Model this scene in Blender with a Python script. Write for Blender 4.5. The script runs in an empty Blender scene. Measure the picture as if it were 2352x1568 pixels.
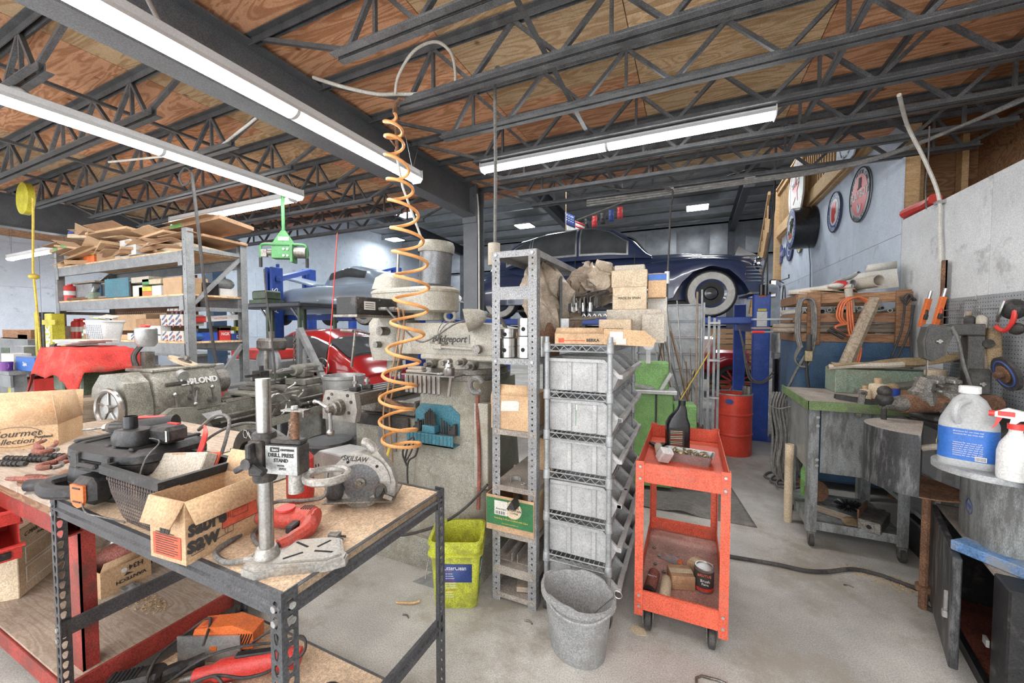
import bpy, bmesh, math, random
from math import sin, cos
from mathutils import Vector, Matrix, Euler
random.seed(7); ru=random.uniform; rnd_=random.random
SC=bpy.context.scene; COL=SC.collection
PI=math.pi; R=math.radians
# ---------------------------------------------------------------- camera
EYE=1.55; FOC=900.0; YAW=R(24.5); PIT=R(2.1)
cam=bpy.data.cameras.new('camera'); cam.sensor_width=36; cam.lens=FOC/2352*36; cam.clip_start=.02; cam.clip_end=100
co=bpy.data.objects.new('camera',cam); COL.objects.link(co); co.location=(0,0,EYE); co.rotation_euler=(PI/2-PIT,0,YAW); SC.camera=co
# ---------------------------------------------------------------- world and exposure
wd=bpy.data.worlds.new('world'); SC.world=wd; wd.use_nodes=True
bg=wd.node_tree.nodes['Background']; bg.inputs[0].default_value=(.93,.96,1,1); bg.inputs[1].default_value=2.1
vs=SC.view_settings; vs.view_transform='Standard'; vs.look='None'; vs.exposure=0.98; vs.gamma=1.0; vs.use_curve_mapping=False
LAMP=21.0      # tube emission
# ---------------------------------------------------------------- helpers
fwd=Vector((-sin(YAW)*cos(PIT),cos(YAW)*cos(PIT),-sin(PIT)))
rgt=Vector((cos(YAW),sin(YAW),0)); upv=rgt.cross(fwd); EYEV=Vector((0,0,EYE))
def ray(x,y): return fwd+rgt*((x-1176)/FOC)+upv*((784-y)/FOC)
def Dp(x,y,d): return EYEV+ray(x,y)*d
def Zp(x,y,z): r=ray(x,y); return EYEV+r*((z-EYE)/r.z)
def Xp(x,y,X): r=ray(x,y); return EYEV+r*(X/r.x)
def Yp(x,y,Y): r=ray(x,y); return EYEV+r*(Y/r.y)
def rotm(r):
    if r is None or r==0: return Matrix()
    if isinstance(r,(int,float)): return Matrix.Rotation(r,4,'Z')
    return Euler(r).to_matrix().to_4x4()
def TR(loc,r=None): return Matrix.Translation(Vector(loc))@rotm(r)
class MB:
    def __init__(s): s.v=[]; s.f=[]; s.M=Matrix()
    def at(s,loc,r=None): s.M=TR(loc,r); return s
    def add(s,vs,fs):
        b=len(s.v); M=s.M; s.v+=[M@Vector(v) for v in vs]; s.f+=[tuple(b+i for i in f) for f in fs]; return s
    def box(s,c,d,r=None,bev=0):
        hx,hy,hz=d[0]/2,d[1]/2,d[2]/2; m=TR(c,r)
        if bev<=0:
            vs=[(x,y,z) for x in(-hx,hx) for y in(-hy,hy) for z in(-hz,hz)]
            fs=[(0,1,3,2),(4,6,7,5),(0,4,5,1),(2,3,7,6),(0,2,6,4),(1,5,7,3)]
        else:
            b=min(bev,hx*.9,hy*.9,hz*.9); vs=[];ix={}
            for sx in(-1,1):
                for sy in(-1,1):
                    for sz in(-1,1):
                        for a in range(3):
                            ix[(sx,sy,sz,a)]=len(vs)
                            vs.append((sx*(hx if a==0 else hx-b),sy*(hy if a==1 else hy-b),sz*(hz if a==2 else hz-b)))
            fs=[]
            for S in(-1,1):
                fs.append([ix[(S,p,q,0)] for p,q in((-1,-1),(1,-1),(1,1),(-1,1))])
                fs.append([ix[(p,S,q,1)] for p,q in((-1,-1),(1,-1),(1,1),(-1,1))])
                fs.append([ix[(p,q,S,2)] for p,q in((-1,-1),(1,-1),(1,1),(-1,1))])
            for p in(-1,1):
                for q in(-1,1):
                    fs.append([ix[(p,q,-1,0)],ix[(p,q,1,0)],ix[(p,q,1,1)],ix[(p,q,-1,1)]])
                    fs.append([ix[(p,-1,q,0)],ix[(p,1,q,0)],ix[(p,1,q,2)],ix[(p,-1,q,2)]])
                    fs.append([ix[(-1,p,q,1)],ix[(1,p,q,1)],ix[(1,p,q,2)],ix[(-1,p,q,2)]])
            for sx in(-1,1):
                for sy in(-1,1):
                    for sz in(-1,1): fs.append([ix[(sx,sy,sz,a)] for a in range(3)])
        return s.add([m@Vector(v) for v in vs],fs)
    def bx(s,x0,x1,y0,y1,z0,z1,bev=0):
        return s.box(((x0+x1)/2,(y0+y1)/2,(z0+z1)/2),(abs(x1-x0),abs(y1-y0),abs(z1-z0)),None,bev)
    def loft(s,rings,cap=True,closed=False):
        n=len(rings[0]); vs=[p for r in rings for p in r]; fs=[]; m=len(rings)
        for i in range(m if closed else m-1):
            for j in range(n):
                a=i*n+j; b=i*n+(j+1)%n; c=((i+1)%m)*n; fs.append((a,b,c+(j+1)%n,c+j))
        if cap and not closed: fs.append(tuple(range(n))[::-1]); fs.append(tuple(range((m-1)*n,m*n)))
        return s.add(vs,fs)
    def cyl(s,p0,p1,r0,r1=None,n=12,cap=True):
        p0=Vector(p0);p1=Vector(p1); r1=r0 if r1 is None else r1
        d=(p1-p0).normalized(); a=d.orthogonal().normalized(); b=d.cross(a)
        ring=lambda p,r:[p+(a*cos(2*PI*i/n)+b*sin(2*PI*i/n))*r for i in range(n)]
        return s.loft([ring(p0,r0),ring(p1,r1)],cap)
    def tube(s,pts,r,n=6,closed=False,cap=True):
        P=[Vector(p) for p in pts]; m=len(P); rings=[]; a=None
        for i,p in enumerate(P):
            t=(P[(i+1)%m]-P[i-1]) if closed else (P[min(i+1,m-1)]-P[max(i-1,0)])
            if t.length<1e-9: t=Vector((0,0,1))
            t.normalize()
            a=t.orthogonal() if a is None else a-t*a.dot(t)
            if a.length<1e-6: a=t.orthogonal()
            a.normalize(); b=t.cross(a); rr=r[i] if isinstance(r,(list,tuple)) else r
            rings.append([p+(a*cos(2*PI*k/n)+b*sin(2*PI*k/n))*rr for k in range(n)])
        return s.loft(rings,cap,closed)
    def rev(s,prof,n=20,c=(0,0,0),r=None,cap=True,sx=1,sy=1):
        m=TR(c,r); rings=[[m@Vector((rr*sx*cos(2*PI*i/n),rr*sy*sin(2*PI*i/n),z)) for i in range(n)] for rr,z in prof]
        return s.loft(rings,cap)
    def prism(s,poly,z0,z1,c=(0,0,0),r=None):
        m=TR(c,r); return s.loft([[m@Vector((x,y,z0)) for x,y in poly],[m@Vector((x,y,z1)) for x,y in poly]])
    def sph(s,c,rad,nu=12,nv=8,r=None):
        if isinstance(rad,(int,float)): rad=(rad,)*3
        m=TR(c,r); vs=[m@Vector((0,0,-rad[2]))]
        for j in range(1,nv):
            t=PI*j/nv
            vs+=[m@Vector((rad[0]*sin(t)*cos(2*PI*i/nu),rad[1]*sin(t)*sin(2*PI*i/nu),-rad[2]*cos(t))) for i in range(nu)]
        vs.append(m@Vector((0,0,rad[2]))); fs=[]
        for i in range(nu): fs.append((0,1+(i+1)%nu,1+i)); 
        for j in range(nv-2):
            for i in range(nu):
                a=1+j*nu; fs.append((a+i,a+(i+1)%nu,a+nu+(i+1)%nu,a+nu+i))
        L=len(vs)-1
        for i in range(nu): fs.append((L-nu+i,L-nu+(i+1)%nu,L))
        return s.add(vs,fs)
    def torus(s,c,R0,r0,n=24,k=8,r=None,a0=0,a1=2*PI):
        m=TR(c,r); full=abs(a1-a0-2*PI)<1e-6
        pts=[m@Vector((R0*cos(a0+(a1-a0)*i/n),R0*sin(a0+(a1-a0)*i/n),0)) for i in range(n if full else n+1)]
        return s.tube(pts,r0,k,closed=full)
    def grid(s,fn,nu,nv):
        vs=[fn(i/nu,j/nv) for i in range(nu+1) for j in range(nv+1)]
        fs=[(i*(nv+1)+j,(i+1)*(nv+1)+j,(i+1)*(nv+1)+j+1,i*(nv+1)+j+1) for i in range(nu) for j in range(nv)]
        return s.add(vs,fs)
    def plate(s,w,h,holes,t=0,m=None):
        """strip w wide (x) by h tall (z), y=0, pierced by holes: list of (z centre, cell height, [(x,z) ring])"""
        m=m or Matrix(); 
        z=-1e9; cuts=[]
        def q(a,b):
            if b-a>1e-5: s.add([m@Vector(p) for p in((0,0,a),(w,0,a),(w,0,b),(0,0,b))],[(0,1,2,3)])
        cur=0
        for zc,ch,ring in sorted(holes,key=lambda t:t[0]):
            a=zc-ch/2;b=zc+ch/2; q(cur,a); n=len(ring); out=[]
            for x,zz in ring:
                dx,dz=x-w/2,zz-zc; k=min((w/2)/abs(dx) if abs(dx)>1e-9 else 1e9,(ch/2)/abs(dz) if abs(dz)>1e-9 else 1e9)
                out.append((w/2+dx*k,zc+dz*k))
            vs=[m@Vector((x,0,zz)) for x,zz in ring]+[m@Vector((x,0,zz)) for x,zz in out]
            fs=[(i,(i+1)%n,n+(i+1)%n,n+i) for i in range(n)]
            # corners
            cor=[(0,a),(w,a),(w,b),(0,b)]
            for i in range(n):
                p,qq=out[i],out[(i+1)%n]
                if abs(p[0]-qq[0])>1e-6 and abs(p[1]-qq[1])>1e-6:
                    cx=min(cor,key=lambda c:(c[0]-(p[0]+qq[0])/2)**2+(c[1]-(p[1]+qq[1])/2)**2)
                    vs.append(m@Vector((cx[0],0,cx[1]))); fs.append((n+i,n+(i+1)%n,len(vs)-1))
            s.add(vs,fs); cur=b
        q(cur,h); return s
    def o(s,name,mt,parent=None,sm=35,solid=0,sub=0):
        me=bpy.data.meshes.new(name); me.from_pydata(s.v,[],s.f)
        bm=bmesh.new(); bm.from_mesh(me); bmesh.ops.recalc_face_normals(bm,faces=bm.faces); bm.to_mesh(me); bm.free()
        if sm:
            me.polygons.foreach_set('use_smooth',[True]*len(me.polygons)); me.set_sharp_from_angle(angle=R(sm))
        ob=bpy.data.objects.new(name,me); COL.objects.link(ob)
        if mt is not None: me.materials.append(MT[mt] if isinstance(mt,str) else mt)
        if parent is not None: ob.parent=parent
        if solid: md=ob.modifiers.new('thickness','SOLIDIFY'); md.thickness=solid; md.offset=0
        if sub: md=ob.modifiers.new('smooth','SUBSURF'); md.levels=sub; md.render_levels=sub
        return ob
def tag(ob,label,cat,group=None,kind=None):
    if label: ob['label']=label
    if cat: ob['category']=cat
    if group: ob['group']=group
    if kind: ob['kind']=kind
    return ob
def thing(name,label,cat,loc=(0,0,0),rz=0,group=None):
    ob=bpy.data.objects.new(name,None); COL.objects.link(ob); ob.empty_display_size=.1
    ob.location=Vector(loc)
    ob.rotation_euler=rz if isinstance(rz,(tuple,list)) else (0,0,rz)
    return tag(ob,label,cat,group)
def struct(ob): ob['kind']='structure'; return ob
def dup(ob,parent=None):
    c=ob.copy(); COL.objects.link(c); c.parent=parent
    for ch in list(ob.children): dup(ch,c)
    return c
def txt(s,size,mt,parent,loc,rot,name='lettering',sx=1,align='CENTER',ext=.0004,bold=0,shear=0):
    cu=bpy.data.curves.new('t','FONT'); cu.body=s; cu.size=size; cu.align_x=align; cu.align_y='CENTER'; cu.extrude=ext; cu.offset=bold; cu.shear=shear; cu.resolution_u=2
    t=bpy.data.objects.new('t',cu); me=bpy.data.meshes.new_from_object(t); bpy.data.objects.remove(t); bpy.data.curves.remove(cu)
    me.name=name; me.materials.clear(); me.materials.append(MT[mt] if isinstance(mt,str) else mt)
    ob=bpy.data.objects.new(name,me); COL.objects.link(ob); ob.parent=parent
    ob.location=Vector(loc); ob.rotation_euler=rot if isinstance(rot,(tuple,list)) else rot; ob.scale=(sx,1,1)
    return ob
def arc_txt(s,rad,size,mt,parent,c,M,a_mid,span,inward=False,name='lettering'):
    """letters round a circle lying in the plane of M (x right, y up)"""
    n=len(s)
    for i,ch in enumerate(s):
        if ch==' ': continue
        a=a_mid+(span*(.5-(i+.5)/n))*(-1 if inward else 1)
        p=M@Vector((rad*cos(a),rad*sin(a),0)); e=(M.to_3x3()@Matrix.Rotation(a+(PI/2 if inward else -PI/2),3,'Z')).to_euler()
        txt(ch,size,mt,parent,Vector(c)+p,e,name)
def bez(pts,k=8):
    """Catmull-Rom through points"""
    P=[Vector(p) for p in pts]; out=[]
    for i in range(len(P)-1):
        a=P[max(i-1,0)];b=P[i];c=P[i+1];d=P[min(i+2,len(P)-1)]
        for j in range(k):
            t=j/k; out.append(.5*((2*b)+(c-a)*t+(2*a-5*b+4*c-d)*t*t+(3*b-a-3*c+d)*t**3))
    return out+[P[-1]]
def keyhole(zc,w,s=1):
    r=[]
    for i in range(6): a=R(-30+240*i/5); r.append((w/2+.009*s*cos(a),zc+.006*s+.009*s*sin(a)))
    for i in range(4): a=R(200+140*i/3); r.append((w/2+.0052*s*cos(a),zc-.009*s+.0052*s*sin(a)))
    return r
def circ(zc,w,rad,n=8,cx=None): return [((w/2 if cx is None else cx)+rad*cos(2*PI*i/n+PI/8),zc+rad*sin(2*PI*i/n+PI/8)) for i in range(n)]
# ---------------------------------------------------------------- materials
MT={}
def mat(name,c,r=.55,m=0,var=.22,sc=9,bump=.15,dirt=0,dc=(.045,.04,.035),dsc=5,speck=.12,aniso=None,rnd=0,emit=0,alpha=None,trans=0,coat=0,c2=None):
    M=bpy.data.materials.new(name); M.use_nodes=True; N=M.node_tree.nodes; L=M.node_tree.links; b=N['Principled BSDF']
    b.inputs['Roughness'].default_value=r; b.inputs['Metallic'].default_value=m
    if coat: b.inputs['Coat Weight'].default_value=coat; b.inputs['Coat Roughness'].default_value=.06
    if trans: b.inputs['Transmission Weight'].default_value=trans; b.inputs['IOR'].default_value=1.25
    if alpha is not None: b.inputs['Alpha'].default_value=alpha
    MT[name]=M
    if emit:
        b.inputs['Base Color'].default_value=(*c,1); b.inputs['Emission Color'].default_value=(*c,1); b.inputs['Emission Strength'].default_value=emit; return M
    tc=N.new('ShaderNodeTexCoord'); mp=N.new('ShaderNodeMapping'); L.new(tc.outputs['Object'],mp.inputs[0])
    if aniso: mp.inputs['Scale'].default_value=aniso
    oi=N.new('ShaderNodeObjectInfo'); cm=N.new('ShaderNodeVectorMath'); cm.operation='ADD'; sc3=N.new('ShaderNodeVectorMath'); sc3.operation='SCALE'; 
    cb=N.new('ShaderNodeCombineXYZ')
    for k in range(3): L.new(oi.outputs['Random'],cb.inputs[k])
    L.new(cb.outputs[0],sc3.inputs[0]); sc3.inputs['Scale'].default_value=13.7
    L.new(mp.outputs[0],cm.inputs[0]); L.new(sc3.outputs[0],cm.inputs[1])
    def noise(s,d=5,rg=.6):
        n=N.new('ShaderNodeTexNoise'); n.inputs['Scale'].default_value=s; n.inputs['Detail'].default_value=d; n.inputs['Roughness'].default_value=rg; L.new(cm.outputs[0],n.inputs['Vector']); return n.outputs['Fac']
    def ramp(f,p0,p1,c0,c1):
        q=N.new('ShaderNodeValToRGB'); e=q.color_ramp.elements; e[0].position=p0;e[1].position=p1;e[0].color=(*c0,1);e[1].color=(*c1,1); L.new(f,q.inputs[0]); return q.outputs[0]
    lo=tuple(x*(1-var) for x in c); hi=tuple(min(1,x*(1+var)) for x in c)
    if c2: lo=c2; hi=c
    n1=noise(sc,6,.62); col=ramp(n1,.32,.68,lo,hi)
    def mix(f,a,bc,mode='MIX'):
        q=N.new('ShaderNodeMix'); q.data_type='RGBA'; q.blend_type=mode
        if isinstance(f,(int,float)): q.inputs[0].default_value=f
        else: L.new(f,q.inputs[0])
        L.new(a,q.inputs[6])
        if isinstance(bc,tuple): q.inputs[7].default_value=(*bc,1)
        else: L.new(bc,q.inputs[7])
        return q.outputs[2]
    if speck:
        g=noise(150,2,.7); col=mix(1.0,col,ramp(g,.36,.64,(1-speck*2,)*3,(1+speck,)*3),'MULTIPLY')
    if dirt:
        d=noise(dsc,9,.72); col=mix(ramp(d,.60-.26*dirt,.70-.2*dirt,(0,0,0),(min(1,.6+dirt*.4),)*3),col,dc)
    if rnd:
        h=N.new('ShaderNodeHueSaturation'); mr=N.new('ShaderNodeMapRange'); mr.inputs[3].default_value=1-rnd; mr.inputs[4].default_value=1+rnd
        L.new(oi.outputs['Random'],mr.inputs[0]); L.new(mr.outputs[0],h.inputs['Value']); L.new(col,h.inputs['Color']); col=h.outputs[0]
    L.new(col,b.inputs['Base Color'])
    if bump:
        bp=N.new('ShaderNodeBump'); bp.inputs['Strength'].default_value=bump; bp.inputs['Distance'].default_value=.01; L.new(noise(sc*5,4,.6),bp.inputs['Height']); L.new(bp.outputs[0],b.inputs['Normal'])
    if r>.15 and m<.9:
        rr=N.new('ShaderNodeMapRange'); rr.inputs[3].default_value=r*.8; rr.inputs[4].default_value=min(1,r*1.2); L.new(n1,rr.inputs[0]); L.new(rr.outputs[0],b.inputs['Roughness'])
    return M
def wood(name,c,c2,sc=3,stretch=(1,9,9),r=.75,knots=True,rnd=.12):
    M=mat(name,c,r,0,.1,sc,.2,speck=.1,rnd=rnd); N=M.node_tree.nodes; L=M.node_tree.links
    b=N['Principled BSDF']; old=b.inputs['Base Color'].links[0].from_socket
    tc=[n for n in N if n.type=='VECT_MATH' and n.operation=='ADD'][0]
    mp=N.new('ShaderNodeMapping'); mp.inputs['Scale'].default_value=stretch; L.new(tc.outputs[0],mp.inputs[0])
    n=N.new('ShaderNodeTexNoise'); n.inputs['Scale'].default_value=sc*.55; n.inputs['Detail'].default_value=3; n.inputs['Distortion'].default_value=1.2; L.new(mp.outputs[0],n.inputs['Vector'])
    w=N.new('ShaderNodeMath'); w.operation='MULTIPLY'; w.inputs[1].default_value=46; L.new(n.outputs['Fac'],w.inputs[0])
    sn=N.new('ShaderNodeMath'); sn.operation='SINE'; L.new(w.outputs[0],sn.inputs[0])
    q=N.new('ShaderNodeValToRGB'); e=q.color_ramp.elements; e[0].position=.1;e[1].position=.75; e[0].color=(*c2,1); e[1].color=(1,1,1,1)
    ad=N.new('ShaderNodeMath'); ad.operation='MULTIPLY_ADD'; ad.inputs[1].default_value=.5; ad.inputs[2].default_value=.5; L.new(sn.outputs[0],ad.inputs[0]); L.new(ad.outputs[0],q.inputs[0])
    x=N.new('ShaderNodeMix'); x.data_type='RGBA'; x.blend_type='MULTIPLY'; x.inputs[0].default_value=.8; L.new(old,x.inputs[6]); L.new(q.outputs[0],x.inputs[7]); col=x.outputs[2]
    if knots:
        v=N.new('ShaderNodeTexVoronoi'); v.inputs['Scale'].default_value=3.1; L.new(tc.outputs[0],v.inputs['Vector'])
        k=N.new('ShaderNodeValToRGB'); e=k.color_ramp.elements; e[0].position=.03;e[1].position=.09; e[0].color=(.22,.13,.07,1); e[1].color=(1,1,1,1); L.new(v.outputs['Distance'],k.inputs[0])
        y=N.new('ShaderNodeMix'); y.data_type='RGBA'; y.blend_type='MULTIPLY'; y.inputs[0].default_value=.85; L.new(col,y.inputs[6]); L.new(k.outputs[0],y.inputs[7]); col=y.outputs[2]
    L.new(col,b.inputs['Base Color']); return M
def W(t):
    b=MB(); b.M=TR(t.location,tuple(t.rotation_euler)).inverted(); return b
def cbox(name,label,cat,L,F,Rr,z,group=None):
    """thing whose origin is the front bottom corner of a box seen at pixels L, F, R on the plane z; returns thing, width, depth"""
    l,f,r=Zp(*L,z),Zp(*F,z),Zp(*Rr,z); v=r-f; u=l-f
    t=thing(name,label,cat,f,math.atan2(v.y,v.x),group); n=Vector((-v.y,v.x,0)).normalized()
    return t,v.length,abs(u.dot(n))
FLIP={}
def carton(t,w,d,h,mt='card',flaps=None,fl=.08,th=.003,tape=True,lid=True):
    """cardboard box body in the local frame of t (front corner at origin)"""
    b=MB()
    if flaps is None:
        b.box((w/2,d/2,h/2),(w,d,h),None,.003); ob=b.o('box_body',mt,t)
        if tape and w>.05:
            q=MB(); a=max(w,d)
            if w>=d: q.bx(0,w,d/2-.02,d/2+.02,h,h+.0008)
            else: q.bx(w/2-.02,w/2+.02,0,d,h,h+.0008)
            q.o('tape','card_pale',t)
        return ob
    b.bx(0,w,0,d,0,th)
    b.bx(0,w,0,th,th,h); b.bx(0,w,d-th,d,th,h); b.bx(0,th,th,d-th,th,h); b.bx(w-th,w,th,d-th,th,h); ob=b.o('box_body',mt,t)
    for k,a in flaps.items():
        a=R(a); q=MB(); s,c=sin(a),cos(a); f2=fl; g=.012
        if k=='f': P=[(0,0,h),(w,0,h),(w-g,-s*f2,h+c*f2),(g,-s*f2,h+c*f2)]
        if k=='b': P=[(0,d,h),(w,d,h),(w-g,d+s*f2,h+c*f2),(g,d+s*f2,h+c*f2)]
        if k=='l': P=[(0,0,h),(0,d,h),(-s*f2,d-g,h+c*f2),(-s*f2,g,h+c*f2)]
        if k=='r': P=[(w,0,h),(w,d,h),(w+s*f2,d-g,h+c*f2),(w+s*f2,g,h+c*f2)]
        q.add(P,[(0,1,2,3)]); q.o('flap',mt,t,solid=th)
    return ob
def cord(name,label,pts,r=.005,mt='rubber',cat='cord',k=8,n=6,parent=None,group=None,smooth=True):
    q=MB(); q.tube(bez(pts,k) if smooth else pts,r,n); ob=q.o(name,mt,parent,sm=60)
    if parent is None: tag(ob,label,cat,group)
    return ob
def ball(b,c,r): b.sph(c,r,10,6); return b
def wheel_spoked(t,name,c,ax,Rr,r0,nsp,mt,hub=.02,spr=.007,handle=None):
    """hand wheel: rim, spokes and hub about axis vector ax"""
    ax=Vector(ax).normalized(); M=ax.to_track_quat('Z','Y').to_matrix().to_4x4(); M.translation=Vector(c)
    b=MB(); pts=[M@Vector((Rr*cos(2*PI*i/28),Rr*sin(2*PI*i/28),0)) for i in range(28)]; b.tube(pts,r0,8,closed=True); o=b.o(name,'steel' if mt is None else mt,t)
    q=MB(); q.cyl(M@Vector((0,0,-.02)),M@Vector((0,0,.02)),hub,n=14); q.o('hub',mt or 'iron',o)
    for k in range(nsp):
        a=2*PI*k/nsp+.3; q=MB(); q.cyl(M@Vector((0,0,0)),M@Vector((Rr*cos(a),Rr*sin(a),0)),spr,spr*.8,n=6); q.o('spoke',mt or 'iron',o)
    if handle is not None:
        a=handle; q=MB(); p=Vector((Rr*.9*cos(a),Rr*.9*sin(a),0)); q.cyl(M@p,M@(p+Vector((0,0,.05))),.006,.011,n=10); q.sph(M@(p+Vector((0,0,.055))),.013,8,6); q.o('crank_handle','steel',o)
    return o
# palette
mat('concrete',(.49,.475,.44),.6,0,.26,1.4,.12,dirt=.42,dc=(.29,.255,.205),dsc=1.9,speck=.14)
wood('plywood',(.75,.41,.235),(.62,.5,.4),2.2,(1,5,5),.8,True,.24)
wood('plywood_tan',(.76,.55,.33),(.68,.58,.48),2.2,(1,5,5),.8,True,.2)
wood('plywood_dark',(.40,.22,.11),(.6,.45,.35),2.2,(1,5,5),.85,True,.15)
wood('lumber',(.62,.42,.22),(.82,.73,.62),3,(1,1,8),.75,True,.15)
wood('old_wood',(.34,.19,.105),(.6,.48,.4),3,(1,9,9),.8,True,.2)
wood('grey_wood',(.38,.31,.245),(.78,.73,.68),3,(1,8,8),.85,True,.15)
wood('timber',(.40,.33,.25),(.68,.6,.52),4,(4,1,4),.85,True,.1)
mat('particle',(.64,.48,.33),.8,0,.16,40,.1,dirt=.18,dc=(.33,.24,.17),dsc=4,speck=.16)
mat('joist_grey',(.135,.14,.145),.5,.2,.3,8,.1,dirt=.15,dc=(.05,.05,.05),speck=.2,rnd=.15)
mat('beam_grey',(.14,.15,.16),.45,.15,.16,5,.06,speck=.2)
mat('fixture',(.52,.52,.52),.4,0,.06,4,0,speck=.06)
mat('tube',(1,1,1),emit=LAMP)
mat('highbay',(.93,.97,1),emit=45)
mat('wall_white',(.70,.71,.71),.75,0,.08,4,.08,dirt=.08,dc=(.3,.3,.29),dsc=3.5,speck=.1,rnd=.03)
mat('wall_blue',(.62,.69,.78),.7,0,.08,4,.08,dirt=.08,dc=(.28,.31,.35),dsc=3.5,speck=.1,rnd=.03)
mat('insul',(.42,.44,.47),.42,.35,.25,2.5,.5,speck=.14,rnd=.1)
mat('insul_roof',(.27,.28,.28),.6,.1,.25,2,.4,speck=.14,rnd=.1)
mat('girt',(.36,.38,.41),.5,.2,.15,4,.05,speck=.12)
mat('steel_dark',(.075,.08,.095),.5,.2,.3,6,.1,speck=.2)
mat('rack_grey',(.27,.28,.285),.45,.1,.22,7,.08,dirt=.2,dc=(.13,.13,.13),speck=.18)
mat('shelf_grey',(.30,.305,.31),.5,.15,.2,8,.08,dirt=.3,dc=(.16,.14,.12),dsc=7,speck=.22)
mat('shelf_dust',(.34,.30,.26),.85,0,.25,8,.15,dirt=.3,dc=(.2,.16,.13),speck=.2)
mat('bench_steel',(.075,.078,.085),.42,.2,.28,8,.08,dirt=.12,dc=(.16,.14,.12),speck=.22)
mat('red_steel',(.32,.045,.035),.5,.05,.35,6,.12,dirt=.35,dc=(.1,.05,.04),speck=.2)
mat('red_paint',(.62,.05,.04),.4,0,.18,6,.06,dirt=.12,dc=(.25,.06,.05),speck=.14)
mat('cart_red',(.70,.115,.06),.45,0,.18,7,.08,dirt=.25,dc=(.38,.12,.08),dsc=8,speck=.18)
mat('drum_red',(.75,.07,.04),.4,0,.14,5,.05,dirt=.14,dc=(.35,.08,.06),dsc=6,speck=.15)
mat('cloth_red',(.56,.045,.035),.95,0,.3,14,.4,dirt=.35,dc=(.36,.12,.09),dsc=6,speck=.2)
mat('car_red',(.42,.018,.02),.18,0,.1,2,0,speck=.03,coat=1)
mat('car_navy',(.034,.05,.115),.2,0,.1,2,0,speck=.04,coat=.9)
mat('car_silver',(.36,.43,.51),.3,.2,.1,2,0,speck=.05,coat=.8)
mat('chrome',(.75,.76,.78),.16,1,.1,6,0,speck=.06)
mat('whitewall',(.62,.60,.55),.7,0,.15,8,.1,dirt=.3,dc=(.35,.33,.3),speck=.15)
mat('tyre',(.045,.044,.043),.8,0,.3,12,.2,speck=.2)
mat('black',(.017,.017,.018),.5,0,.35,14,.15,dirt=.25,dc=(.1,.09,.085),dsc=9,speck=.25)
mat('black_gloss',(.015,.015,.017),.25,0,.3,10,.05,speck=.1)
mat('black_iron',(.05,.048,.046),.55,.3,.35,12,.2,dirt=.3,dc=(.13,.1,.08),speck=.25)
mat('rubber',(.05,.047,.045),.7,0,.3,20,.1,dirt=.2,dc=(.14,.12,.1),speck=.2)
mat('cable_grey',(.17,.165,.155),.7,0,.3,20,.1,dirt=.2,dc=(.3,.27,.23),speck=.2)
mat('mill_grey',(.34,.33,.275),.5,.05,.22,5,.1,dirt=.42,dc=(.21,.18,.13),dsc=4,speck=.2)
mat('mill_light',(.42,.40,.34),.5,.05,.2,5,.1,dirt=.35,dc=(.26,.22,.16),dsc=5,speck=.18)
mat('lathe_grey',(.30,.295,.25),.42,.15,.3,6,.12,dirt=.42,dc=(.11,.1,.08),dsc=5,speck=.25)
mat('iron',(.26,.245,.22),.4,.6,.35,9,.12,dirt=.4,dc=(.11,.085,.06),dsc=8,speck=.25)
mat('steel',(.42,.41,.39),.28,.9,.2,9,.06,dirt=.15,dc=(.3,.26,.2),speck=.08)
mat('zinc',(.42,.425,.415),.42,.6,.3,7,.1,dirt=.2,dc=(.28,.27,.25),speck=.1)
mat('galv',(.37,.385,.39),.5,.4,.25,9,.1,dirt=.15,dc=(.2,.2,.2),speck=.1)
mat('motor_steel',(.17,.175,.18),.3,.7,.2,4,.05,dirt=.2,dc=(.3,.29,.27),speck=.15)
mat('cast_alu',(.38,.365,.335),.45,.55,.2,12,.15,dirt=.3,dc=(.34,.31,.26),dsc=9,speck=.14)
mat('rust',(.22,.115,.065),.85,.1,.4,9,.25,dirt=.3,dc=(.09,.05,.03),speck=.25)
mat('rust_red',(.26,.085,.06),.7,.1,.35,9,.2,dirt=.3,dc=(.12,.06,.04),speck=.25)
mat('card',(.56,.37,.215),.85,0,.14,6,.05,dirt=.16,dc=(.38,.23,.13),dsc=4,speck=.12,rnd=.12)
mat('card_pale',(.62,.50,.35),.85,0,.16,6,.05,dirt=.28,dc=(.42,.31,.2),dsc=5,speck=.14,rnd=.1)
mat('card_grey',(.52,.47,.39),.85,0,.16,6,.05,dirt=.3,dc=(.36,.3,.22),dsc=6,speck=.14)
mat('card_dark',(.40,.235,.13),.85,0,.2,6,.05,dirt=.3,dc=(.25,.13,.07),dsc=4,speck=.14)
mat('paper',(.66,.64,.58),.85,0,.1,9,.05,dirt=.18,dc=(.5,.44,.35),speck=.1,rnd=.08)
mat('white',(.72,.72,.70),.5,0,.08,9,.03,dirt=.1,dc=(.5,.48,.44),speck=.1)
mat('ink',(.035,.032,.03),.7,0,.2,30,0,speck=0)
mat('ink_red',(.55,.10,.05),.8,0,.2,30,0,speck=.1)
mat('ink_white',(.80,.80,.78),.7,0,.05,30,0,speck=.05)
mat('bin_grey',(.44,.445,.44),.65,0,.18,12,.1,dirt=.12,dc=(.16,.15,.14),dsc=45,speck=.1,rnd=.06)
mat('pail_grey',(.33,.335,.335),.6,0,.14,9,.1,dirt=.2,dc=(.22,.21,.2),speck=.18)
mat('pail_yellow',(.56,.60,.06),.5,0,.15,7,.08,dirt=.42,dc=(.24,.24,.05),dsc=9,speck=.18)
mat('label_blue',(.03,.06,.22),.5,0,.2,20,0,speck=.1)
mat('label_teal',(.02,.16,.2),.5,0,.2,20,0,speck=.1)
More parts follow.
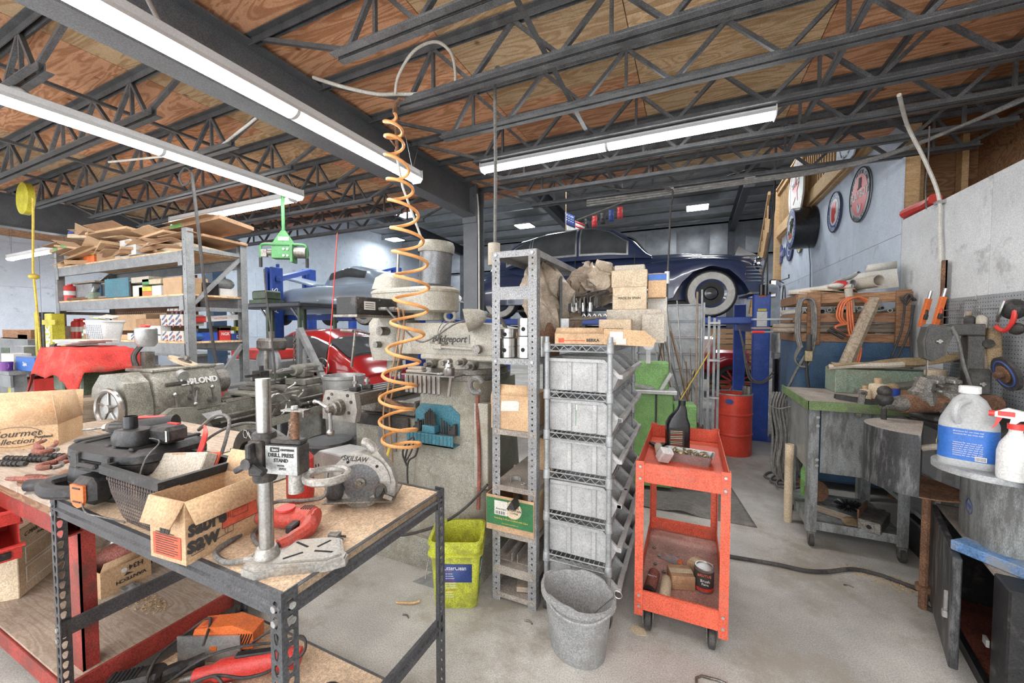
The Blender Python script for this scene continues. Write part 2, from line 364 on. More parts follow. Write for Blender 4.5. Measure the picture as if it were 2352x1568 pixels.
mat('blue_paint',(.03,.085,.40),.4,0,.18,8,.06,dirt=.1,dc=(.12,.15,.3),speck=.2)
mat('blue_panel',(.05,.115,.21),.5,0,.22,6,.08,dirt=.2,dc=(.13,.14,.16),speck=.22)
mat('teal',(.055,.20,.26),.5,0,.2,8,.08,dirt=.2,dc=(.12,.15,.16),speck=.2)
mat('green_machine',(.21,.42,.13),.5,0,.18,9,.06,dirt=.22,dc=(.13,.2,.09),speck=.22)
mat('green_hoist',(.07,.25,.08),.45,0,.2,9,.06,speck=.15)
mat('green_dark',(.10,.14,.085),.5,0,.3,9,.1,dirt=.3,dc=(.06,.06,.045),speck=.22)
mat('green_pale',(.25,.33,.25),.7,0,.22,9,.15,dirt=.4,dc=(.2,.17,.12),dsc=9,speck=.22)
mat('yellow',(.62,.55,.05),.5,0,.2,9,.06,dirt=.2,dc=(.3,.26,.08),speck=.18)
mat('orange_hose',(.78,.36,.12),.4,0,.12,12,.03,speck=.08)
mat('orange',(.75,.17,.04),.5,0,.15,12,.05,dirt=.15,dc=(.4,.14,.07),speck=.12)
mat('tool_red',(.55,.075,.05),.5,0,.2,12,.06,dirt=.3,dc=(.3,.12,.09),dsc=9,speck=.15)
mat('rope_yellow',(.68,.50,.08),.7,0,.2,30,.1,speck=.1)
mat('pvc',(.62,.60,.54),.5,0,.12,9,.05,dirt=.3,dc=(.42,.38,.32),speck=.12)
mat('plastic_bag',(.44,.36,.27),.3,0,.35,9,.5,dirt=.25,dc=(.25,.18,.12),dsc=7,speck=.15,alpha=.93)
mat('jug',(.62,.64,.64),.3,0,.08,5,.06,speck=.08,trans=.35)
mat('blue_label',(.03,.14,.48),.45,0,.15,14,0,speck=.08)
mat('red_plastic',(.72,.05,.04),.35,0,.1,12,.03,speck=.06)
mat('blue_plastic',(.04,.09,.45),.4,0,.12,12,.03,speck=.08)
mat('glass_dark',(.085,.09,.095),.06,0,.25,4,0,speck=.03)
mat('glass_clear',(.55,.6,.62),.08,0,.1,4,0,speck=0,trans=.7)
mat('leather',(.30,.215,.12),.8,0,.3,8,.3,dirt=.3,dc=(.18,.11,.06),speck=.2)
mat('purple',(.2,.06,.3),.5,0,.2,9,0,speck=.1)
mat('peg',(.36,.375,.385),.55,.1,.12,7,.05,dirt=.15,dc=(.27,.27,.27),speck=.14)
mat('peg_brown',(.16,.085,.05),.8,0,.2,7,.05,speck=.15)
mat('basket',(.045,.03,.024),.5,0,.3,20,.1,dirt=.2,dc=(.15,.1,.07),speck=.2)
mat('brass',(.40,.33,.2),.4,.7,.3,20,.1,dirt=.3,dc=(.25,.2,.13),speck=.2)
mat('cart_deck',(.42,.235,.195),.6,0,.25,7,.1,dirt=.35,dc=(.33,.2,.16),dsc=6,speck=.2)
mat('green_panel',(.035,.16,.06),.7,0,.2,9,.05,dirt=.2,dc=(.1,.12,.06),speck=.12)
mat('orange_cord',(.60,.16,.06),.6,0,.2,14,.05,dirt=.2,dc=(.35,.14,.08),speck=.12)
mat('char',(.085,.083,.078),.5,.1,.25,12,.15,dirt=.25,dc=(.15,.14,.12),speck=.22)
mat('drip_grey',(.27,.285,.28),.5,.1,.2,8,.1,dirt=.5,dc=(.09,.085,.08),dsc=6,speck=.22,aniso=(3,3,.7))
mat('drip_black',(.05,.052,.055),.45,.1,.35,8,.1,dirt=.35,dc=(.2,.2,.2),dsc=8,speck=.25,aniso=(3,3,.6))
mat('green_dark2',(.16,.24,.09),.6,0,.3,9,.1,dirt=.4,dc=(.12,.11,.08),speck=.2)
mat('flaky_blue',(.12,.25,.48),.7,0,.3,9,.3,dirt=.5,dc=(.26,.25,.22),dsc=9,speck=.2)
mat('hole',(.012,.012,.012),.9,0,.1,5,0,speck=0)
mat('sawdust',(.62,.45,.26),.95,0,.25,60,.3,speck=.25)
mat('mat_rubber',(.20,.19,.175),.85,0,.2,20,.2,dirt=.2,dc=(.28,.26,.23),speck=.22)
mat('swarf',(.33,.32,.3),.4,.7,.4,60,.3,speck=.25)
mat('cream_sign',(.66,.66,.62),.45,0,.08,7,0,dirt=.12,dc=(.45,.42,.38),speck=.08)
mat('sign_blue',(.06,.10,.30),.4,0,.1,7,0,speck=.08)
mat('sign_red',(.60,.05,.05),.4,0,.1,7,0,speck=.08)
mat('sign_grey',(.35,.38,.42),.4,0,.1,7,0,speck=.08)
# ================================================================= the room
b=MB(); b.bx(-14,6,-3,20.3,-.12,0); fl=struct(b.o('floor','concrete'))
# plywood deck, sheet by sheet
DK=3.5
b=MB(); b.bx(-13.6,3.4,-2.5,5.45,DK+.022,DK+.06); ce=struct(b.o('ceiling','plywood_dark'))
x=-.40-1.175*8; i=0
while x<3.2:
    y=-2.2+(.6 if i%2 else 0)
    y-=2.4
    while y<5.4:
        a,c=max(y,-2.4),min(y+2.4,5.4)
        if c-a>.1:
            q=MB(); q.bx(max(x,-9.5)+.003,min(x+1.175,3.35)-.003,a+.003,c-.003,DK,DK+.02)
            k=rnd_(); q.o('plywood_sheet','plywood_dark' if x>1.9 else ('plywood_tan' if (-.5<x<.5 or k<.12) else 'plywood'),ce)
        y+=2.4
    x+=1.175; i+=1
# main beam on its column, running away from the camera
def ibeam(q,x0,x1,y0,y1,z0,z1,t=.014):
    xm=(x0+x1)/2
    q.bx(x0,x1,y0,y1,z0,z0+t); q.bx(x0,x1,y0,y1,z1-t,z1); q.bx(xm-t/2,xm+t/2,y0,y1,z0+t,z1-t)
b=MB(); ibeam(b,-2.88,-2.70,-2.4,4.72,3.06,3.47); struct(tag(b.o('trim_1','beam_grey'),'dark grey steel main roof beam above the long light','beam'))
b=MB(); ibeam(b,-9.05,-8.85,-2.4,5.3,2.98,3.45); struct(tag(b.o('trim_2','beam_grey'),'dark steel beam at the far left end of the joists','beam'))
# column: H section, with the bolted end plate
ct=struct(thing('steel_column','dark grey steel column standing under the end of the main roof beam','column',(-2.79,4.83,0)))
b=MB(); b.bx(-.11,.11,-.10,-.085,0,3.5); b.bx(-.11,.11,.085,.10,0,3.5); b.bx(-.006,.006,-.085,.085,0,3.5); b.o('post','beam_grey',ct)
b=MB(); b.bx(-.11,.11,-.125,-.10,2.98,3.52,.004); b.o('end_plate','beam_grey',ct)
for z in (3.08,3.18,3.34,3.44):
    for s in (-1,1):
        q=MB(); q.cyl((s*.075,-.125,z),(s*.075,-.14,z),.014,n=6); q.o('bolt','beam_grey',ct)
# ---- open web joists
def joist(x0,x1,y,bx0,bx1,lab):
    t=thing('roof_joist',lab,'joist',(0,y,0),0,'open web roof joists'); t['kind']='structure'
    zt,zb=DK-.005,3.15
    def chord(nm,a,c,z,s):
        q=MB()
        for d in(-1,1):
            q.bx(a,c,d*.012,d*.055,z-.003,z+.003); q.bx(a,c,d*.012,d*.018,min(z,z+s*.045),max(z,z+s*.045))
        q.o(nm,'joist_grey',t)
    chord('top_chord',x0,x1,zt-.004,-1); chord('bottom_chord',bx0,bx1,zb,1)
    n=max(4,round((bx1-bx0)/.62)); st=(bx1-bx0)/n
    def bar(xa,za,xb,zb_,r=.014):
        q=MB(); v=Vector((xb-xa,0,zb_-za)); q.at(((xa+xb)/2,0,(za+zb_)/2),(0,-math.atan2(v.z,v.x),0)).box((0,0,0),(v.length,r*2,r*1.8)); q.o('web_bar','joist_grey',t)
    bar(x0+.12,zt-.03,bx0+.1,zb+.02); bar(x1-.12,zt-.03,bx1-.1,zb+.02)
    for k in range(n):
        xa=bx0+k*st+.1*(k==0); xm=bx0+(k+.5)*st; xb=bx0+(k+1)*st-.1*(k==n-1)
        bar(xa,zb+.02,xm,zt-.03); bar(xm,zt-.03,xb,zb+.02,.013)
        if k%2==0: bar(xm,zt-.03,xm,zb+.02,.011)
    return t
RY=[.65,1.2,1.75,2.30,2.85,3.40,3.93,4.48,4.93]
LY=[.5,1.06,1.62,2.18,2.75,3.3,3.85,4.4,4.9]
JL=['nearest the camera','second','third','fourth','fifth','sixth','seventh','eighth','last, by the tall bay']
for y,l in zip(RY,JL): joist(-2.75,2.9,y,-1.95,2.3,'grey open web steel joist right of the main beam, '+l)
for y,l in zip(LY,JL): joist(-8.9,-2.83,y,-8.05,-3.7,'grey open web steel joist left of the main beam, '+l)
# bridging angles tying the joists
for n,(X,z) in enumerate([(-.82,3.19),(.80,3.19),(1.22,3.36),(-5.6,3.2),(-7.3,3.36),(-4.4,3.36)]):
    q=MB(); q.bx(X-.016,X+.016,-.2,4.98,z,z+.004); q.bx(X-.016,X-.012,-.2,4.98,z,z+.034)
    tag(struct(q.o('trim_%d'%(n+3),'joist_grey')),None,None)
# ---- right wall
WX=1.8
wl=MB().bx(WX+.016,WX+.12,-2.4,4.93,0,2.54).o('wall_right','lumber'); struct(wl)
y=-2.4
while y<4.9:
    a=min(y+1.22,4.93); q=MB(); q.bx(WX,WX+.015,y+.0025,a-.0025,0,1.215); q.o('wall_panel','wall_white',wl)
    q=MB(); q.bx(WX,WX+.015,y+.0025,a-.0025,1.219,2.555); q.o('wall_panel','wall_white',wl); y+=1.22
w2=MB().bx(WX+.016,WX+.12,4.95,10.4,0,3.6).o('wall_right_far','lumber'); struct(w2)
y=4.94
while y<10.35:
    a=min(y+1.22,10.4)
    for z0,z1 in((0,1.215),(1.219,2.43),(2.434,3.62)):
        q=MB(); q.bx(WX,WX+.015,y+.002,a-.002,z0,z1); q.o('wall_panel','wall_blue',w2)
    y+=1.22
# wall behind, seen over the top of the low wall: brown sheathing on studs
wb=MB().bx(2.62,2.66,-2.4,5.7,0,3.5).o('wall_right_upper','plywood_dark'); struct(wb)
for y in (-.6,.6,1.8,3.0,4.2):
    q=MB(); q.bx(2.6,2.62,y+.003,y+1.2-.003,1.2,3.48); q.o('plywood_sheet','plywood_dark',wb)
for y in (2.2,3.4,4.05,4.6): q=MB(); q.bx(2.51,2.6,y,y+.04,2.3,3.48); q.o('stud','lumber',wb)
# end of the tall blue wall: framed edge with studs
we=MB().bx(1.93,2.62,5.62,5.66,0,3.5).o('wall_return','plywood_dark'); struct(we)
for x0,x1 in((1.815,1.87),(1.875,1.93)): q=MB(); q.bx(x0,x1,4.96,5.06,2.52,3.5); q.o('stud','lumber',we)
for x0 in (2.12,2.45): q=MB(); q.bx(x0,x0+.05,5.5,5.6,2.3,3.48); q.o('stud','lumber',we)
q=MB(); q.bx(1.93,2.62,5.55,5.6,2.55,2.64); q.o('rail','lumber',we)
# ---- mezzanine edge and railing over the far wall
mz=MB().bx(WX-.06,4.2,5.35,10.5,3.50,3.535).o('ceiling_mezzanine','lumber'); struct(mz)
rl=thing('balcony_railing','pale pine balcony railing along the top of the blue wall','railing',(0,0,0)); rl['kind']='structure'
b=MB(); b.bx(WX-.1,WX-.06,5.4,10.5,3.53,3.74,.004); b.o('rim_board','lumber',rl)
b=MB(); b.bx(WX-.13,WX-.03,5.4,10.5,4.55,4.59,.004); b.bx(WX-.1,WX-.06,5.4,10.5,4.46,4.55); b.o('top_rail','lumber',rl)
y=5.5
while y<10.4:
    q=MB(); q.bx(WX-.06,WX-.025,y,y+.035,3.56,4.55); q.o('baluster','lumber',rl); y+=.125
for y in (5.42,7.9): q=MB(); q.bx(WX-.03,WX+.06,y,y+.09,3.5,4.6); q.o('newel_post','lumber',rl)
b=MB(); b.bx(WX-.12,WX+.02,10.42,10.62,2.6,4.62,.005); b.o('newel_post','lumber',rl)
# stair dropping away behind the far end of the wall
st=thing('wooden_stair','pine stair stringer going down beyond the far wall corner','stair',(WX-.2,10.6,0)); st['kind']='structure'
b=MB(); b.prism([(0,4.0),(0,3.7),(2.9,1.0),(2.9,1.3)],-.05,0,(0,0,0),(PI/2,0,PI/2)); b.o('stringer','lumber',st)
b=MB(); b.prism([(0,4.62),(0,4.54),(2.9,1.95),(2.9,2.05)],-.05,0,(0,0,0),(PI/2,0,PI/2)); b.o('handrail','lumber',st)
for k in range(11):
    q=MB(); q.bx(-.03,0,.2+k*.25,.235+k*.25,3.7-k*.233,4.4-k*.225); q.o('baluster','lumber',st)
# ---- tall bay beyond: insulated far wall, roof and frames
FY=17.5
fw_=MB().bx(-14,6,FY+.05,FY+.12,0,6.4).o('wall_far','insul'); struct(fw_)
random.seed(3)
x=-14
while x<6:
    for z0,z1 in((0,1.55),(1.6,3.0),(3.05,4.3),(4.35,5.6),(5.62,6.4)):
        q=MB(); q.grid(lambda u,v,x=x,z0=z0,z1=z1:(x+.005+u*1.21,FY+.03-.05*sin(PI*u)**.6*sin(PI*v)**.5+ru(-.008,.008),z0+(z1-z0)*v),6,5); q.o('insulation_panel','insul',fw_)
    x+=1.22
for z in (1.57,3.02,4.32,5.6):
    q=MB(); q.bx(-14,6,FY-.16,FY+.03,z-.03,z+.03); q.bx(-14,6,FY-.16,FY-.15,z-.03,z+.07); q.o('girt','girt',fw_)
lw=MB().bx(-13.6,-13.5,-3,FY,0,7).o('wall_left','wall_blue'); struct(lw)
for y in [-2.4+1.22*k for k in range(16)]:
    for z0,z1 in((0,1.21),(1.22,2.43),(2.44,3.4)): q=MB(); q.bx(-13.5,-13.485,y+.003,y+1.217,z0,z1); q.o('wall_panel','wall_blue',lw)
# sloped roof of tall bay with purlins
def rz(y): return 5.75+(FY-y)*.045
rf=MB(); rf.add([(-14,5.2,rz(5.2)+.1),(6,5.2,rz(5.2)+.1),(6,FY+.1,rz(FY)+.1),(-14,FY+.1,rz(FY)+.1)],[(0,1,2,3)]); rf=struct(rf.o('ceiling_far','insul_roof',solid=.03))
y=5.9
while y<FY:
    q=MB()
    a=math.atan(.045)
    q.grid(lambda u,v:(-14+20*u,y+.05+v*1.35,rz(y+.05+v*1.35)+.08-.05*sin(PI*v)-.012*sin(u*200)),40,4); q.o('insulation_blanket','insul_roof',rf)
    q=MB(); q.bx(-14,6,y-.035,y+.035,rz(y)-.17,rz(y)-.16); q.bx(-14,6,y-.004,y+.004,rz(y)-.17,rz(y)+.06); q.o('purlin','girt',rf); y+=1.45
for n,X in enumerate((-10.5,-4.3,1.35)):
    fr=thing('steel_frame','dark steel portal frame of the tall bay, '+('far left','behind the silver car','behind the lifted navy car')[n],'frame',(X,0,0)); fr['kind']='structure'
    b=MB(); b.bx(-.1,.1,FY-.55,FY-.53,0,5.6); b.bx(-.1,.1,FY-.18,FY-.16,0,5.6); b.bx(-.006,.006,FY-.54,FY-.17,0,5.6); b.o('column','steel_dark',fr)
    b=MB()
    for z in(0,-.42):
        b.loft([[(-.1,5.3,rz(5.3)-.2+z),(.1,5.3,rz(5.3)-.2+z),(.1,5.3,rz(5.3)-.185+z),(-.1,5.3,rz(5.3)-.185+z)],[(-.1,FY-.2,rz(FY)-.2+z),(.1,FY-.2,rz(FY)-.2+z),(.1,FY-.2,rz(FY)-.185+z),(-.1,FY-.2,rz(FY)-.185+z)]])
    b.loft([[(-.006,5.3,rz(5.3)-.62),(.006,5.3,rz(5.3)-.62),(.006,5.3,rz(5.3)-.19),(-.006,5.3,rz(5.3)-.19)],[(-.006,FY-.2,rz(FY)-.62),(.006,FY-.2,rz(FY)-.62),(.006,FY-.2,rz(FY)-.19),(-.006,FY-.2,rz(FY)-.19)]]); b.o('rafter','steel_dark',fr)
# wall above the plywood roof edge of the low bay, facing the tall bay
b=MB(); b.bx(-14,6,5.30,5.36,3.53,rz(5.3)+.1); struct(b.o('wall_over_low_bay','insul_roof'))
q=MB(); q.bx(4.3,4.4,5.4,FY,0,6); struct(q.o('wall_stairwell','wall_blue'))
# ================================================================= light fittings
def strip(lab,p,axis,L,nseg,hang=0,group='strip lights under the joists'):
    """lens strip light: p = start of lens (bottom centre), length L split into nseg lenses"""
    t=thing('strip_light',lab,'light fixture',p,0 if axis=='X' else PI/2,group)
    b=MB(); b.bx(0,L,-.05,.05,.055,.10,.004); b.prism([(-.05,.055),(.05,.055),(.062,.028),(-.062,.028)],0,L,(0,0,0),(PI/2,0,PI/2)); b.o('housing','fixture',t)
    for k in range(nseg):
        a,c=k*L/nseg+.012,(k+1)*L/nseg-.012; q=MB()
        pts=[(.055*cos(PI+PI*i/8),.028+.034*sin(PI+PI*i/8)) for i in range(9)]
        q.prism(pts,a,c,(0,0,0),(PI/2,0,PI/2)); q.o('lens','tube',t)
        if k: q=MB(); q.prism([(x*1.03,y*1.05-.001) for x,y in pts],k*L/nseg-.012,k*L/nseg+.012,(0,0,0),(PI/2,0,PI/2)); q.o('joint_band','fixture',t)
    for s in (0,L):
        q=MB(); q.prism([(-.06,.1),(.06,.1),(.063,.02),(.04,-.008),(-.04,-.008),(-.063,.02)],s-.004,s+.004,(0,0,0),(PI/2,0,PI/2)); q.o('end_cap','fixture',t)
    if hang:
        for s in (.06,L-.06):
            q=MB()
            for d in(-.09,.09): q.tube([(s,0,.1),(s+d,0,.1+hang)],.0025,4)
            q.o('hanger_wire','steel',t)
    return t
strip('long strip light below the main beam, the largest one in view',(-2.285,.49-1.22,2.86),'Y',3.66,3,.25)
strip('long strip light left of the main beam, over the lathe',(-3.86,.51-1.22,2.92),'Y',3.66,3,.16)
strip('strip light under the joists right of the steel column',(-1.9,3.47,3.08),'X',2.44,2,0)
strip('short strip light seen end-on above the grey pallet rack',(-6.56,3.06,2.97),'X',2.44,2,.1)
for k,(x,y,z) in enumerate([(-11.9,2.1,2.86),(-11.9,2.9,2.83),(-11.5,3.8,2.8)]):
    strip(('upper','middle','lowest')[k]+' of three distant strip lights at the far left edge',(x,y,z),'X',2.44,2,3.42-z)
strip('added unseen strip light behind the photographer',(-1.6,-1.6,3.08),'X',2.44,2,0)  # added fitting out of view, fills the room with even light
strip('added unseen strip light near the right wall',(.3,.2,3.08),'X',2.44,2,0)  # second added fill fitting, also out of view
hb=[Yp(1205,520,14.2),Yp(907,551,14.2),Yp(1602,478,14.2),Yp(710,497,8.3),Vector((-9.2,11.2,5.5)),Vector((-3.6,9.2,5.7)),Vector((.6,9.2,5.7)),Vector((-7.6,7.2,5.8))]  # last four are extra lamps, added to brighten the dark tall bay
for n,p in enumerate(hb):
    t=thing('high_bay_light','bright panel light hanging in the tall bay, '+['left of the flags','behind the milling machine motor','right of the flags','above the green hoist','added at the far left to brighten the bay','added for brightness above the navy sedan roof','added for brightness above the navy sedan nose','added for brightness above the silver car'][n],'light fixture',p,0,'panel lights of the tall bay')
    b=MB(); b.bx(-.33,.33,-.3,.3,.02,.09,.01); b.o('housing','girt',t); b=MB(); b.bx(-.31,.31,-.28,.28,0,.02); b.o('panel','highbay',t)
    for s in(-.3,.3): q=MB(); q.tube([(s,0,.09),(s*1.2,0,rz(p.y)-p.z+.06)],.004,4); q.o('hanger_wire','steel',t)
# ================================================================= grey steel workbench in the foreground
BX0,BX1,BY0,BY1,BZ=-2.09,-.845,.58,1.22,.93
wbch=thing('workbench','dark grey boltless steel workbench with particleboard top in the foreground','workbench',(-1.47,.9,0))
def angle_post(t,x,y,sx,sy,h,w=.04,nm='leg',mt='bench_steel',hole='key',pitch=.038,hx=None,z0=0,rows=None):
    """slotted angle post with its outer corner at x,y and flanges reaching inwards by sx, sy"""
    b=W(t); M0=b.M
    def hl(wd):
        out=[];z=.03
        while z<h-.02:
            out.append((z,pitch*.96,keyhole(z,wd) if hole=='key' else circ(z,wd,.0055))); z+=pitch
        return out
    b.M=M0@TR((x,y,z0))@Matrix.Diagonal((sx,1,1,1)); b.plate(w,h,hl(w))
    b.M=M0@TR((x,y,z0))@Matrix.Rotation(PI/2,4,'Z')@Matrix.Diagonal((sy,1,1,1)); b.plate(w,h,hl(w))
    return b.o(nm,mt,t,sm=0,solid=.0025)
for x,sx in((BX0-.004,1),(BX1+.004,-1)):
    for y,sy in((BY0-.004,1),(BY1+.004,-1)): angle_post(wbch,x,y,sx,sy,BZ+.012)
b=W(wbch); b.bx(BX0,BX1,BY0+.002,BY1-.002,BZ-.018,BZ); b.o('top_board','particle',wbch)
prof=[(0,0),(0,.020),(-.007,.026),(-.007,.031),(0,.036),(0,.060),(.012,.060),(.012,.055),(.004,.055),(.004,0)]
def rail(nm,t,x0,y0,x1,y1,z,flip=1,mt='bench_steel'):
    b=W(t); v=Vector((x1-x0,y1-y0)); L=v.length; a=math.atan2(v.y,v.x)
    b.M=b.M@TR((x0,y0,z))@Matrix.Rotation(a,4,'Z')
    b.loft([[(0,flip*p,q) for p,q in prof],[(L,flip*p,q) for p,q in prof]]); return b.o(nm,mt,t,sm=0)
for z,nm in((BZ-.058,'top_rail'),(.03,'shelf_rail')):
    rail(nm,wbch,BX0,BY0,BX1,BY0,z,1); rail(nm,wbch,BX0,BY1,BX1,BY1,z,-1); rail(nm,wbch,BX1,BY0,BX1,BY1,z,1); rail(nm,wbch,BX0,BY0,BX0,BY1,z,-1)
rail('side_brace',wbch,BX0,BY0,BX0,BY1,.405,-1); rail('side_brace',wbch,BX1,BY0,BX1,BY1,.39,1)
b=W(wbch); b.bx(BX0,BX1,BY0+.01,BY1-.01,.075,.09); b.o('shelf_board','particle',wbch)
for x,y,z in((BX1-.02,BY0-.008,.9),(BX1-.02,BY0-.008,.865),(BX1+.008,BY0+.02,.9),(BX1+.008,BY0+.02,.865),(BX0+.012,BY0-.008,.915),(BX0+.012,BY0-.008,.88),(BX0+.014,BY0-.008,.45),(BX0+.014,BY0-.008,.41)):
    q=W(wbch); 
    if x>BX1: q.cyl((x-.003,y,z),(x+.002,y,z),.008,n=10)
    else: q.cyl((x,y-.002,z),(x,y+.003,z),.008,n=10)
    q.o('rivet','zinc',wbch)
# ================================================================= red steel bench behind it
rb=thing('red_bench','red steel bench with worn wooden top and plywood lower shelf at the left edge','workbench',(-2.9,1.05,0))
b=W(rb); b.bx(-3.75,-2.5,.6,.80,.868,.90,.004); b.o('top_plank','grey_wood',rb)
b=W(rb); b.bx(-3.75,-2.12,.80,1.12,.868,.90,.004); b.o('top_plank','grey_wood',rb)
b=W(rb); b.bx(-3.75,-2.12,1.123,1.5,.868,.90,.004); b.o('top_plank','grey_wood',rb)
b=W(rb); b.bx(-2.497,-2.12,.6,.797,.868,.90,.004); b.o('top_plank','grey_wood',rb)
b=W(rb); b.bx(-3.75,-2.12,.605,.63,.835,.866); b.o('top_edge','old_wood',rb)
def chan(x0,x1,y,z,h,s): 
    q=W(rb); q.bx(x0,x1,y-.004,y+.004,z,z+h); q.bx(x0,x1,min(y,y+s*.05),max(y,y+s*.05),z,z+.006); q.bx(x0,x1,min(y,y+s*.05),max(y,y+s*.05),z+h-.006,z+h); return q
chan(-3.75,-2.12,.615,.76,.075,1).o('top_rail','red_steel',rb); chan(-3.75,-2.12,1.49,.76,.1,-1).o('top_rail','red_steel',rb)
chan(-3.75,-2.12,.605,.12,.07,1).o('shelf_rail','red_steel',rb); chan(-3.75,-2.12,1.49,.12,.07,-1).o('shelf_rail','red_steel',rb)
q=W(rb); q.bx(-2.13,-2.115,.6,1.5,.12,.2); q.o('shelf_rail','red_steel',rb)
for x in(-2.19,-3.7):
    for y in(.66,1.44):
        q=W(rb); q.bx(x-.045,x+.045,y-.004,y+.004,0,.865); q.bx(x-.045,x-.039,y-.004,y+.045,0,.865); q.bx(x+.039,x+.045,y-.004,y+.045,0,.865); q.o('leg','red_steel',rb)
b=W(rb); b.bx(-3.74,-2.13,.61,1.49,.188,.2); b.o('shelf_board','grey_wood',rb)
# ---- on the lower red shelf
t,w,d=cbox('cardboard_box','open brown shoe-size carton printed H34 upside down holding a lamp lens','box',(172,1337),(232,1377),(348,1320),.2)
carton(t,w,d,.13,'card',{'f':10},.045)
txt('H34',.036,'ink',t,(w*.68,-.0025,.10),(PI/2,PI,0),bold=.0006); txt('VANTECH',.024,'ink',t,(w*.58,-.0025,.045),(PI/2,PI,0),sx=1.15,bold=.0005); txt('VAN',.024,'ink',t,(-.0025,d*.5,.06),(PI/2,PI,-PI/2))
q=MB(); q.prism([(0,0),(.04,0),(.012,.014)],-.0005,.0005,(w*.44,-.002,.065),(PI/2,0,0)); q.o('arrow_mark','ink',t); q=MB(); q.cyl((w*.45,-.0025,.095),(w*.45,.001,.095),.012,n=14); q.o('sticker','white',t)
lt=thing('lamp_lens','amber and clear torpedo lamp lens sticking out of the open H34 carton','lamp part',t.location+Vector((-.16,.12,.004)),.5)
b=MB(); b.sph((0,0,.11),(.15,.062,.07),18,10,(0,-.45,0)); b.o('lens','rust_red',lt); b=MB(); b.sph((-.03,.09,.15),(.13,.035,.07),16,8,(0,-.5,.1)); b.o('chrome_bezel','chrome',lt)
b=MB(); b.bx(-.12,.1,-.05,.11,0,.05,.01); b.o('base','black',lt)
t,w,d=cbox('moving_box','tall plain carton printed with BOXES heading and two white outline frames','box',(-60,1335),(45,1375),(105,1325),.2)
w=.42; carton(t,w,.36,.34,'card_pale',None)
txt('C-MARC BOXES',.03,'ink',t,(w*.36,-.002,.30),(PI/2,0,0),shear=.3); txt('Moving Supplies',.018,'ink',t,(w*.45,-.002,.272),(PI/2,0,0),shear=.3)
for z0,z1 in((.15,.235),(.05,.135)):
    q=MB()
    for a,c,e,f in((.05,.055,z0,z1),(.36,.365,z0,z1)): q.bx(a,c,-.001,.0005,e,f)
    q.bx(.055,.36,-.001,.0005,z0,z0+.004); q.bx(.055,.36,-.001,.0005,z1-.004,z1); q.o('outline_frame','ink_white',t)
for k,(z,dx) in enumerate(((.545,0),(.70,.0))):
    t=thing('parts_bin',('lower','upper')[k]+' of two stacked red plastic parts bins at the left edge','bin',(-2.80,.56,z),-.15,'red plastic bins on the moving box')
    b=MB(); b.prism([(-.28,0),(.14,0),(.16,.06),(.12,.06),(.09,.14),(-.28,.14)],-.1,-.096,(0,0,0),(PI/2,0,0)); b.prism([(-.28,0),(.14,0),(.16,.06),(.12,.06),(.09,.14),(-.28,.14)],.096,.1,(0,0,0),(PI/2,0,0)); b.bx(-.28,.14,-.1,.1,0,.004); b.bx(-.28,-.276,-.1,.1,0,.14); b.box((.15,0,.03),(.004,.2,.06),(0,.32,0)); b.o('bin_body','red_paint',t)
    b=MB(); b.bx(-.29,.1,-.112,-.094,.135,.145); b.bx(-.29,.1,.094,.112,.135,.145); b.box((.158,0,.062),(.02,.22,.008)); b.o('rim','red_paint',t)
    if k==0: q=MB(); q.box((.155,0,.03),(.006,.14,.035),(0,.32,0)); q.o('label_holder','black',t)
b=MB(); b.at((-2.62,.98,.2)); b.grid(lambda u,v:(-.05+.1*u,-.035+.07*v,.004+.018*sin(PI*u)*abs(sin(5*v+u*3))),6,6); tag(b.o('plastic_packet','glass_clear',solid=.001),'crumpled small clear plastic packet on the red bench lower shelf','packet')
random.seed(5); b=MB()
for k in range(260):
    a=ru(0,2*PI); rr=rnd_()**.6; b.box((-2.42+.16*rr*cos(a)+.05*sin(a),.95+.06*rr*sin(a),.2015+rnd_()*.006),(ru(.004,.016),.003,.0015),(ru(-.4,.4),ru(-.4,.4),ru(0,6)))
tag(b.o('wood_shavings','sawdust',sm=0),'pale heap of wood shavings on the red bench lower shelf','shavings',kind='stuff')
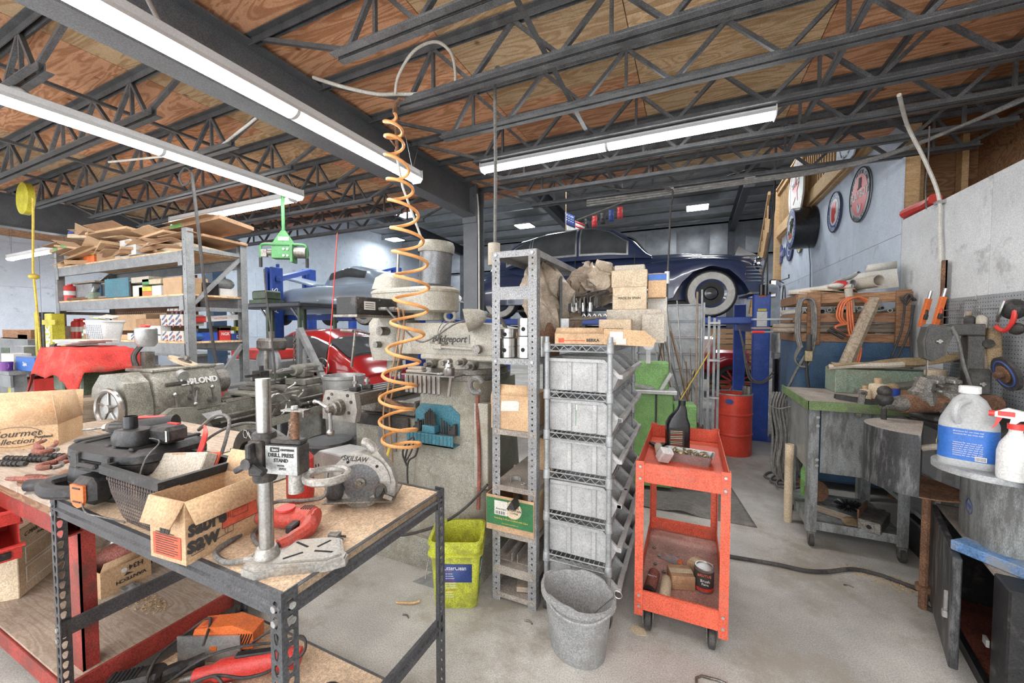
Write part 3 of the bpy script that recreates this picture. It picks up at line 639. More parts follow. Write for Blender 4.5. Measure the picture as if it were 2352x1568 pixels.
# ---- on the red bench top
t,w,d=cbox('cardboard_box','open brown carton with oval script lettering and raised flaps on the red bench','box',(-120,1085),(122,1060),(128,1010),.9)
t.location=(-3.39,.59,.9); t.rotation_euler=(0,0,.9)
carton(t,.40,.26,.12,'card',{'f':-35,'r':-8,'b':20},.16)
txt('Gourmet',.05,'ink',t,(.24,-.003,.085),(PI/2,0,0),shear=.35); txt('Collection',.042,'ink',t,(.22,-.003,.045),(PI/2,0,0),shear=.35); txt('Portland',.02,'ink',t,(.345,-.003,.06),(PI/2,0,0),bold=.0006)
q=MB(); 
for s in(-1,1): q.tube([(.24+.10*cos(a),-.002,.068+s*.008+.045*sin(a)*s) for a in [PI*k/16 for k in range(17)]],.0011,4)
q.o('oval_border','ink',t)
random.seed(9)
def clamp(label,loc,rz,mt='rust_red',L=.2):
    t=thing('locking_clamp',label,'clamp',loc,rz,'red locking clamps on the red bench')
    b=MB(); b.tube(bez([(0,0,.018),(L*.35,.012,.022),(L*.7,.006,.02),(L,-.012,.014)],5),[.012]*5+[.010]*6+[.008]*5,8); b.o('upper_handle',mt,t)
    b=MB(); b.tube(bez([(0,-.02,.012),(L*.4,-.045,.012),(L*.8,-.05,.010)],5),.008,8); b.o('lower_handle',mt,t)
    b=MB(); b.tube(bez([(0,0,.02),(-.04,.02,.022),(-.075,.0,.02),(-.07,-.03,.02)],5),.011,8); b.o('upper_jaw',mt,t)
    b=MB(); b.tube(bez([(0,-.02,.014),(-.04,-.045,.014),(-.07,-.034,.015)],5),.009,8); b.o('lower_jaw','iron',t)
    b=MB(); b.cyl((L*.95,-.012,.014),(L*1.12,-.02,.014),.006,n=8); b.o('adjusting_screw','iron',t); return t
clamp('long-handled red locking clamp lying on top of the pile',(-2.62,.70,.99),2.9); clamp('red locking clamp crossing beneath the long one',(-2.48,.70,.95),2.3); clamp('small red locking clamp nearest the bench front edge',(-2.42,.645,.91),3.6,L=.15); clamp('red locking clamp at the back against the black case',(-2.50,.86,.95),2.7)
for k,(x,y) in enumerate(((-2.92,.66),(-2.9,.73),(-2.86,.80))):
    t=thing('rebar_bolt','dark grey threaded bolt lying left of the red clamps, '+('nearest','middle','farthest')[k],'bolt',(x,y,.915),.35,'threaded bolts'); b=MB(); b.cyl((-.12,0,0),(.12,0,0),.011,n=10); b.o('shank','black_iron',t)
    for j in range(9):
        q=MB(); q.torus((-.11+j*.024,0,0),.0125,.003,10,5,(0,PI/2,0)); q.o('thread_ring','black_iron',t)
t=thing('rusty_ring','flat rusty oval plate ring lying under the red clamps','scrap',(-2.46,.66,.901),.3); b=MB(); b.rev([(.10,0),(.10,.012),(.065,.015),(.065,.003),(.10,0)],24,sy=.55,cap=False); b.o('ring','rust',t); b=MB(); b.rev([(.066,.001),(.066,.003),(.0,.003)],20,sy=.5); b.o('cover','rust',t)
t=thing('steel_plate_tool','flat grey steel plate with a hole beside the rusty ring','scrap',(-2.37,.655,.905),-.5); b=MB(); b.prism([(-.09,-.035),(.08,-.05),(.1,0),(.08,.04),(-.085,.03)],0,.006); b.o('plate','iron',t); q=MB(); q.torus((-.06,0,.006),.011,.003,14,6); q.o('eye','iron',t)
t=thing('wooden_roller','rusty brown cylinder with a centre pin lying on the red bench','roller',(-2.24,.7,.94),.5); b=MB(); b.cyl((-.06,0,0),(.06,0,0),.036,n=20); b.o('drum','rust',t); b=MB(); b.cyl((-.075,0,0),(.075,0,0),.006,n=8); b.o('pin','iron',t)
# ---- black tool cases at the left end of the grey bench
t=thing('tool_case','rounded black plastic drill case with orange latch under the flat case','case',(-1.95,.74,BZ),.12)
b=MB()
def ss(w,d,z,e=.09,n=28):  # rounded rectangle ring
    out=[]
    for i in range(n):
        a=2*PI*i/n; c,s=cos(a),sin(a); out.append((w*abs(c)**.5*(1 if c>0 else -1),d*abs(s)**.5*(1 if s>0 else -1),z))
    return out
b.loft([ss(.15,.10,0),ss(.17,.12,.02),ss(.175,.125,.058),ss(.17,.12,.062),ss(.175,.125,.066),ss(.17,.12,.11),ss(.15,.10,.13)]); b.o('shell','black',t)
b=MB(); b.tube(bez([(-.16,-.09,.055),(-.155,-.155,.055),(-.08,-.185,.055),(.0,-.17,.055),(.06,-.12,.055)],5),.024,10); b.o('handle','black',t)
b=MB(); b.bx(.02,.13,-.175,-.10,.02,.115,.02); b.o('latch_housing','black',t)
b=MB(); b.prism([(.0,.085),(.0,.035),(.012,.015),(.035,.008),(.058,.015),(.07,.035),(.07,.085)],0,.008,(.045,-.176,.01),(PI/2,0,0)); lo=b.o('latch','orange',t)
for z in(.03,.075): q=MB(); q.bx(.062,.1,-.187,-.183,.01+z-.002,.01+z+.002); q.o('slot','black_gloss',lo)
b=MB(); b.cyl((-.34,-.13,.022),(-.17,-.06,.022),.022,n=12); b.o('tube_grip','black',t)
t=thing('tool_case_flat','long flat ribbed black plastic tool case stacked on the rounded case','case',(-1.80,.715,BZ+.13),.1)
b=MB(); b.loft([ss(.18,.10,0),ss(.21,.128,.015),ss(.215,.132,.045),ss(.208,.126,.048),ss(.215,.132,.052),ss(.212,.13,.075),ss(.19,.108,.092)]); b.o('shell','black',t)
for x in(-.15,-.105,.02,.06,.15): q=MB(); q.bx(x-.012,x+.012,-.105,.105,.088,.098,.004); q.o('rib','black',t)
for x in(-.08,.09): q=MB(); q.bx(x-.02,x+.02,-.14,-.12,.02,.075,.004); q.o('latch','black',t)
q=MB(); q.bx(-.05,.05,-.15,-.132,.03,.045,.006); q.o('handle','black',t)
TZ=BZ+.13+.098
t=thing('battery_charger','black battery charger with a round socket post on the flat tool case','charger',(-1.70,.665,TZ),.25)
b=MB(); b.loft([ss(.055,.042,0),ss(.058,.045,.006),ss(.058,.045,.03),ss(.05,.037,.05)]); b.o('housing','black',t); b=MB(); b.rev([(.019,.05),(.019,.092),(.016,.092),(.016,.055)],16,c=(-.018,.0,0)); b.o('socket_post','black_gloss',t)
cord('power_lead',None,[(.055,.0,.02),(.09,.0,.018),(.12,-.02,.01),(.135,-.07,-.02),(.14,-.10,-.085)],.0022,'cable_grey',parent=t)
t=thing('cordless_drill','black cordless drill with grey chuck and red trim lying on the flat case','drill',(-1.80,.74,TZ+.032),.62)
b=MB(); b.cyl((-.05,0,0),(.09,0,.008),.027,.03,n=16); b.o('body','black',t); b=MB(); b.rev([(.012,-.125),(.017,-.122),(.022,-.105),(.022,-.07),(.018,-.055),(.024,-.05)],16,r=(0,PI/2,0)); b.o('chuck','rubber',t)
for k in range(10): a=2*PI*k/10; q=MB(); q.bx(-.108,-.07,.021*cos(a)-.002,.021*cos(a)+.002,.021*sin(a)-.002,.021*sin(a)+.002); q.o('chuck_rib','black',t)
b=MB(); b.cyl((-.125,0,0),(-.135,0,0),.012,n=12); b.o('chuck_ring','steel',t); b=MB(); b.cyl((-.135,0,0),(-.20,0,-.006),.004,n=8); b.o('screwdriver_bit','iron',t)
b=MB(); b.bx(-.03,.06,-.008,.008,.028,.036,.003); b.o('red_trim','red_plastic',t); b=MB(); b.at((.08,-.05,-.012),(0,0,-.5)).box((0,0,0),(.055,.11,.036),None,.01); b.o('grip','black',t)
b=MB(); b.at((.13,-.115,-.003),(0,0,-.5)).box((0,0,0),(.10,.075,.055),None,.012); b.o('battery','black',t); b=MB(); b.at((.13,-.115,.026),(0,0,-.5)).box((0,.02,0),(.05,.012,.004)); b.o('red_stripe','red_plastic',t); b=MB(); b.at((.135,-.154,-.003),(0,0,-.5)).box((.0,0,0),(.05,.002,.036)); b.o('rating_label','ink_white',t)
for k in range(3):
    cord('red_cable','red cable loop hanging over the right end of the flat case, '+('inner','middle','outer')[k],[(-1.62,.83,TZ+.03),(-1.565+.008*k,.80,TZ+.015),(-1.545+.01*k,.77,TZ-.04),(-1.54+.01*k,.75,TZ-.09),(-1.56,.74,BZ+.1),(-1.6,.72,BZ+.006)],.004,'red_plastic',group='red cables')
cord('grey_cable','grey cable looping behind the red cables over the flat case',[(-1.68,.84,TZ+.005),(-1.62,.87,TZ+.06),(-1.56,.88,TZ+.05),(-1.53,.85,TZ-.02),(-1.55,.82,BZ+.08),(-1.6,.86,BZ+.008)],.0065,'cable_grey')
# ---- basket planter with old tool box
t=thing('basket_planter','dark brown woven-pattern plastic planter box with wide rim','planter',(-1.50,.675,BZ))
def rr(w,d,z): return [(-w,-d,z),(w,-d,z),(w,d,z),(-w,d,z)]
b=MB(); b.loft([rr(.105,.065,0),rr(.125,.075,.02),rr(.15,.092,.10),rr(.16,.10,.175)],cap=False); b.add(rr(.105,.065,.001),[(0,1,2,3)]); b.o('body','basket',t,solid=.004,sm=0)
b=MB(); b.loft([rr(.158,.098,.165),rr(.172,.112,.165),rr(.172,.112,.19),rr(.155,.096,.19),rr(.155,.096,.168)],cap=False); b.o('rim','black',t,sm=0)
b=MB(); random.seed(2)
for i in range(20):
    for j in range(11):
        f=j/11; z=.012+f*.15; wv=.11+.048*f**.8; dv=.068+.03*f**.8; o_=.5*(j%2)
        u=-1+2*(i+o_)/20
        if u<.96: b.box((u*wv*.98,-dv-.003,z),(.010,.005,.009),(0,.5*(1 if j%2 else -1),0)); 
        if i<14:
            u=-1+2*(i+o_)/14
            if u<.96: b.box((-wv-.003,u*dv*.98,z),(.005,.009,.009),(.5*(1 if j%2 else -1),0,0)); b.box((wv+.003,u*dv*.98,z),(.005,.009,.009),(.5*(1 if j%2 else -1),0,0))
wv_=b.o('weave','basket',t,sm=0); wv_['kind']='stuff'
t=thing('old_carton','worn flat grey-white box with red edges standing tilted inside the planter','box',(-1.50,.67,BZ+.1),(R(-28),R(-6),.15))
b=MB(); b.bx(-.12,.12,-.02,.02,-.05,.115,.003); b.o('box_body','card_grey',t); b=MB(); b.bx(-.124,.124,.0205,.026,-.05,.122); b.bx(-.126,-.1205,-.02,.024,-.05,.118); b.o('red_lid_edge','ink_red',t)
q=MB(); q.bx(-.03,.03,-.0215,-.02,.108,.112); q.o('slot','card_dark',t)
cord('thin_lead','thin grey lead hanging from the rounded case latch onto the bench',[(-1.82,.60,BZ+.11),(-1.83,.575,BZ+.06),(-1.80,.57,BZ+.015),(-1.74,.585,BZ+.004),(-1.62,.60,BZ+.004)],.0022,'cable_grey')
# ---- sabre saw carton
t,w,d=cbox('sabre_saw_box','torn brown carton printed sabre saw with orange saw picture at bench front edge','box',(370,1265),(428,1300),(593,1215),BZ)
h=.168; carton(t,w,d,h,'card',{'f':160,'l':155,'r':15},.066)
txt('sabre',.062,'ink',t,(w*.27,-.0028,h*.55),(PI/2,0,0),sx=.72,bold=.0022); txt('saw',.062,'ink',t,(w*.21,-.0028,h*.29),(PI/2,0,0),sx=.85,bold=.0022)
txt('sabre',.03,'ink',t,(-.0028,d*.55,h*.62),(PI/2,0,-PI/2),sx=.8,bold=.001); txt('saw',.03,'ink',t,(-.0028,d*.55,h*.49),(PI/2,0,-PI/2),sx=.85,bold=.001)
q=MB(); q.bx(-.0018,-.0005,d*.12,d*.9,.012,h*.42); lp=q.o('orange_panel','ink_red',t)
for k in range(10): q=MB(); q.bx(-.0026,-.0016,d*(.2 if k%3 else .3),d*.82,.018+k*.0062,.0195+k*.0062); q.o('print_line','ink',lp)
q=MB(); q.prism([(.0,.02),(.0,.055),(.022,.075),(.098,.075),(.105,.02)],-.0005,.0012,(w*.46,-.0006,h*.2),(PI/2,0,0)); sp=q.o('saw_picture','ink_red',t)
q=MB(); q.tube([(w*.46+x,-.0022,h*.2+z) for x,z in((0,.02),(0,.055),(.022,.075),(.098,.075),(.105,.02),(0,.02))],.0007,4); q.tube([(w*.46+x,-.0022,h*.2+z) for x,z in((.03,.04),(.075,.04),(.075,.06),(.03,.06),(.03,.04))],.0006,4); q.tube([(w*.46+x,-.0022,h*.2+z) for x,z in((-.015,.0),(.03,.002),(.03,.02),(.015,.02),(.015,.004),(.008,.004),(.006,.02))],.0007,4)
for k in range(3): q.tube([(w*.46+.012+k*.005,-.0022,h*.2+.045),(w*.46+.012+k*.005,-.0022,h*.2+.06)],.0006,4)
q.o('picture_outline','ink',sp)
q=MB(); q.tube([(w*.06+x,-.0022,h*.12+z) for x,z in((0,0),(.03,.003),(.03,.018),(0,.015),(0,0))],.0007,4); q.o('logo_frame','ink',t); txt('Pet',.012,'ink',t,(w*.06+.015,-.0024,h*.12+.009),(PI/2,0,0))
# ---- drill press stand
t=thing('drill_press_stand','cast drill press stand with chromed column and lettered plate on the bench corner','drill stand',(-.997,.646,BZ),.25)
pl=[(-.035,-.032),(-.025,-.055),(.02,-.065),(.03,-.06),(.055,-.04),(.17,.0),(.205,.03),(.20,.05),(.185,.055),(.14,.115),(.11,.115),(.02,.085),(-.035,.035)]
b=MB(); b.prism(pl,0,.02); b.prism([(x*.97+.003,y*.94) for x,y in pl],.02,.026); b.o('base','cast_alu',t)
pl2=[(.045,-.03),(.165,.008),(.19,.035),(.14,.1),(.115,.1),(.03,.07)]; b=MB(); b.prism(pl2,.026,.031); tp=b.o('table','cast_alu',t)
for (x0,y0),(x1,y1) in(((.06,-.015),(.09,.02)),((.165,.035),(.115,.032)),((.125,.085),(.11,.05)),((.04,.06),(.085,.045))):
    q=MB(); v=Vector((x1-x0,y1-y0)); q.at(((x0+x1)/2,(y0+y1)/2,.0313),math.atan2(v.y,v.x)).box((0,0,0),(v.length,.006,.0012)); q.o('slot','hole',tp)
b=MB(); b.rev([(.034,0),(.034,.012),(.03,.03),(.024,.048),(.022,.05)],18); b.o('column_socket','cast_alu',t); b=MB(); b.cyl((0,0,.045),(0,0,.488),.0175,n=24); b.o('column','steel',t); q=MB(); q.cyl((-.033,-.012,.02),(-.05,-.02,.02),.007,n=6); q.o('clamp_bolt','zinc',t)
b=MB(); b.rev([(.026,.225),(.028,.23),(.028,.345),(.026,.35)],18); b.bx(-.02,.02,-.034,-.015,.245,.335,.004); hd=b.o('carriage_collar','black_iron',t)
b=MB()
for k in range(3): a=PI/2+2*PI*k/3; b.at((0,-.045,.285),(0,-a,0)).box((.022,0,0),(.05,.02,.014),None,.003)
b.at((0,0,0)); b.cyl((0,-.03,.285),(0,-.06,.285),.014,n=12); b.o('clamp_knob','black',t)
b=MB(); b.bx(.02,.115,-.022,.022,.25,.325,.004); b.o('gear_box','black_iron',t)
b=MB(); b.bx(.024,.113,-.0235,-.0205,.252,.323); np_=b.o('name_plate','zinc',t)
txt('DRILL PRESS',.0135,'ink',t,(.068,-.0242,.300),(PI/2,0,0),bold=.0003); txt('STAND',.0125,'ink',t,(.068,-.0242,.287),(PI/2,0,0),bold=.0003); txt('MODEL',.006,'ink',t,(.068,-.0242,.274),(PI/2,0,0)); txt('25921',.0085,'ink',t,(.072,-.0242,.266),(PI/2,0,0)); txt('Sears',.008,'ink_white',t,(.052,-.0246,.314),(PI/2,0,0)); txt('CRAFTSMAN',.0068,'ink',t,(.086,-.0242,.314),(PI/2,0,0),bold=.0003)
q=MB(); q.bx(.038,.064,-.0243,-.0235,.308,.320); q.o('badge','ink',np_)
b=MB(); b.bx(.03,.115,-.016,.016,.325,.337,.003); b.o('rack_guide','black_iron',t); b=MB(); b.cyl((.09,0,.33),(.09,0,.41),.0095,n=12); rk=b.o('feed_rack','rust',t)
for k in range(6): q=MB(); q.bx(.076,.086,-.006,.006,.343+k*.008,.346+k*.008); q.o('tooth','rust',rk)
b=MB(); b.bx(.06,.125,-.012,.012,.408,.412); b.bx(.122,.125,-.012,.012,.395,.41); b.o('top_bracket','iron',t); q=MB(); q.cyl((.09,0,.412),(.09,0,.421),.008,n=6); q.o('nut','steel',t)
b=MB(); b.torus((.165,.02,.24),.05,.010,22,8); b.bx(.07,.12,.0,.04,.23,.25,.005); b.o('drill_ring','cast_alu',t); b=MB(); b.cyl((.09,.0,.2),(.09,.0,.25),.018,n=14); b.o('ring_boss','cast_alu',t)
# feed lever
cord('feed_lever',None,[(.05,.02,.29),(.03,.05,.32),(.01,.09,.36)],.006,'steel',parent=t)
# ---- circular saw
t=thing('circular_saw','bare aluminium circular saw with exposed blade standing on the bench','saw',(-1.03,1.0,BZ),.5)
def arc(cx,cz,r,a0,a1,n=14): return [(cx+r*cos(R(a0+(a1-a0)*i/n)),cz+r*sin(R(a0+(a1-a0)*i/n))) for i in range(n+1)]
CZ=.085
b=MB(); b.cyl((0,-.004,CZ),(0,-.001,CZ),.08,n=40); bl=b.o('blade','motor_steel',t)
q=MB(); q.cyl((0,-.012,CZ),(0,-.003,CZ),.018,n=16); q.o('flange','iron',bl); q=MB(); q.cyl((0,-.02,CZ),(0,-.011,CZ),.008,n=6); q.o('arbor_bolt','iron',bl)
b=MB(); b.prism(arc(0,CZ,.104,-2,185)+arc(0,CZ,.07,185,-2),-.03,.02,(0,0,0),(PI/2,0,0)); b.o('upper_guard','cast_alu',t)
b=MB(); b.prism(arc(0,CZ,.086,188,318)+arc(0,CZ,.06,318,188),-.008,.012,(0,0,0),(PI/2,0,0)); b.o('lower_guard','cast_alu',t)
b=MB(); b.prism([(.03,.09),(.06,.11),(.105,.05),(.12,.0),(.115,-.05),(.09,-.04),(.07,.02)],-.03,.012,(0,0,CZ),(PI/2,0,0)); b.o('blower_housing','cast_alu',t)
b=MB(); b.tube(bez([(.06,.03,CZ+.07),(.02,.035,CZ+.12),(-.005,.04,CZ+.128)],5),[.02]*5+[.016]*5+[.008],10); b.cyl((.02,.03,CZ),(.03,.15,CZ),.045,.04,n=18); b.o('motor','cast_alu',t)
b=MB(); b.bx(-.115,.12,-.045,.10,.028,.034,.002); b.o('shoe','iron',t)
b=MB(); b.sph((-.085,-.01,.06),(.032,.025,.038),12,8); b.o('front_knob','rubber',t)
b=MB(); b.prism([(-.07,.05),(-.09,.0),(-.10,-.05),(-.075,-.05),(-.062,.02)],.013,.017,(0,0,CZ),(PI/2,0,0)); b.o('front_plate','cast_alu',t); q=MB(); q.bx(-.09,-.068,-.0185,-.017,CZ-.045,CZ-.01); q.o('orange_label','orange',t); q=MB(); q.bx(-.084,-.062,-.0185,-.017,CZ-.008,CZ+.03); q.o('black_label','ink',t); txt('6½',.018,'ink_white',t,(-.073,-.019,CZ+.01),(PI/2,0,0))
txt('SKILSAW',.024,'ink',t,(-.012,-.0205,CZ+.087),(PI/2,0.12,0),sx=.85,shear=.3,bold=.0004)
for a in(45,115): q=MB(); q.cyl((.085*cos(R(a)),-.022,CZ+.085*sin(R(a))),(.085*cos(R(a)),-.019,CZ+.085*sin(R(a))),.005,n=10); q.o('rivet_hole','hole',t)
b=MB(); b.tube(arc3:=[(.075+.02*cos(a),-.035,.06+.03*sin(a)) for a in [PI*.2*k for k in range(7)]],.004,6); b.o('depth_lever','black_iron',t); q=MB(); q.at((.1,-.04,.045),(0,0,0)); q.box((0,0,0),(.03,.006,.012),(0,.4,0)); q.o('wing_nut','steel',t)
cord('power_cord','grey power cord of the circular saw looping in front of it',[(-.98,1.08,BZ+.13),(-1.06,1.0,BZ+.155),(-1.10,.93,BZ+.14),(-1.085,.90,BZ+.07),(-1.13,.87,BZ+.055),(-1.22,.83,BZ+.05),(-1.28,.80,BZ+.02),(-1.30,.82,BZ+.008)],.006,'cable_grey')
# ---- red corded drill
t=thing('corded_drill','red corded electric drill lying on its side on the bench','drill',(-1.10,.80,BZ+.035),.35)
b=MB(); b.tube(bez([(-.11,0,0),(-.06,0,0),(0,0,.0),(.05,0,0),(.075,0,0)],4),[.024]*5+[.032]*5+[.036]*4+[.03]*2+[.02],12); b.o('motor_body','tool_red',t)
b=MB(); b.tube(bez([(.05,-.01,0),(.075,-.05,-.004),(.065,-.10,-.008),(.045,-.135,-.012)],4),[.026]*5+[.022]*4+[.02]*4,10); b.o('grip','tool_red',t); b=MB(); b.bx(.02,.045,-.075,-.035,-.012,.012,.004); b.o('trigger','black',t)
b=MB(); b.rev([(.014,-.19),(.02,-.18),(.021,-.13),(.024,-.125),(.024,-.11)],14,r=(0,PI/2,0)); b.o('chuck','iron',t); b=MB(); b.cyl((-.02,-.01,.03),(-.02,-.01,.036),.026,n=18); b.o('side_disc','red_paint',t)
b=MB(); b.tube(bez([(.045,-.135,-.012),(.03,-.165,-.014),(.01,-.18,-.018)],4),.013,8); b.o('strain_relief','rubber',t)
for k in range(5): q=MB(); q.bx(.028+k*.007,.031+k*.007,-.012,.012,.03,.036); q.o('vent_slot','black',t)
for k in range(2):
    cord('power_cord','thick grey cord of the red drill running behind the column, '+('front','back')[k]+' strand',[(-1.03,.64+.05*k,BZ+.02),(-1.05,.62+.07*k,BZ+.012),(-1.10,.60+.09*k,BZ+.008),(-1.17,.62+.1*k,BZ+.008),(-1.2,.70+.08*k,BZ+.008)],.0075,'cable_grey',group='red drill cord')
t=thing('mains_plug','grey three-pin mains plug lying between the drill and the stand table','plug',(-.93,.80,BZ+.012),.3); b=MB(); b.prism([(-.016,-.008),(.008,-.013),(.014,-.013),(.014,.013),(.008,.013),(-.016,.008)],-.009,.011); b.o('body','cable_grey',t)
for y in(-.007,.007): q=MB(); q.bx(.014,.032,y-.0006,y+.0006,-.003,.004); q.o('pin','steel',t)
# ---- saw with arched guard behind the planter
t=thing('arched_saw','black and grey circular saw with arched blade guard behind the planter','saw',(-1.66,1.03,BZ),-.1)
b=MB(); b.prism(arc(0,.06,.135,12,178)+arc(0,.06,.085,178,12),-.02,.02,(0,0,0),(PI/2,0,0)); b.o('guard','black_iron',t); txt("Black & Decker",.021,'ink_white',t,(.055,-.0215,.148),(PI/2,.55,0),bold=.0003)
q=MB(); q.tube([(-.02+.018*cos(R(60*k)),-.0212,.175+.018*sin(R(60*k))) for k in range(7)],.0012,4); q.o('hexagon_badge','ink_white',t)
b=MB(); b.cyl((-.1,.05,.07),(-.03,.02,.075),.05,.046,n=16); b.cyl((-.15,.06,.06),(-.1,.05,.07),.038,.05,n=16); b.o('motor','cast_alu',t); b=MB(); b.at((-.06,-.01,.05),(0,.5,.2)).box((0,0,0),(.10,.035,.035),None,.006); b.o('dust_chute','iron',t)
b=MB(); b.bx(-.17,.16,-.06,.07,0,.006); b.o('shoe','iron',t); b=MB(); b.cyl((0,-.003,.06),(0,.0,.06),.083,n=36); b.o('blade','rust',t)
cord('power_cord','grey cord arching over the black saw guard',[(-1.52,1.0,BZ+.02),(-1.78,.9,BZ+.05),(-1.84,.93,BZ+.13),(-1.78,1.0,BZ+.195),(-1.66,1.04,BZ+.215),(-1.5,1.05,BZ+.18),(-1.42,1.08,BZ+.1),(-1.4,1.1,BZ+.01)],.006,'cable_grey')
# ---- steel box jig, and red bottle behind the column
t=thing('steel_jig','dusty grey sheet steel jig box with round holes behind the stand','jig',(-1.33,1.08,BZ),-.35)
b=MB(); b.prism([(0,0),(.34,0),(.34,.16),(.12,.13),(0,.06)],0,.004,(-.12,0,0),(PI/2,0,0)); b.prism([(0,0),(.34,0),(.34,.16),(.12,.13),(0,.06)],0,.004,(-.12,.12,0),(PI/2,0,0)); b.bx(-.12,.22,0,.12,0,.004); b.bx(.216,.22,0,.12,0,.16); b.at((.11,.06,.145),(0,-.135,0)).box((0,0,0),(.22,.12,.004)); b.o('sheet_body','zinc',t)
for x,z in((-.04,.045),(-.02,.035),(-.03,.065),(-.01,.055),(.0,.075),(.02,.05)): q=MB(); q.cyl((x,-.0052,z),(x,-.003,z),.006,n=10); q.o('hole','hole',t)
t=thing('red_bottle','red plastic bottle standing behind the drill stand column','bottle',(-1.27,.95,BZ)); b=MB(); b.rev([(.0,0),(.042,.002),(.045,.02),(.045,.15),(.03,.17),(.014,.18),(.014,.2),(0,.2)],20); b.o('bottle_body','red_paint',t); b=MB(); b.rev([(.017,.195),(.017,.215),(0,.217)],14); b.o('cap','red_paint',t)
# ---- tools on the lower shelf
LZ=.09
t=thing('belt_sander','orange corded sander with bare metal side plate on the lower shelf','sander',(-1.88,1.02,LZ),.45)
b=MB(); b.prism([(-.14,.0),(.15,.03),(.15,.10),(.06,.135),(-.10,.12)],-.04,.04,(0,0,.02),(PI/2,0,0)); b.o('motor_housing','orange',t); b=MB(); b.bx(-.17,.10,-.05,-.043,.0,.115); b.o('side_plate','zinc',t); q=MB(); q.bx(-.03,.0,-.052,-.049,.05,.07); q.o('window','orange',t)
for k in range(6): q=MB(); q.at((.08+k*.011,-.041,.09),(0,.4,0)).box((0,0,0),(.004,.003,.055)); q.o('vent_slot','hole',t)
b=MB(); b.bx(-.15,.11,-.04,.04,0,.03,.01); b.o('sole','iron',t); b=MB(); b.bx(-.08,.02,-.03,.03,.135,.145,.004); b.o('label','ink_red',t)
t=thing('reciprocating_saw','red reciprocating saw with black grip strip on the lower shelf','saw',(-1.64,.99,LZ+.05),.62)
b=MB(); b.tube(bez([(-.21,0,-.01),(-.12,0,.0),(0,0,.01),(.12,0,.015),(.19,0,.005)],5),[.03]*5+[.042]*5+[.046]*5+[.04]*5+[.028],12); b.o('body','red_paint',t); b=MB(); b.bx(-.06,.12,-.016,.016,.05,.062,.005); b.o('grip_strip','black',t);
b=MB(); b.bx(-.30,-.05,-.058,-.052,-.045,-.01,.002); b.o('shoe_plate','zinc',t); b=MB(); b.cyl((-.21,0,-.012),(-.26,0,-.015),.02,.014,n=12); b.o('nose','iron',t)
t=thing('black_drill','black corded drill with vented motor lying on the lower shelf','drill',(-1.98,.76,LZ+.045),.75)
b=MB(); b.bx(-.11,.08,-.042,.042,-.042,.04,.014); b.o('motor_body','black',t); b=MB(); b.tube(bez([(.06,.0,0),(.14,.03,.0),(.2,.05,.0)],5),[.03]*5+[.024]*6,10); b.o('grip','black',t)
for k in range(7): q=MB(); q.bx(-.09+k*.014,-.083+k*.014,-.03,.03,.04,.043); q.o('vent_slot','hole',t)
b=MB(); b.cyl((-.11,-.02,0),(-.17,-.02,0),.016,n=10); b.o('chuck','iron',t)
t=thing('red_tool_case','red plastic power tool with open grip handle at the bottom image edge','power tool',(-1.86,.63,LZ),.25)
b=MB(); b.tube([(-.1,0,.05),(-.06,0,.12),(.06,0,.13),(.11,0,.06),(.05,0,.03),(-.05,0,.025)],.026,10,closed=True); b.o('grip_loop','red_paint',t); b=MB(); b.bx(-.13,.16,-.045,.045,0,.04,.012); b.o('base','red_paint',t)
t=thing('heat_gun','black pistol-grip tool lying behind the front leg on the lower shelf','power tool',(-1.36,.95,LZ+.035),.2); b=MB(); b.cyl((-.13,0,0),(.09,0,0),.035,n=14); b.o('body','black',t); b=MB(); b.tube(bez([(.02,-.02,0),(.05,-.08,-.01),(.04,-.13,-.01)],4),.02,10); b.o('grip','black',t); b=MB(); b.sph((.14,.06,.02),(.05,.035,.035),12,8); b.o('knob','black_gloss',t)
t=thing('angle_grinder','black grinder body lying among cords right of the front leg','power tool',(-1.15,.98,LZ+.04),-.5); b=MB(); b.cyl((-.12,0,0),(.08,0,0),.036,.032,n=14); b.cyl((.08,0,0),(.14,0,0),.04,.03,n=14); b.o('body','black_iron',t); b=MB(); b.cyl((.1,0,-.03),(.1,0,-.04),.05,n=20); b.o('disc','iron',t)
t=thing('framed_board','black framed brown board leaning at the right end of the lower shelf','board',(-.99,.78,LZ),(0,R(28),.35)); b=MB(); b.bx(-.008,.008,-.15,.15,0,.26,.004); b.o('board','card_dark',t)
b=MB(); b.bx(-.014,.014,-.16,-.145,0,.27); b.bx(-.014,.014,.145,.16,0,.27); b.bx(-.014,.014,-.145,.145,.255,.27); b.o('frame','black_iron',t)
random.seed(21)
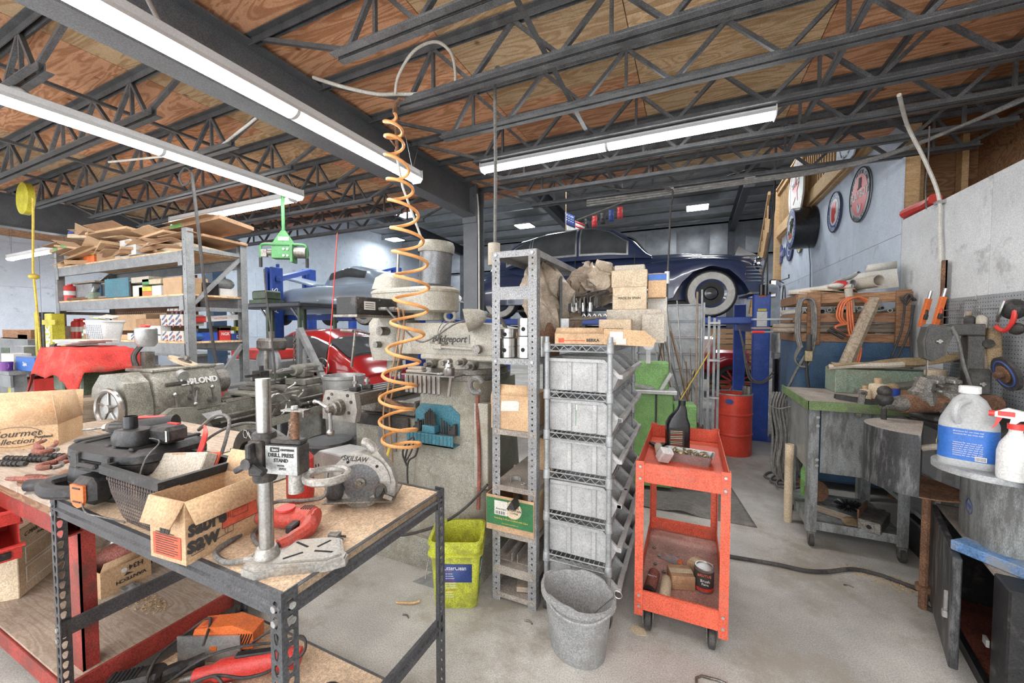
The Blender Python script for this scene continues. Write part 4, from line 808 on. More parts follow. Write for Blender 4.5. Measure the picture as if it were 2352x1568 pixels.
cl=[[(-1.70,1.03,LZ+.1),(-1.6,1.06,LZ+.16),(-1.5,1.0,LZ+.1),(-1.56,.92,LZ+.09),(-1.68,.86,LZ+.1),(-1.78,.78,LZ+.05),(-1.7,.7,LZ+.02)],
    [(-1.5,1.0,LZ+.06),(-1.42,1.06,LZ+.13),(-1.48,1.1,LZ+.15),(-1.6,1.08,LZ+.1),(-1.7,.98,LZ+.12),(-1.8,.9,LZ+.1),(-1.9,.82,LZ+.03),(-1.95,.7,LZ+.01)],
    [(-1.85,.92,LZ+.12),(-1.95,1.0,LZ+.15),(-2.02,.94,LZ+.1),(-1.98,.82,LZ+.1),(-1.88,.74,LZ+.08),(-1.76,.72,LZ+.05),(-1.64,.72,LZ+.07),(-1.5,.78,LZ+.03)],
    [(-1.78,.76,LZ+.02),(-1.7,.86,LZ+.09),(-1.56,.84,LZ+.1),(-1.48,.74,LZ+.04),(-1.56,.66,LZ+.02),(-1.7,.64,LZ+.04),(-1.8,.68,LZ+.03)],
    [(-1.4,.84,LZ+.02),(-1.28,.92,LZ+.09),(-1.14,.9,LZ+.1),(-1.04,.96,LZ+.05),(-1.12,1.06,LZ+.02),(-1.28,1.02,LZ+.02),(-1.42,.96,LZ+.06),(-1.5,.86,LZ+.02)],
    [(-1.46,.78,LZ+.03),(-1.3,.82,LZ+.06),(-1.16,.80,LZ+.07),(-1.02,.86,LZ+.03),(-.96,1.0,LZ+.012),(-1.1,1.1,LZ+.012)]]
for k,p in enumerate(cl): cord('tangled_cord','black power cord tangled on the lower shelf, '+['over the red saw','over the orange sander','along the red bench edge','in front of the red saw','around the pistol tool','nearest the right end'][k],p,.0058,'rubber',group='cords on the lower shelf')
# ================================================================= knee milling machine
ml=thing('milling_machine','grey-green knee milling machine with script lettering cast on its ram','milling machine',(-1.6,2.4,0))
def rring(x0,x1,y0,y1,z,c=.06,n=5):
    o=[]
    for cx,cy,a in((x1-c,y1-c,0),(x0+c,y1-c,90),(x0+c,y0+c,180),(x1-c,y0+c,270)):
        for i in range(n+1): q=R(a+90*i/n); o.append((cx+c*cos(q),cy+c*sin(q),z))
    return o
b=W(ml); b.loft([rring(-2.3,-1.12,2.0,2.85,0,.05),rring(-2.3,-1.12,2.0,2.85,.15,.05),rring(-2.28,-1.14,2.02,2.83,.19,.06)]); b.o('base','mill_grey',ml)
b=W(ml); b.loft([rring(-1.82,-1.13,2.06,2.80,.19,.1),rring(-1.76,-1.15,2.10,2.76,.35,.1),rring(-1.72,-1.17,2.13,2.73,.8,.1),rring(-1.70,-1.18,2.14,2.72,1.2,.1)]); b.o('column','mill_grey',ml)
b=W(ml); b.rev([(.0,1.2),(.29,1.2),(.29,1.235),(.275,1.24),(.275,1.27),(.25,1.275),(0,1.275)],32,(-1.44,2.43,0)); b.o('turret_ring','iron',ml)
b=W(ml); b.rev([(.25,1.275),(.24,1.31),(.21,1.36),(0,1.36)],28,(-1.44,2.43,0)); b.bx(-1.72,-1.14,2.22,2.64,1.325,1.365,.01); b.o('turret','mill_light',ml)
for x,z,y in((-1.60,1.30,2.17),(-1.46,1.315,2.16),(-1.28,1.30,2.17),(-1.36,1.32,2.18)):
    q=W(ml); q.cyl((x,y,z),(x,y+.06,z),.026,n=14); q.cyl((x,y-.05,z),(x,y,z),.016,n=6); q.o('clamp_bolt','iron',ml)
sec=[(2.25,1.36),(2.60,1.36),(2.60,1.50),(2.55,1.58),(2.30,1.58),(2.25,1.50)]
sec2=[(2.29,1.37),(2.56,1.37),(2.56,1.47),(2.52,1.54),(2.33,1.54),(2.29,1.47)]
b=W(ml); b.loft([[(-1.93,y,z) for y,z in sec],[(-1.30,y,z) for y,z in sec],[(-1.08,y,z) for y,z in sec2]]); b.o('ram','mill_light',ml)
b=W(ml); b.bx(-1.655,-1.335,2.243,2.252,1.44,1.50); b.o('nameplate','mill_grey',ml)
txt('Bridgeport',.066,'black_iron',ml,Vector((-1.495,2.242,1.468))-ml.location,(PI/2,0,0),shear=.35,sx=.95,bold=.001,ext=.002)
q=W(ml); q.torus((-1.6,2.42,1.63),.035,.013,18,8,(PI/2,0,.5)); q.cyl((-1.6,2.42,1.57),(-1.6,2.42,1.6),.02,n=10); q.o('lifting_eye','mill_light',ml)
b=W(ml); b.cyl((-1.93,2.42,1.47),(-1.98,2.42,1.47),.14,n=28); hf=b.o('head_flange','mill_light',ml)
for k in range(6):
    a=2*PI*k/6; q=W(ml); q.cyl((-1.925,2.42+.11*cos(a),1.47+.11*sin(a)),(-1.90,2.42+.11*cos(a),1.47+.11*sin(a)),.014,n=6); q.o('bolt','iron',hf)
b=W(ml); b.loft([rring(-2.24,-1.98,2.28,2.56,1.30,.05),rring(-2.26,-1.98,2.26,2.58,1.42,.06),rring(-2.26,-1.98,2.26,2.58,1.58,.06),rring(-2.22,-2.0,2.30,2.54,1.66,.06)]); b.o('quill_head','mill_light',ml)
b=W(ml); b.cyl((-2.12,2.42,1.31),(-2.12,2.42,1.20),.058,n=20); b.cyl((-2.12,2.42,1.2),(-2.12,2.42,1.165),.04,n=16); b.o('quill','mill_grey',ml)
b=W(ml); b.cyl((-2.05,2.27,1.52),(-2.05,2.18,1.52),.032,n=16); b.cyl((-2.12,2.27,1.42),(-2.12,2.21,1.42),.024,n=14); b.o('feed_knobs','iron',ml)
b=W(ml); b.tube([(-2.2,2.24,1.5),(-2.24,2.14,1.52),(-2.24,2.12,1.38),(-2.26,2.12,1.26)],.009,8); b.cyl((-2.24,2.12,1.52),(-2.36,2.12,1.525),.011,n=8); b.o('quill_lever','iron',ml)
# belt housing: teardrop, spindle end left, motor end right
def tear(z,k=0): 
    o=[]
    for i in range(13): a=R(90+180*i/12); o.append((-2.14+(.15-k)*cos(a),2.42+(.15-k)*sin(a),z))
    for i in range(17): a=R(-105+210*i/16); o.append((-1.74+(.185-k)*cos(a),2.42+(.185-k)*sin(a),z))
    return o
b=W(ml); b.loft([tear(1.655,.03),tear(1.67,.0),tear(1.80,.0),tear(1.805,-.006),tear(1.82,-.006),tear(1.825,0),tear(1.84,.02)]); b.o('belt_housing','mill_light',ml)
b=W(ml); b.loft([rring(-2.27,-2.0,2.29,2.55,1.84,.08),rring(-2.25,-2.02,2.31,2.53,1.93,.08),rring(-2.20,-2.06,2.35,2.49,1.965,.06)]); b.o('pulley_cover','mill_light',ml)
q=W(ml); q.at((0,0,0)); q=W(ml); q.bx(-2.19,-2.07,2.284,2.29,1.72,1.79); q.o('data_plate','card_grey',ml)
b=W(ml); b.rev([(.0,1.60),(.11,1.60),(.12,1.655),(.0,1.655)],20,(-1.78,2.42,0)); b.o('motor_bracket','mill_grey',ml)
b=W(ml); M0=b.M; b.M=M0@TR((-1.735,2.42,1.84),(0,.07,0)); b.rev([(0,0),(.125,0),(.135,.02),(.118,.025),(.118,.26),(0,.26)],28); mo=b.o('motor','motor_steel',ml)
b=W(ml); b.M=M0@TR((-1.735,2.42,1.84),(0,.07,0)); b.rev([(.128,.255),(.132,.265),(.132,.31),(.12,.335),(.0,.34),(0,.255)],28); b.o('motor_cap','mill_grey',ml)
b=W(ml); b.cyl((-2.03,2.36,1.95),(-2.02,2.36,2.12),.012,n=8); b.o('drawbar','steel',ml)
# table, saddle, knee
b=W(ml); b.bx(-2.20,-1.95,1.88,2.85,1.035,1.115,.004); tb=b.o('table','iron',ml)
for x in(-2.15,-2.075,-2.0): q=W(ml); q.bx(x-.009,x+.009,1.88,2.85,1.114,1.1165); q.o('tee_slot','hole',tb)
b=W(ml); b.prism([(-.16,-.13),(.13,-.13),(.15,-.05),(.13,.06),(-.13,.06),(-.16,-.02)],-.02,.02,(-2.07,1.86,1.07),(PI/2,0,0)); eb=b.o('end_bracket','cast_alu',ml)
for x,z in((-2.17,1.08),(-2.14,1.11),(-2.0,1.11),(-1.97,1.07),(-1.99,1.0),(-2.17,1.0)): q=W(ml); q.cyl((x,1.842,z),(x,1.836,z),.011,n=10); q.o('cap_screw','black_iron',eb)
b=W(ml); b.rev([(.055,0),(.05,.03),(.042,.035),(.042,.06),(.028,.065),(.02,.10),(0,.105)],20,(-2.07,1.84,1.03),(PI/2,0,0)); b.o('feed_dial','iron',ml)
b=W(ml); b.tube([(-2.07,1.76,1.03),(-2.16,1.755,1.07),(-2.19,1.75,1.07)],.011,8); b.tube([(-2.07,1.76,1.03),(-2.06,1.755,.95),(-2.055,1.75,.90)],.012,8); ball(b,(-2.055,1.75,.885),.026); ball(b,(-2.19,1.75,1.07),.015); b.o('crank_handle','steel',ml)
b=W(ml); b.bx(-2.24,-1.72,2.16,2.66,.93,1.035,.01); b.o('saddle','iron',ml)
b=W(ml); b.loft([rring(-2.18,-1.70,2.18,2.64,.34,.03),rring(-2.26,-1.70,2.14,2.68,.62,.03),rring(-2.26,-1.70,2.14,2.68,.92,.03)]); b.o('knee','mill_grey',ml)
b=W(ml); b.bx(-2.02,-1.86,2.125,2.135,.68,.86); b.o('way_cover','zinc',ml); b=W(ml); b.bx(-2.26,-1.74,2.11,2.135,.85,.93,.004); b.o('knee_way','black_iron',ml)
b=W(ml); b.cyl((-1.93,2.08,1.07),(-1.97,2.08,1.07),.03,n=12); b.tube(bez([(-1.93,2.08,1.07),(-1.86,2.06,1.05),(-1.74,2.08,1.0)],5),.016,8); b.o('oil_fitting','rust',ml)
for k,(y,hh) in enumerate(((1.97,.075),(2.08,.05),(2.42,.06))):
    q=thing('step_clamp','black hold-down clamp on the milling table, '+('nearest the crank','second along','at the far end')[k],'clamp',(-2.07,y,1.1165),.3*k,'table clamps'); c=MB(); c.bx(-.035,.035,-.022,.022,0,.03,.004); c.o('block','black_iron',q); c=MB(); c.cyl((0,0,.03),(0,0,.03+hh),.011,n=10); c.cyl((0,0,.05),(0,0,.068),.019,n=6); c.o('stud_nut','steel',q)
b=W(ml); b.bx(-1.22,-1.12,2.10,2.16,.55,1.08,.004); b.o('switch_panel','mill_light',ml)
q=W(ml); q.torus((-1.165,2.04,1.2),.045,.017,16,8,(PI/2,0,0),R(20),R(330)); q.o('hose_loop','cable_grey',ml)
# dark control box beside the head
t=thing('control_box','black power feed control box with cables hanging in front of the mill head','control box',(-2.04,2.08,1.62))
b=MB(); b.bx(-.09,.09,-.205,.20,.01,.13,.006); b.o('case','black',t); b=MB(); b.bx(-.105,.105,-.215,.21,-.004,.012); b.o('base_plate','iron',t)
b=MB(); b.bx(.0905,.092,-.14,-.04,.045,.10); dp=b.o('data_plate','white',t)
for k in range(3): q=MB(); q.bx(.0921,.0926,-.13,-.05,.056+k*.014,.060+k*.014); q.o('print_line','ink',dp)
for y in(-.19,0,.18): q=MB(); q.cyl((.09,y,.115),(.094,y,.115),.006,n=8); q.o('screw','iron',t)
for y,r_ in((.0,.012),(.09,.018),(.13,.016)): q=MB(); q.cyl((.09,y,.055),(.15,y,.055),r_,n=10); q.o('connector','zinc',t)
b=MB(); b.bx(-.02,.02,.2,.24,.02,.07); b.cyl((0,.22,.045),(.0,.30,.045),.02,n=8); b.o('mount_arm','iron',t)
cord('cable','grey cable drooping from the control box to the ram',[(-1.89,2.08,1.675),(-1.82,2.1,1.60),(-1.74,2.14,1.50),(-1.66,2.17,1.45),(-1.55,2.2,1.50),(-1.42,2.24,1.58),(-1.3,2.3,1.6)],.0065,'cable_grey')
for k in range(2): cord('cable','brown cable hanging straight down from the control box, '+('left','right')[k],[(-1.89,2.17+.04*k,1.675),(-1.845,2.15+.05*k,1.66),(-1.835,2.14+.05*k,1.5),(-1.86,2.08+.05*k,1.2),(-1.89,2.04+.06*k,.95),(-1.86,2.04+.05*k,.6),(-1.83,2.0,.42)],.007,'card_dark',group='cables hanging from the control box')
for k in range(2): cord('lamp_wire','thin wire wrapped over the ram beside the nameplate, '+('left','right')[k],[(-1.55+.06*k,2.36,1.584),(-1.56+.05*k,2.28,1.585),(-1.58+.02*k,2.24,1.52),(-1.56,2.235,1.44)],.003,'cable_grey',group='wires over the ram')
t=thing('machine_lamp','spattered cream bell lamp shade on an arm above the ram','lamp',(-1.30,2.2,1.60)); b=MB(); b.rev([(.0,-.10),(.03,-.10),(.05,-.07),(.072,0),(.078,.03),(.074,.03),(.05,-.06),(0,-.09)],20,(0,0,0),(0,R(-105),.5)); b.o('shade','mill_light',t); b=MB(); b.tube(bez([(.09,.06,.03),(.16,.12,.0),(.18,.16,-.06)],4),.014,8); b.o('arm','iron',t)
t=thing('work_light_arm','jointed cream lamp arm lying along the ram below the nameplate','lamp',(-1.4,2.215,1.405)); b=MB(); b.cyl((-.14,0,.01),(.12,0,0),.010,n=8); b.o('arm','mill_light',t); b=MB(); b.cyl((.14,-.015,0),(.14,.02,0),.03,n=16); b.o('joint','iron',t); b=MB(); b.bx(-.2,-.13,-.012,.02,-.005,.03,.004); b.cyl((-.17,0,.03),(-.17,0,.05),.015,n=8); b.o('clamp','mill_light',t)
# collet tray
t=thing('collet_tray','steel collet tray with hanging collets, a drill chuck and wrenches','tool tray',(-1.49,2.04,1.245))
b=MB(); b.bx(-.2,.2,-.05,.08,0,.008); b.o('tray','iron',t)
for k in range(8):
    q=MB(); x=-.17+k*.035; q.rev([(.008,-.115),(.014,-.11),(.014,-.03),(.016,-.02),(.016,.004)],12,(x,-.03,0)); q.o('collet','steel',t)
q=MB(); q.rev([(.013,-.12),(.011,-.02),(.016,.004)],10,(.165,-.03,0),(0,.15,0)); q.o('collet','steel',t)
t2=thing('drill_chuck','knurled steel drill chuck standing on the collet tray','drill chuck',(-1.36,2.04,1.253)); b=MB(); b.rev([(.0,0),(.034,.0),(.036,.004),(.036,.045),(.028,.052),(.024,.07),(.012,.078),(.012,.095),(0,.096)],20); b.o('sleeve','steel',t2)
t2=thing('open_wrench','dull open-ended wrench lying on the collet tray','wrench',(-1.52,2.03,1.256),-.1); b=MB(); b.bx(-.12,.09,-.009,.009,0,.008,.003); b.torus((.11,0,.004),.017,.007,12,6,None,R(-140),R(140)); b.o('wrench_body','zinc',t2)
t2=thing('folded_rag','grey folded rag lying on the left end of the collet tray','rag',(-1.64,2.08,1.254),.2); b=MB(); b.bx(-.06,.06,-.04,.04,0,.02,.008); b.bx(-.05,.055,-.035,.03,.02,.038,.008); b.o('cloth','card_grey',t2)
# clamp kit holder
t=thing('clamp_kit','blue holder of black step blocks and studs hung on the mill column','clamp kit',(-1.51,2.10,.79))
b=MB(); b.prism([(-.18,.06),(-.18,.2),(-.13,.25),(.1,.25),(.17,.2),(.17,.06)],-.012,0,(0,.03,0),(PI/2,0,0)); b.o('back_plate','teal',t)
b=MB(); b.bx(-.19,.17,-.05,.03,0,.008); b.bx(-.19,.17,-.05,-.044,0,.075); b.o('trough','teal',t)
for k in range(12): q=MB(); q.bx(-.185+k*.029,-.163+k*.029,-.055,-.045,.01,.072,.003); q.o('slot_rib','teal',t)
b=MB(); b.bx(-.08,.02,-.035,.03,.07,.12,.004); b.o('stud_block','teal',t)
for k in range(7): q=MB(); q.cyl((-.07+k*.013,-.01,.1),(-.07+k*.013,-.01,.23-.012*abs(k-3)),.0055,n=8); q.o('stud','black_iron',t)
for k in range(5): q=MB(); q.cyl((.05+k*.02,0,.07),(.05+k*.02,0,.17-.012*k),.006,n=8); q.o('stud','black_iron',t)
for k in range(4): q=MB(); q.cyl((-.16+k*.02,0,.07),(-.155+k*.02,0,.13+.02*(k%2)),.006,n=8); q.o('stud','black_iron',t)
for x,s in((-.15,.05),(.13,.05)):
    q=MB(); q.prism([(0,0),(s,0),(s,.07),(s*.66,.07),(s*.66,.05),(s*.33,.05),(s*.33,.03),(0,.03)],-.02,.01,(x-.02,0,.07),(PI/2,0,0)); q.o('step_block','black_iron',t)
t=thing('shop_stool','round black padded stool behind the foreground bench','stool',(-2.3,1.95,0)); b=MB(); b.rev([(0,.70),(.15,.70),(.165,.715),(.165,.745),(.15,.76),(0,.765)],28); b.o('seat','black',t)
for k in range(4): a=PI/4+PI/2*k; q=MB(); q.cyl((.1*cos(a),.1*sin(a),.7),(.19*cos(a),.19*sin(a),0),.013,n=8); q.o('leg','zinc',t)
b=MB(); b.torus((0,0,.25),.155,.009,24,6); b.o('foot_ring','zinc',t)
# hose reel items around the mill
pts=[]; ctr=[(893,262),(905,300),(905,335),(915,400),(922,450),(932,520),(940,580),(945,640),(944,700),(935,760),(925,830),(915,890),(912,950),(918,1000),(928,1030)]
cp=bez([Yp(x,y,2.12-.02*i) for i,(x,y) in enumerate(ctr)],10); N=len(cp); turns=15.5
for i in range(N*4-3):
    f=i/(N*4-4); k=f*(N-1); a=int(k); c=cp[a].lerp(cp[min(a+1,N-1)],k-a); th=2*PI*turns*f; rr_=(.045+.06*min(1,f*2.2))*(1 if f<.93 else 1)
    pts.append(c+Vector((rr_*cos(th),rr_*sin(th),0)))
h=thing('coiled_air_hose','orange coiled air hose hanging from the joist in front of the mill','hose',Yp(905,250,2.2)); b=W(h); b.tube(pts,.0105,6); b.o("coil",'orange_hose',h,sm=60)
b=W(h); e=pts[-1]; b.tube(bez([e,e+Vector((-.02,0,-.05)),e+Vector((-.03,0,-.1))],4),.0085,6); b.cyl(e+Vector((-.03,0,-.1)),e+Vector((-.03,0,-.17)),.013,n=10); b.o('coupler','rope_yellow',h)
s=pts[0]; b=W(h); b.tube([s,s+Vector((0,.01,.06)),s+Vector((.02,.03,.1)),s+Vector((.05,.05,.1))],.012,8); b.o('elbow_fitting','rust',h)
p0=Yp(908,235,2.28); b=W(h); b.tube([p0,Yp(910,290,2.28),Yp(912,345,2.28)],.012,8); b.cyl(Yp(912,345,2.28),Yp(912,362,2.28),.018,n=8); b.tube(bez([Yp(895,318,2.26),Yp(902,328,2.25),Yp(908,335,2.27)],4),.007,6); b.o('drop_pipe','rust',h)
t=thing('conduit_pole','thin pale pipe slanting down from the drop pipe to behind the mill motor','pipe',Yp(970,562,2.62)); b=W(t); b.tube([Yp(912,362,2.3),Yp(925,430,2.4),Yp(975,566,2.62)],.009,8); b.o('pipe','pvc',t)
cord('column_cable','rust-coloured hose running down the right side of the mill column',[(-1.2,2.12,1.15),(-1.19,2.1,1.0),(-1.175,2.09,.8),(-1.17,2.08,.6),(-1.15,2.03,.45)],.012,'rust_red')
cord('floor_cable','black cable draped from the column down to the machine base',[(-1.08,2.02,.62),(-1.2,1.98,.48),(-1.35,1.97,.36),(-1.5,1.96,.28),(-1.7,1.97,.2),(-1.85,1.98,.195)],.009,'rubber')
cord('coiled_lead','black lead coiled and hung beside the hose end',[Yp(x,y,1.95) for x,y in((935,1070),(925,1040),(935,1015),(950,1005),(945,1035),(930,1060),(940,1020),(960,1015),(955,1045),(938,1060),(936,1100),(942,1150))],.006,'rubber')
# ================================================================= slotted angle shelf unit
sh=thing('angle_shelf','tall narrow grey slotted-angle shelf unit right of the mill','shelf',(-.88,2.39,0))
SX0,SX1,SY0,SY1=-1.01,-.745,1.95,2.83
for x,sx in((SX0,1),(SX1,-1)):
    for y,sy in((SY0,1),(SY1,-1)): angle_post(sh,x,y,sx,sy,1.965,.048,'post','shelf_grey','circ',.032)
for z,hh in((1.93,.035),(1.345,.032),(.95,.03),(.635,.03),(.372,.032),(.155,.05),(.02,.03)):
    b=W(sh)
    b.bx(SX0+.004,SX1-.004,SY0+.004,SY1-.004,z+hh-.003,z+hh); b.bx(SX0+.004,SX1-.004,SY0-.002,SY0+.001,z,z+hh); b.bx(SX0+.004,SX1-.004,SY1-.004,SY1-.001,z,z+hh); b.bx(SX0+.003,SX0+.006,SY0,SY1,z,z+hh); b.bx(SX1-.006,SX1-.003,SY0,SY1,z,z+hh); b.o('shelf','shelf_grey' if z>1.3 else 'shelf_dust',sh,sm=0)
    for x in(SX0+.024,SX1-.024): q=W(sh); q.cyl((x,SY0-.008,z+.016),(x,SY0-.002,z+.016),.009,n=8); q.o('bolt','zinc',sh)
b=W(sh); b.bx(SX0+.004,SX1-.004,SY0-.002,SY0+.002,1.70,1.77); b.o('front_gusset','shelf_grey',sh)
# pistons / machined cylinders on the shelf
for k,(x,y,z,r_,hh,l) in enumerate([(-.945,2.02,1.377,.05,.11,'left lower'),(-.945,2.02,1.489,.044,.05,'left upper'),(-.835,2.03,1.377,.055,.12,'right lower'),(-.835,2.03,1.499,.05,.10,'right upper'),(-.79,2.15,1.377,.05,.12,'half-hidden rear')]):
    t=thing('piston','bright machined steel cylinder on the angle shelf, '+l,'piston',(x,y,z),0,'steel cylinders on the shelf'); b=MB(); b.rev([(r_*.8,0),(r_,.003),(r_,hh*.55),(r_*.97,hh*.56),(r_*.97,hh*.6),(r_,hh*.61),(r_,hh),(r_*.8,hh),(r_*.8,.01)],22); b.o('barrel','steel',t); q=MB(); q.cyl((0,-r_-.0005,hh*.4),(0,-r_+.01,hh*.4),.012,n=10); q.o('pin_hole','hole',t)
for k,(x,y,z) in enumerate([(-.93,2.25,1.377),(-.88,2.42,1.377),(-.80,2.32,1.377)]):
    t=thing('rusty_pot','rust brown round metal canister behind the steel cylinders, '+('left','middle','right')[k],'canister',(x,y,z),0,'rusty canisters'); b=MB(); b.rev([(0,0),(.06,.0),(.062,.01),(.062,.14+.03*k),(.055,.14+.03*k),(.055,.02),(0,.02)],20); b.o('can_wall','rust',t)
t=thing('open_carton','open brown carton with a pale paper label on the angle shelf','box',(-1.02,1.955,.982),-.02); carton(t,.235,.30,.19,'card',{'l':170,'f':-12},.06); q=MB(); q.prism([(.06,.10),(.17,.11),(.175,.155),(.16,.165),(.065,.155)],0,.001,(0,-.0005,0),(PI/2,0,0)); q.o('paper_label','paper',t); q=MB(); q.cyl((.15,.1,.05),(.2,.2,.23),.006,n=6); q.o('stick','grey_wood',t)
t=thing('small_carton','small plain carton at the back of the shelf below the labelled one','box',(-.88,2.25,.667)); carton(t,.13,.14,.2,'card',None)
t=thing('bearing_shell','curved steel bearing shell lying on the dusty shelf','bearing',(-.9,2.02,.667),.5); b=MB(); b.prism(arc(0,0,.03,0,200,12)+arc(0,0,.026,200,0,12),0,.02); b.o('shell','zinc',t)
t=thing('nut','small dull washer lying beside the bearing shell','washer',(-.84,2.0,.667)); b=MB(); b.torus((0,0,.003),.011,.003,12,6); b.o('ring','zinc',t)
t=thing('coffee_carton','torn green and brown coffee carton with an oval label on the shelf','box',(-1.045,1.94,.405),.0); carton(t,.29,.36,.20,'card',{'b':0,'r':5},.05)
q=MB(); q.bx(.003,.287,-.0025,-.0005,.035,.185); gp=q.o('green_panel','green_panel' if 'green_panel' in MT else 'green_hoist',t)
q=MB(); q.cyl((.17,-.0045,.135),(.17,-.002,.135),.05,n=24); q.o('oval_logo','card_pale',gp); txt('GREEN',.018,'ink',t,(.175,-.0052,.15),(PI/2,0,0),bold=.0003); txt('MOUNTAIN',.016,'ink',t,(.175,-.0052,.133),(PI/2,0,0),bold=.0003); txt('COFFEE',.014,'ink',t,(.175,-.0052,.117),(PI/2,0,0)); txt('Roasting Coffees Crafted with Care',.014,'rope_yellow',t,(.155,-.0035,.075),(PI/2,0,0)); txt('www.greenmountaincoffee.com',.008,'rope_yellow',t,(.15,-.0035,.05),(PI/2,0,0))
q=MB(); q.bx(.055,.135,-.0065,-.0045,.095,.175); q.o('shipping_label','paper',t); txt('American!',.016,'ink',t,(.095,-.007,.13),(PI/2,0,0),shear=.3)
for k in range(9): q=MB(); q.bx(.062+k*.007,.062+k*.007+.002+.002*(k%2),-.0072,-.0064,.1,.118); q.o('barcode_bar','ink',t)
b=MB(); b.prism([(0,0),(.05,.0),(.03,.05)],0,.12,(.16,.05,.17),(PI/2,0,0)); b.o('contents','black_iron',t)
t=thing('wood_block','rough wooden off-cut on the second lowest shelf','wood block',(-.83,2.04,.055),.3); b=MB(); b.bx(-.06,.06,-.05,.08,0,.03,.003); b.o('block','grey_wood',t)
for k in range(2): t=thing('steel_divider','dusty steel channel lying on the lower shelf, '+('left','right')[k],'steel channel',(-.95+.11*k,2.2,.206),.0,'steel channels'); b=MB(); b.bx(-.04,.04,-.2,.25,0,.004); b.bx(-.04,-.036,-.2,.25,.004,.05); b.bx(.036,.04,-.2,.25,.004,.05); b.o('channel','shelf_dust',t)
# ================================================================= chrome wire rack with bins
wr=thing('wire_rack','tall narrow wire shelving rack on casters full of grey bins','wire shelf',(-.53,2.42,0))
WX0,WX1,WY0,WY1=-.70,-.365,1.99,2.85
for x in(WX0,WX1):
    for y in(WY0,WY1):
        q=W(wr); q.cyl((x,y,.14),(x,y,1.50),.0135,n=12); q.o('post','galv',wr)
        q=W(wr); q.cyl((x,y,.10),(x,y,.15),.009,n=8); q.bx(x-.02,x+.02,y-.016,y+.016,.075,.1,.004); q.bx(x-.022,x-.018,y-.01,y+.03,.035,.09); q.bx(x+.018,x+.022,y-.01,y+.03,.035,.09); cs=q.o('caster_fork','iron',wr); q=W(wr); q.cyl((x-.012,y+.015,.04),(x+.012,y+.015,.04),.04,n=18); q.o('caster_wheel','rubber',cs)
LV=[1.455,1.205,.985,.77,.54,.315]
for z in LV:
    q=W(wr)
    for y in(WY0,WY1):
        for dz in(0,-.032): q.cyl((WX0,y,z+dz),(WX1,y,z+dz),.004,n=6)
        n=7; q.tube([(WX0+(WX1-WX0)*k/(2*n),y,z-.004-.024*(k%2)) for k in range(2*n+1)],.0028,5)
    for x in(WX0,WX1):
        for dz in(0,-.032): q.cyl((x,WY0,z+dz),(x,WY1,z+dz),.004,n=6)
        n=16; q.tube([(x,WY0+(WY1-WY0)*k/(2*n),z-.004-.024*(k%2)) for k in range(2*n+1)],.0028,5)
    for k in range(1,13): q.cyl((WX0+(WX1-WX0)*k/13,WY0,z+.003),(WX0+(WX1-WX0)*k/13,WY1,z+.003),.0025,n=5)
    q.o('wire_shelf','galv',wr)
    for x in(WX0,WX1):
        for y in(WY0,WY1): q=W(wr); q.rev([(.017,z-.04),(.02,z-.036),(.018,z+.012),(.0165,z+.014)],12,(x,y,0)); q.o('collar','galv',wr)
# one hopper bin, copied
def mkbin(name,label,L=.375,wd=.20,h=.165):
    t=thing(name,label,'bin',(0,0,0),0,'grey plastic bins on the wire rack')
    side=[(0,0),(L*.88,0),(L*.98,h*.5),(L*.76,h*.96),(0,h*.96)]
    b=MB()
    for y in(0,wd-.004): b.prism([(x,z) for x,z in side],-.004,0,(0,y,0),(PI/2,0,0))
    b.bx(0,L*.88,.004,wd-.004,0,.004); b.bx(0,.004,.004,wd-.004,0,h*.96); b.loft([[(L*.88,.004,0),(L*.88,wd-.004,0),(L*.88-.004,wd-.004,0),(L*.88-.004,.004,0)],[(L*.98,.004,h*.5),(L*.98,wd-.004,h*.5),(L*.98-.004,wd-.004,h*.5),(L*.98-.004,.004,h*.5)]])
    b.o('shell','bin_grey',t,sm=0)
    b=MB(); rim=[(0,.94),(.77,.94),(.98,.48),(1.03,.48),(1.03,.58),(1.0,.585),(.79,1.04),(0,1.04)]
    for y0,y1 in((-.012,.004),(wd-.004,wd+.006)): b.prism([(x*L,z*h) for x,z in rim],-y1,-y0,(0,0,0),(PI/2,0,0))
    b.bx(L*.97,L*1.04,-.012,wd+.006,h*.46,h*.60,.003); b.bx(-.006,.006,-.012,wd+.006,h*.94,h*1.04); b.o('rim','bin_grey',t,sm=0)
    for x in(.30,.66): q=MB(); q.bx(x*L-.012,x*L+.012,-.010,0,.004,h*.94,.003); q.o('rib','bin_grey',t)
    return t
bin0=mkbin('parts_bin',''); first=True
nm=['top','second','third','fourth','fifth','lowest']; ps=['front','second','third','rearmost']
for i,z in enumerate(LV[1:]+[.10]):
    for k in range(4):
        if first: t=bin0; first=False
        else: t=dup(bin0)
        t.location=(WX0+.005,WY0+.035+k*.206,z+.0065); t['label']='grey plastic hopper bin, %s row of the wire rack, %s bin'%(nm[i],ps[k]); t.rotation_euler=(0,0,ru(-.02,.02))
# things inside the second row bin
for k,(x,y,m,l) in enumerate([(-.60,2.07,'blue_plastic','dark blue'),(-.53,2.06,'green_hoist','green'),(-.46,2.08,'blue_plastic','blue and white')]):
    t=thing('parts_packet',l+' small parts packet poking out of the second row front bin','packet',(x,y,1.07),.3*k); b=MB(); b.bx(-.035,.035,-.03,.03,-.05,.085,.006); b.o('packet_body',m,t); q=MB(); q.bx(-.028,.028,-.0315,-.0300,.04,.07); q.o('label','white',t)
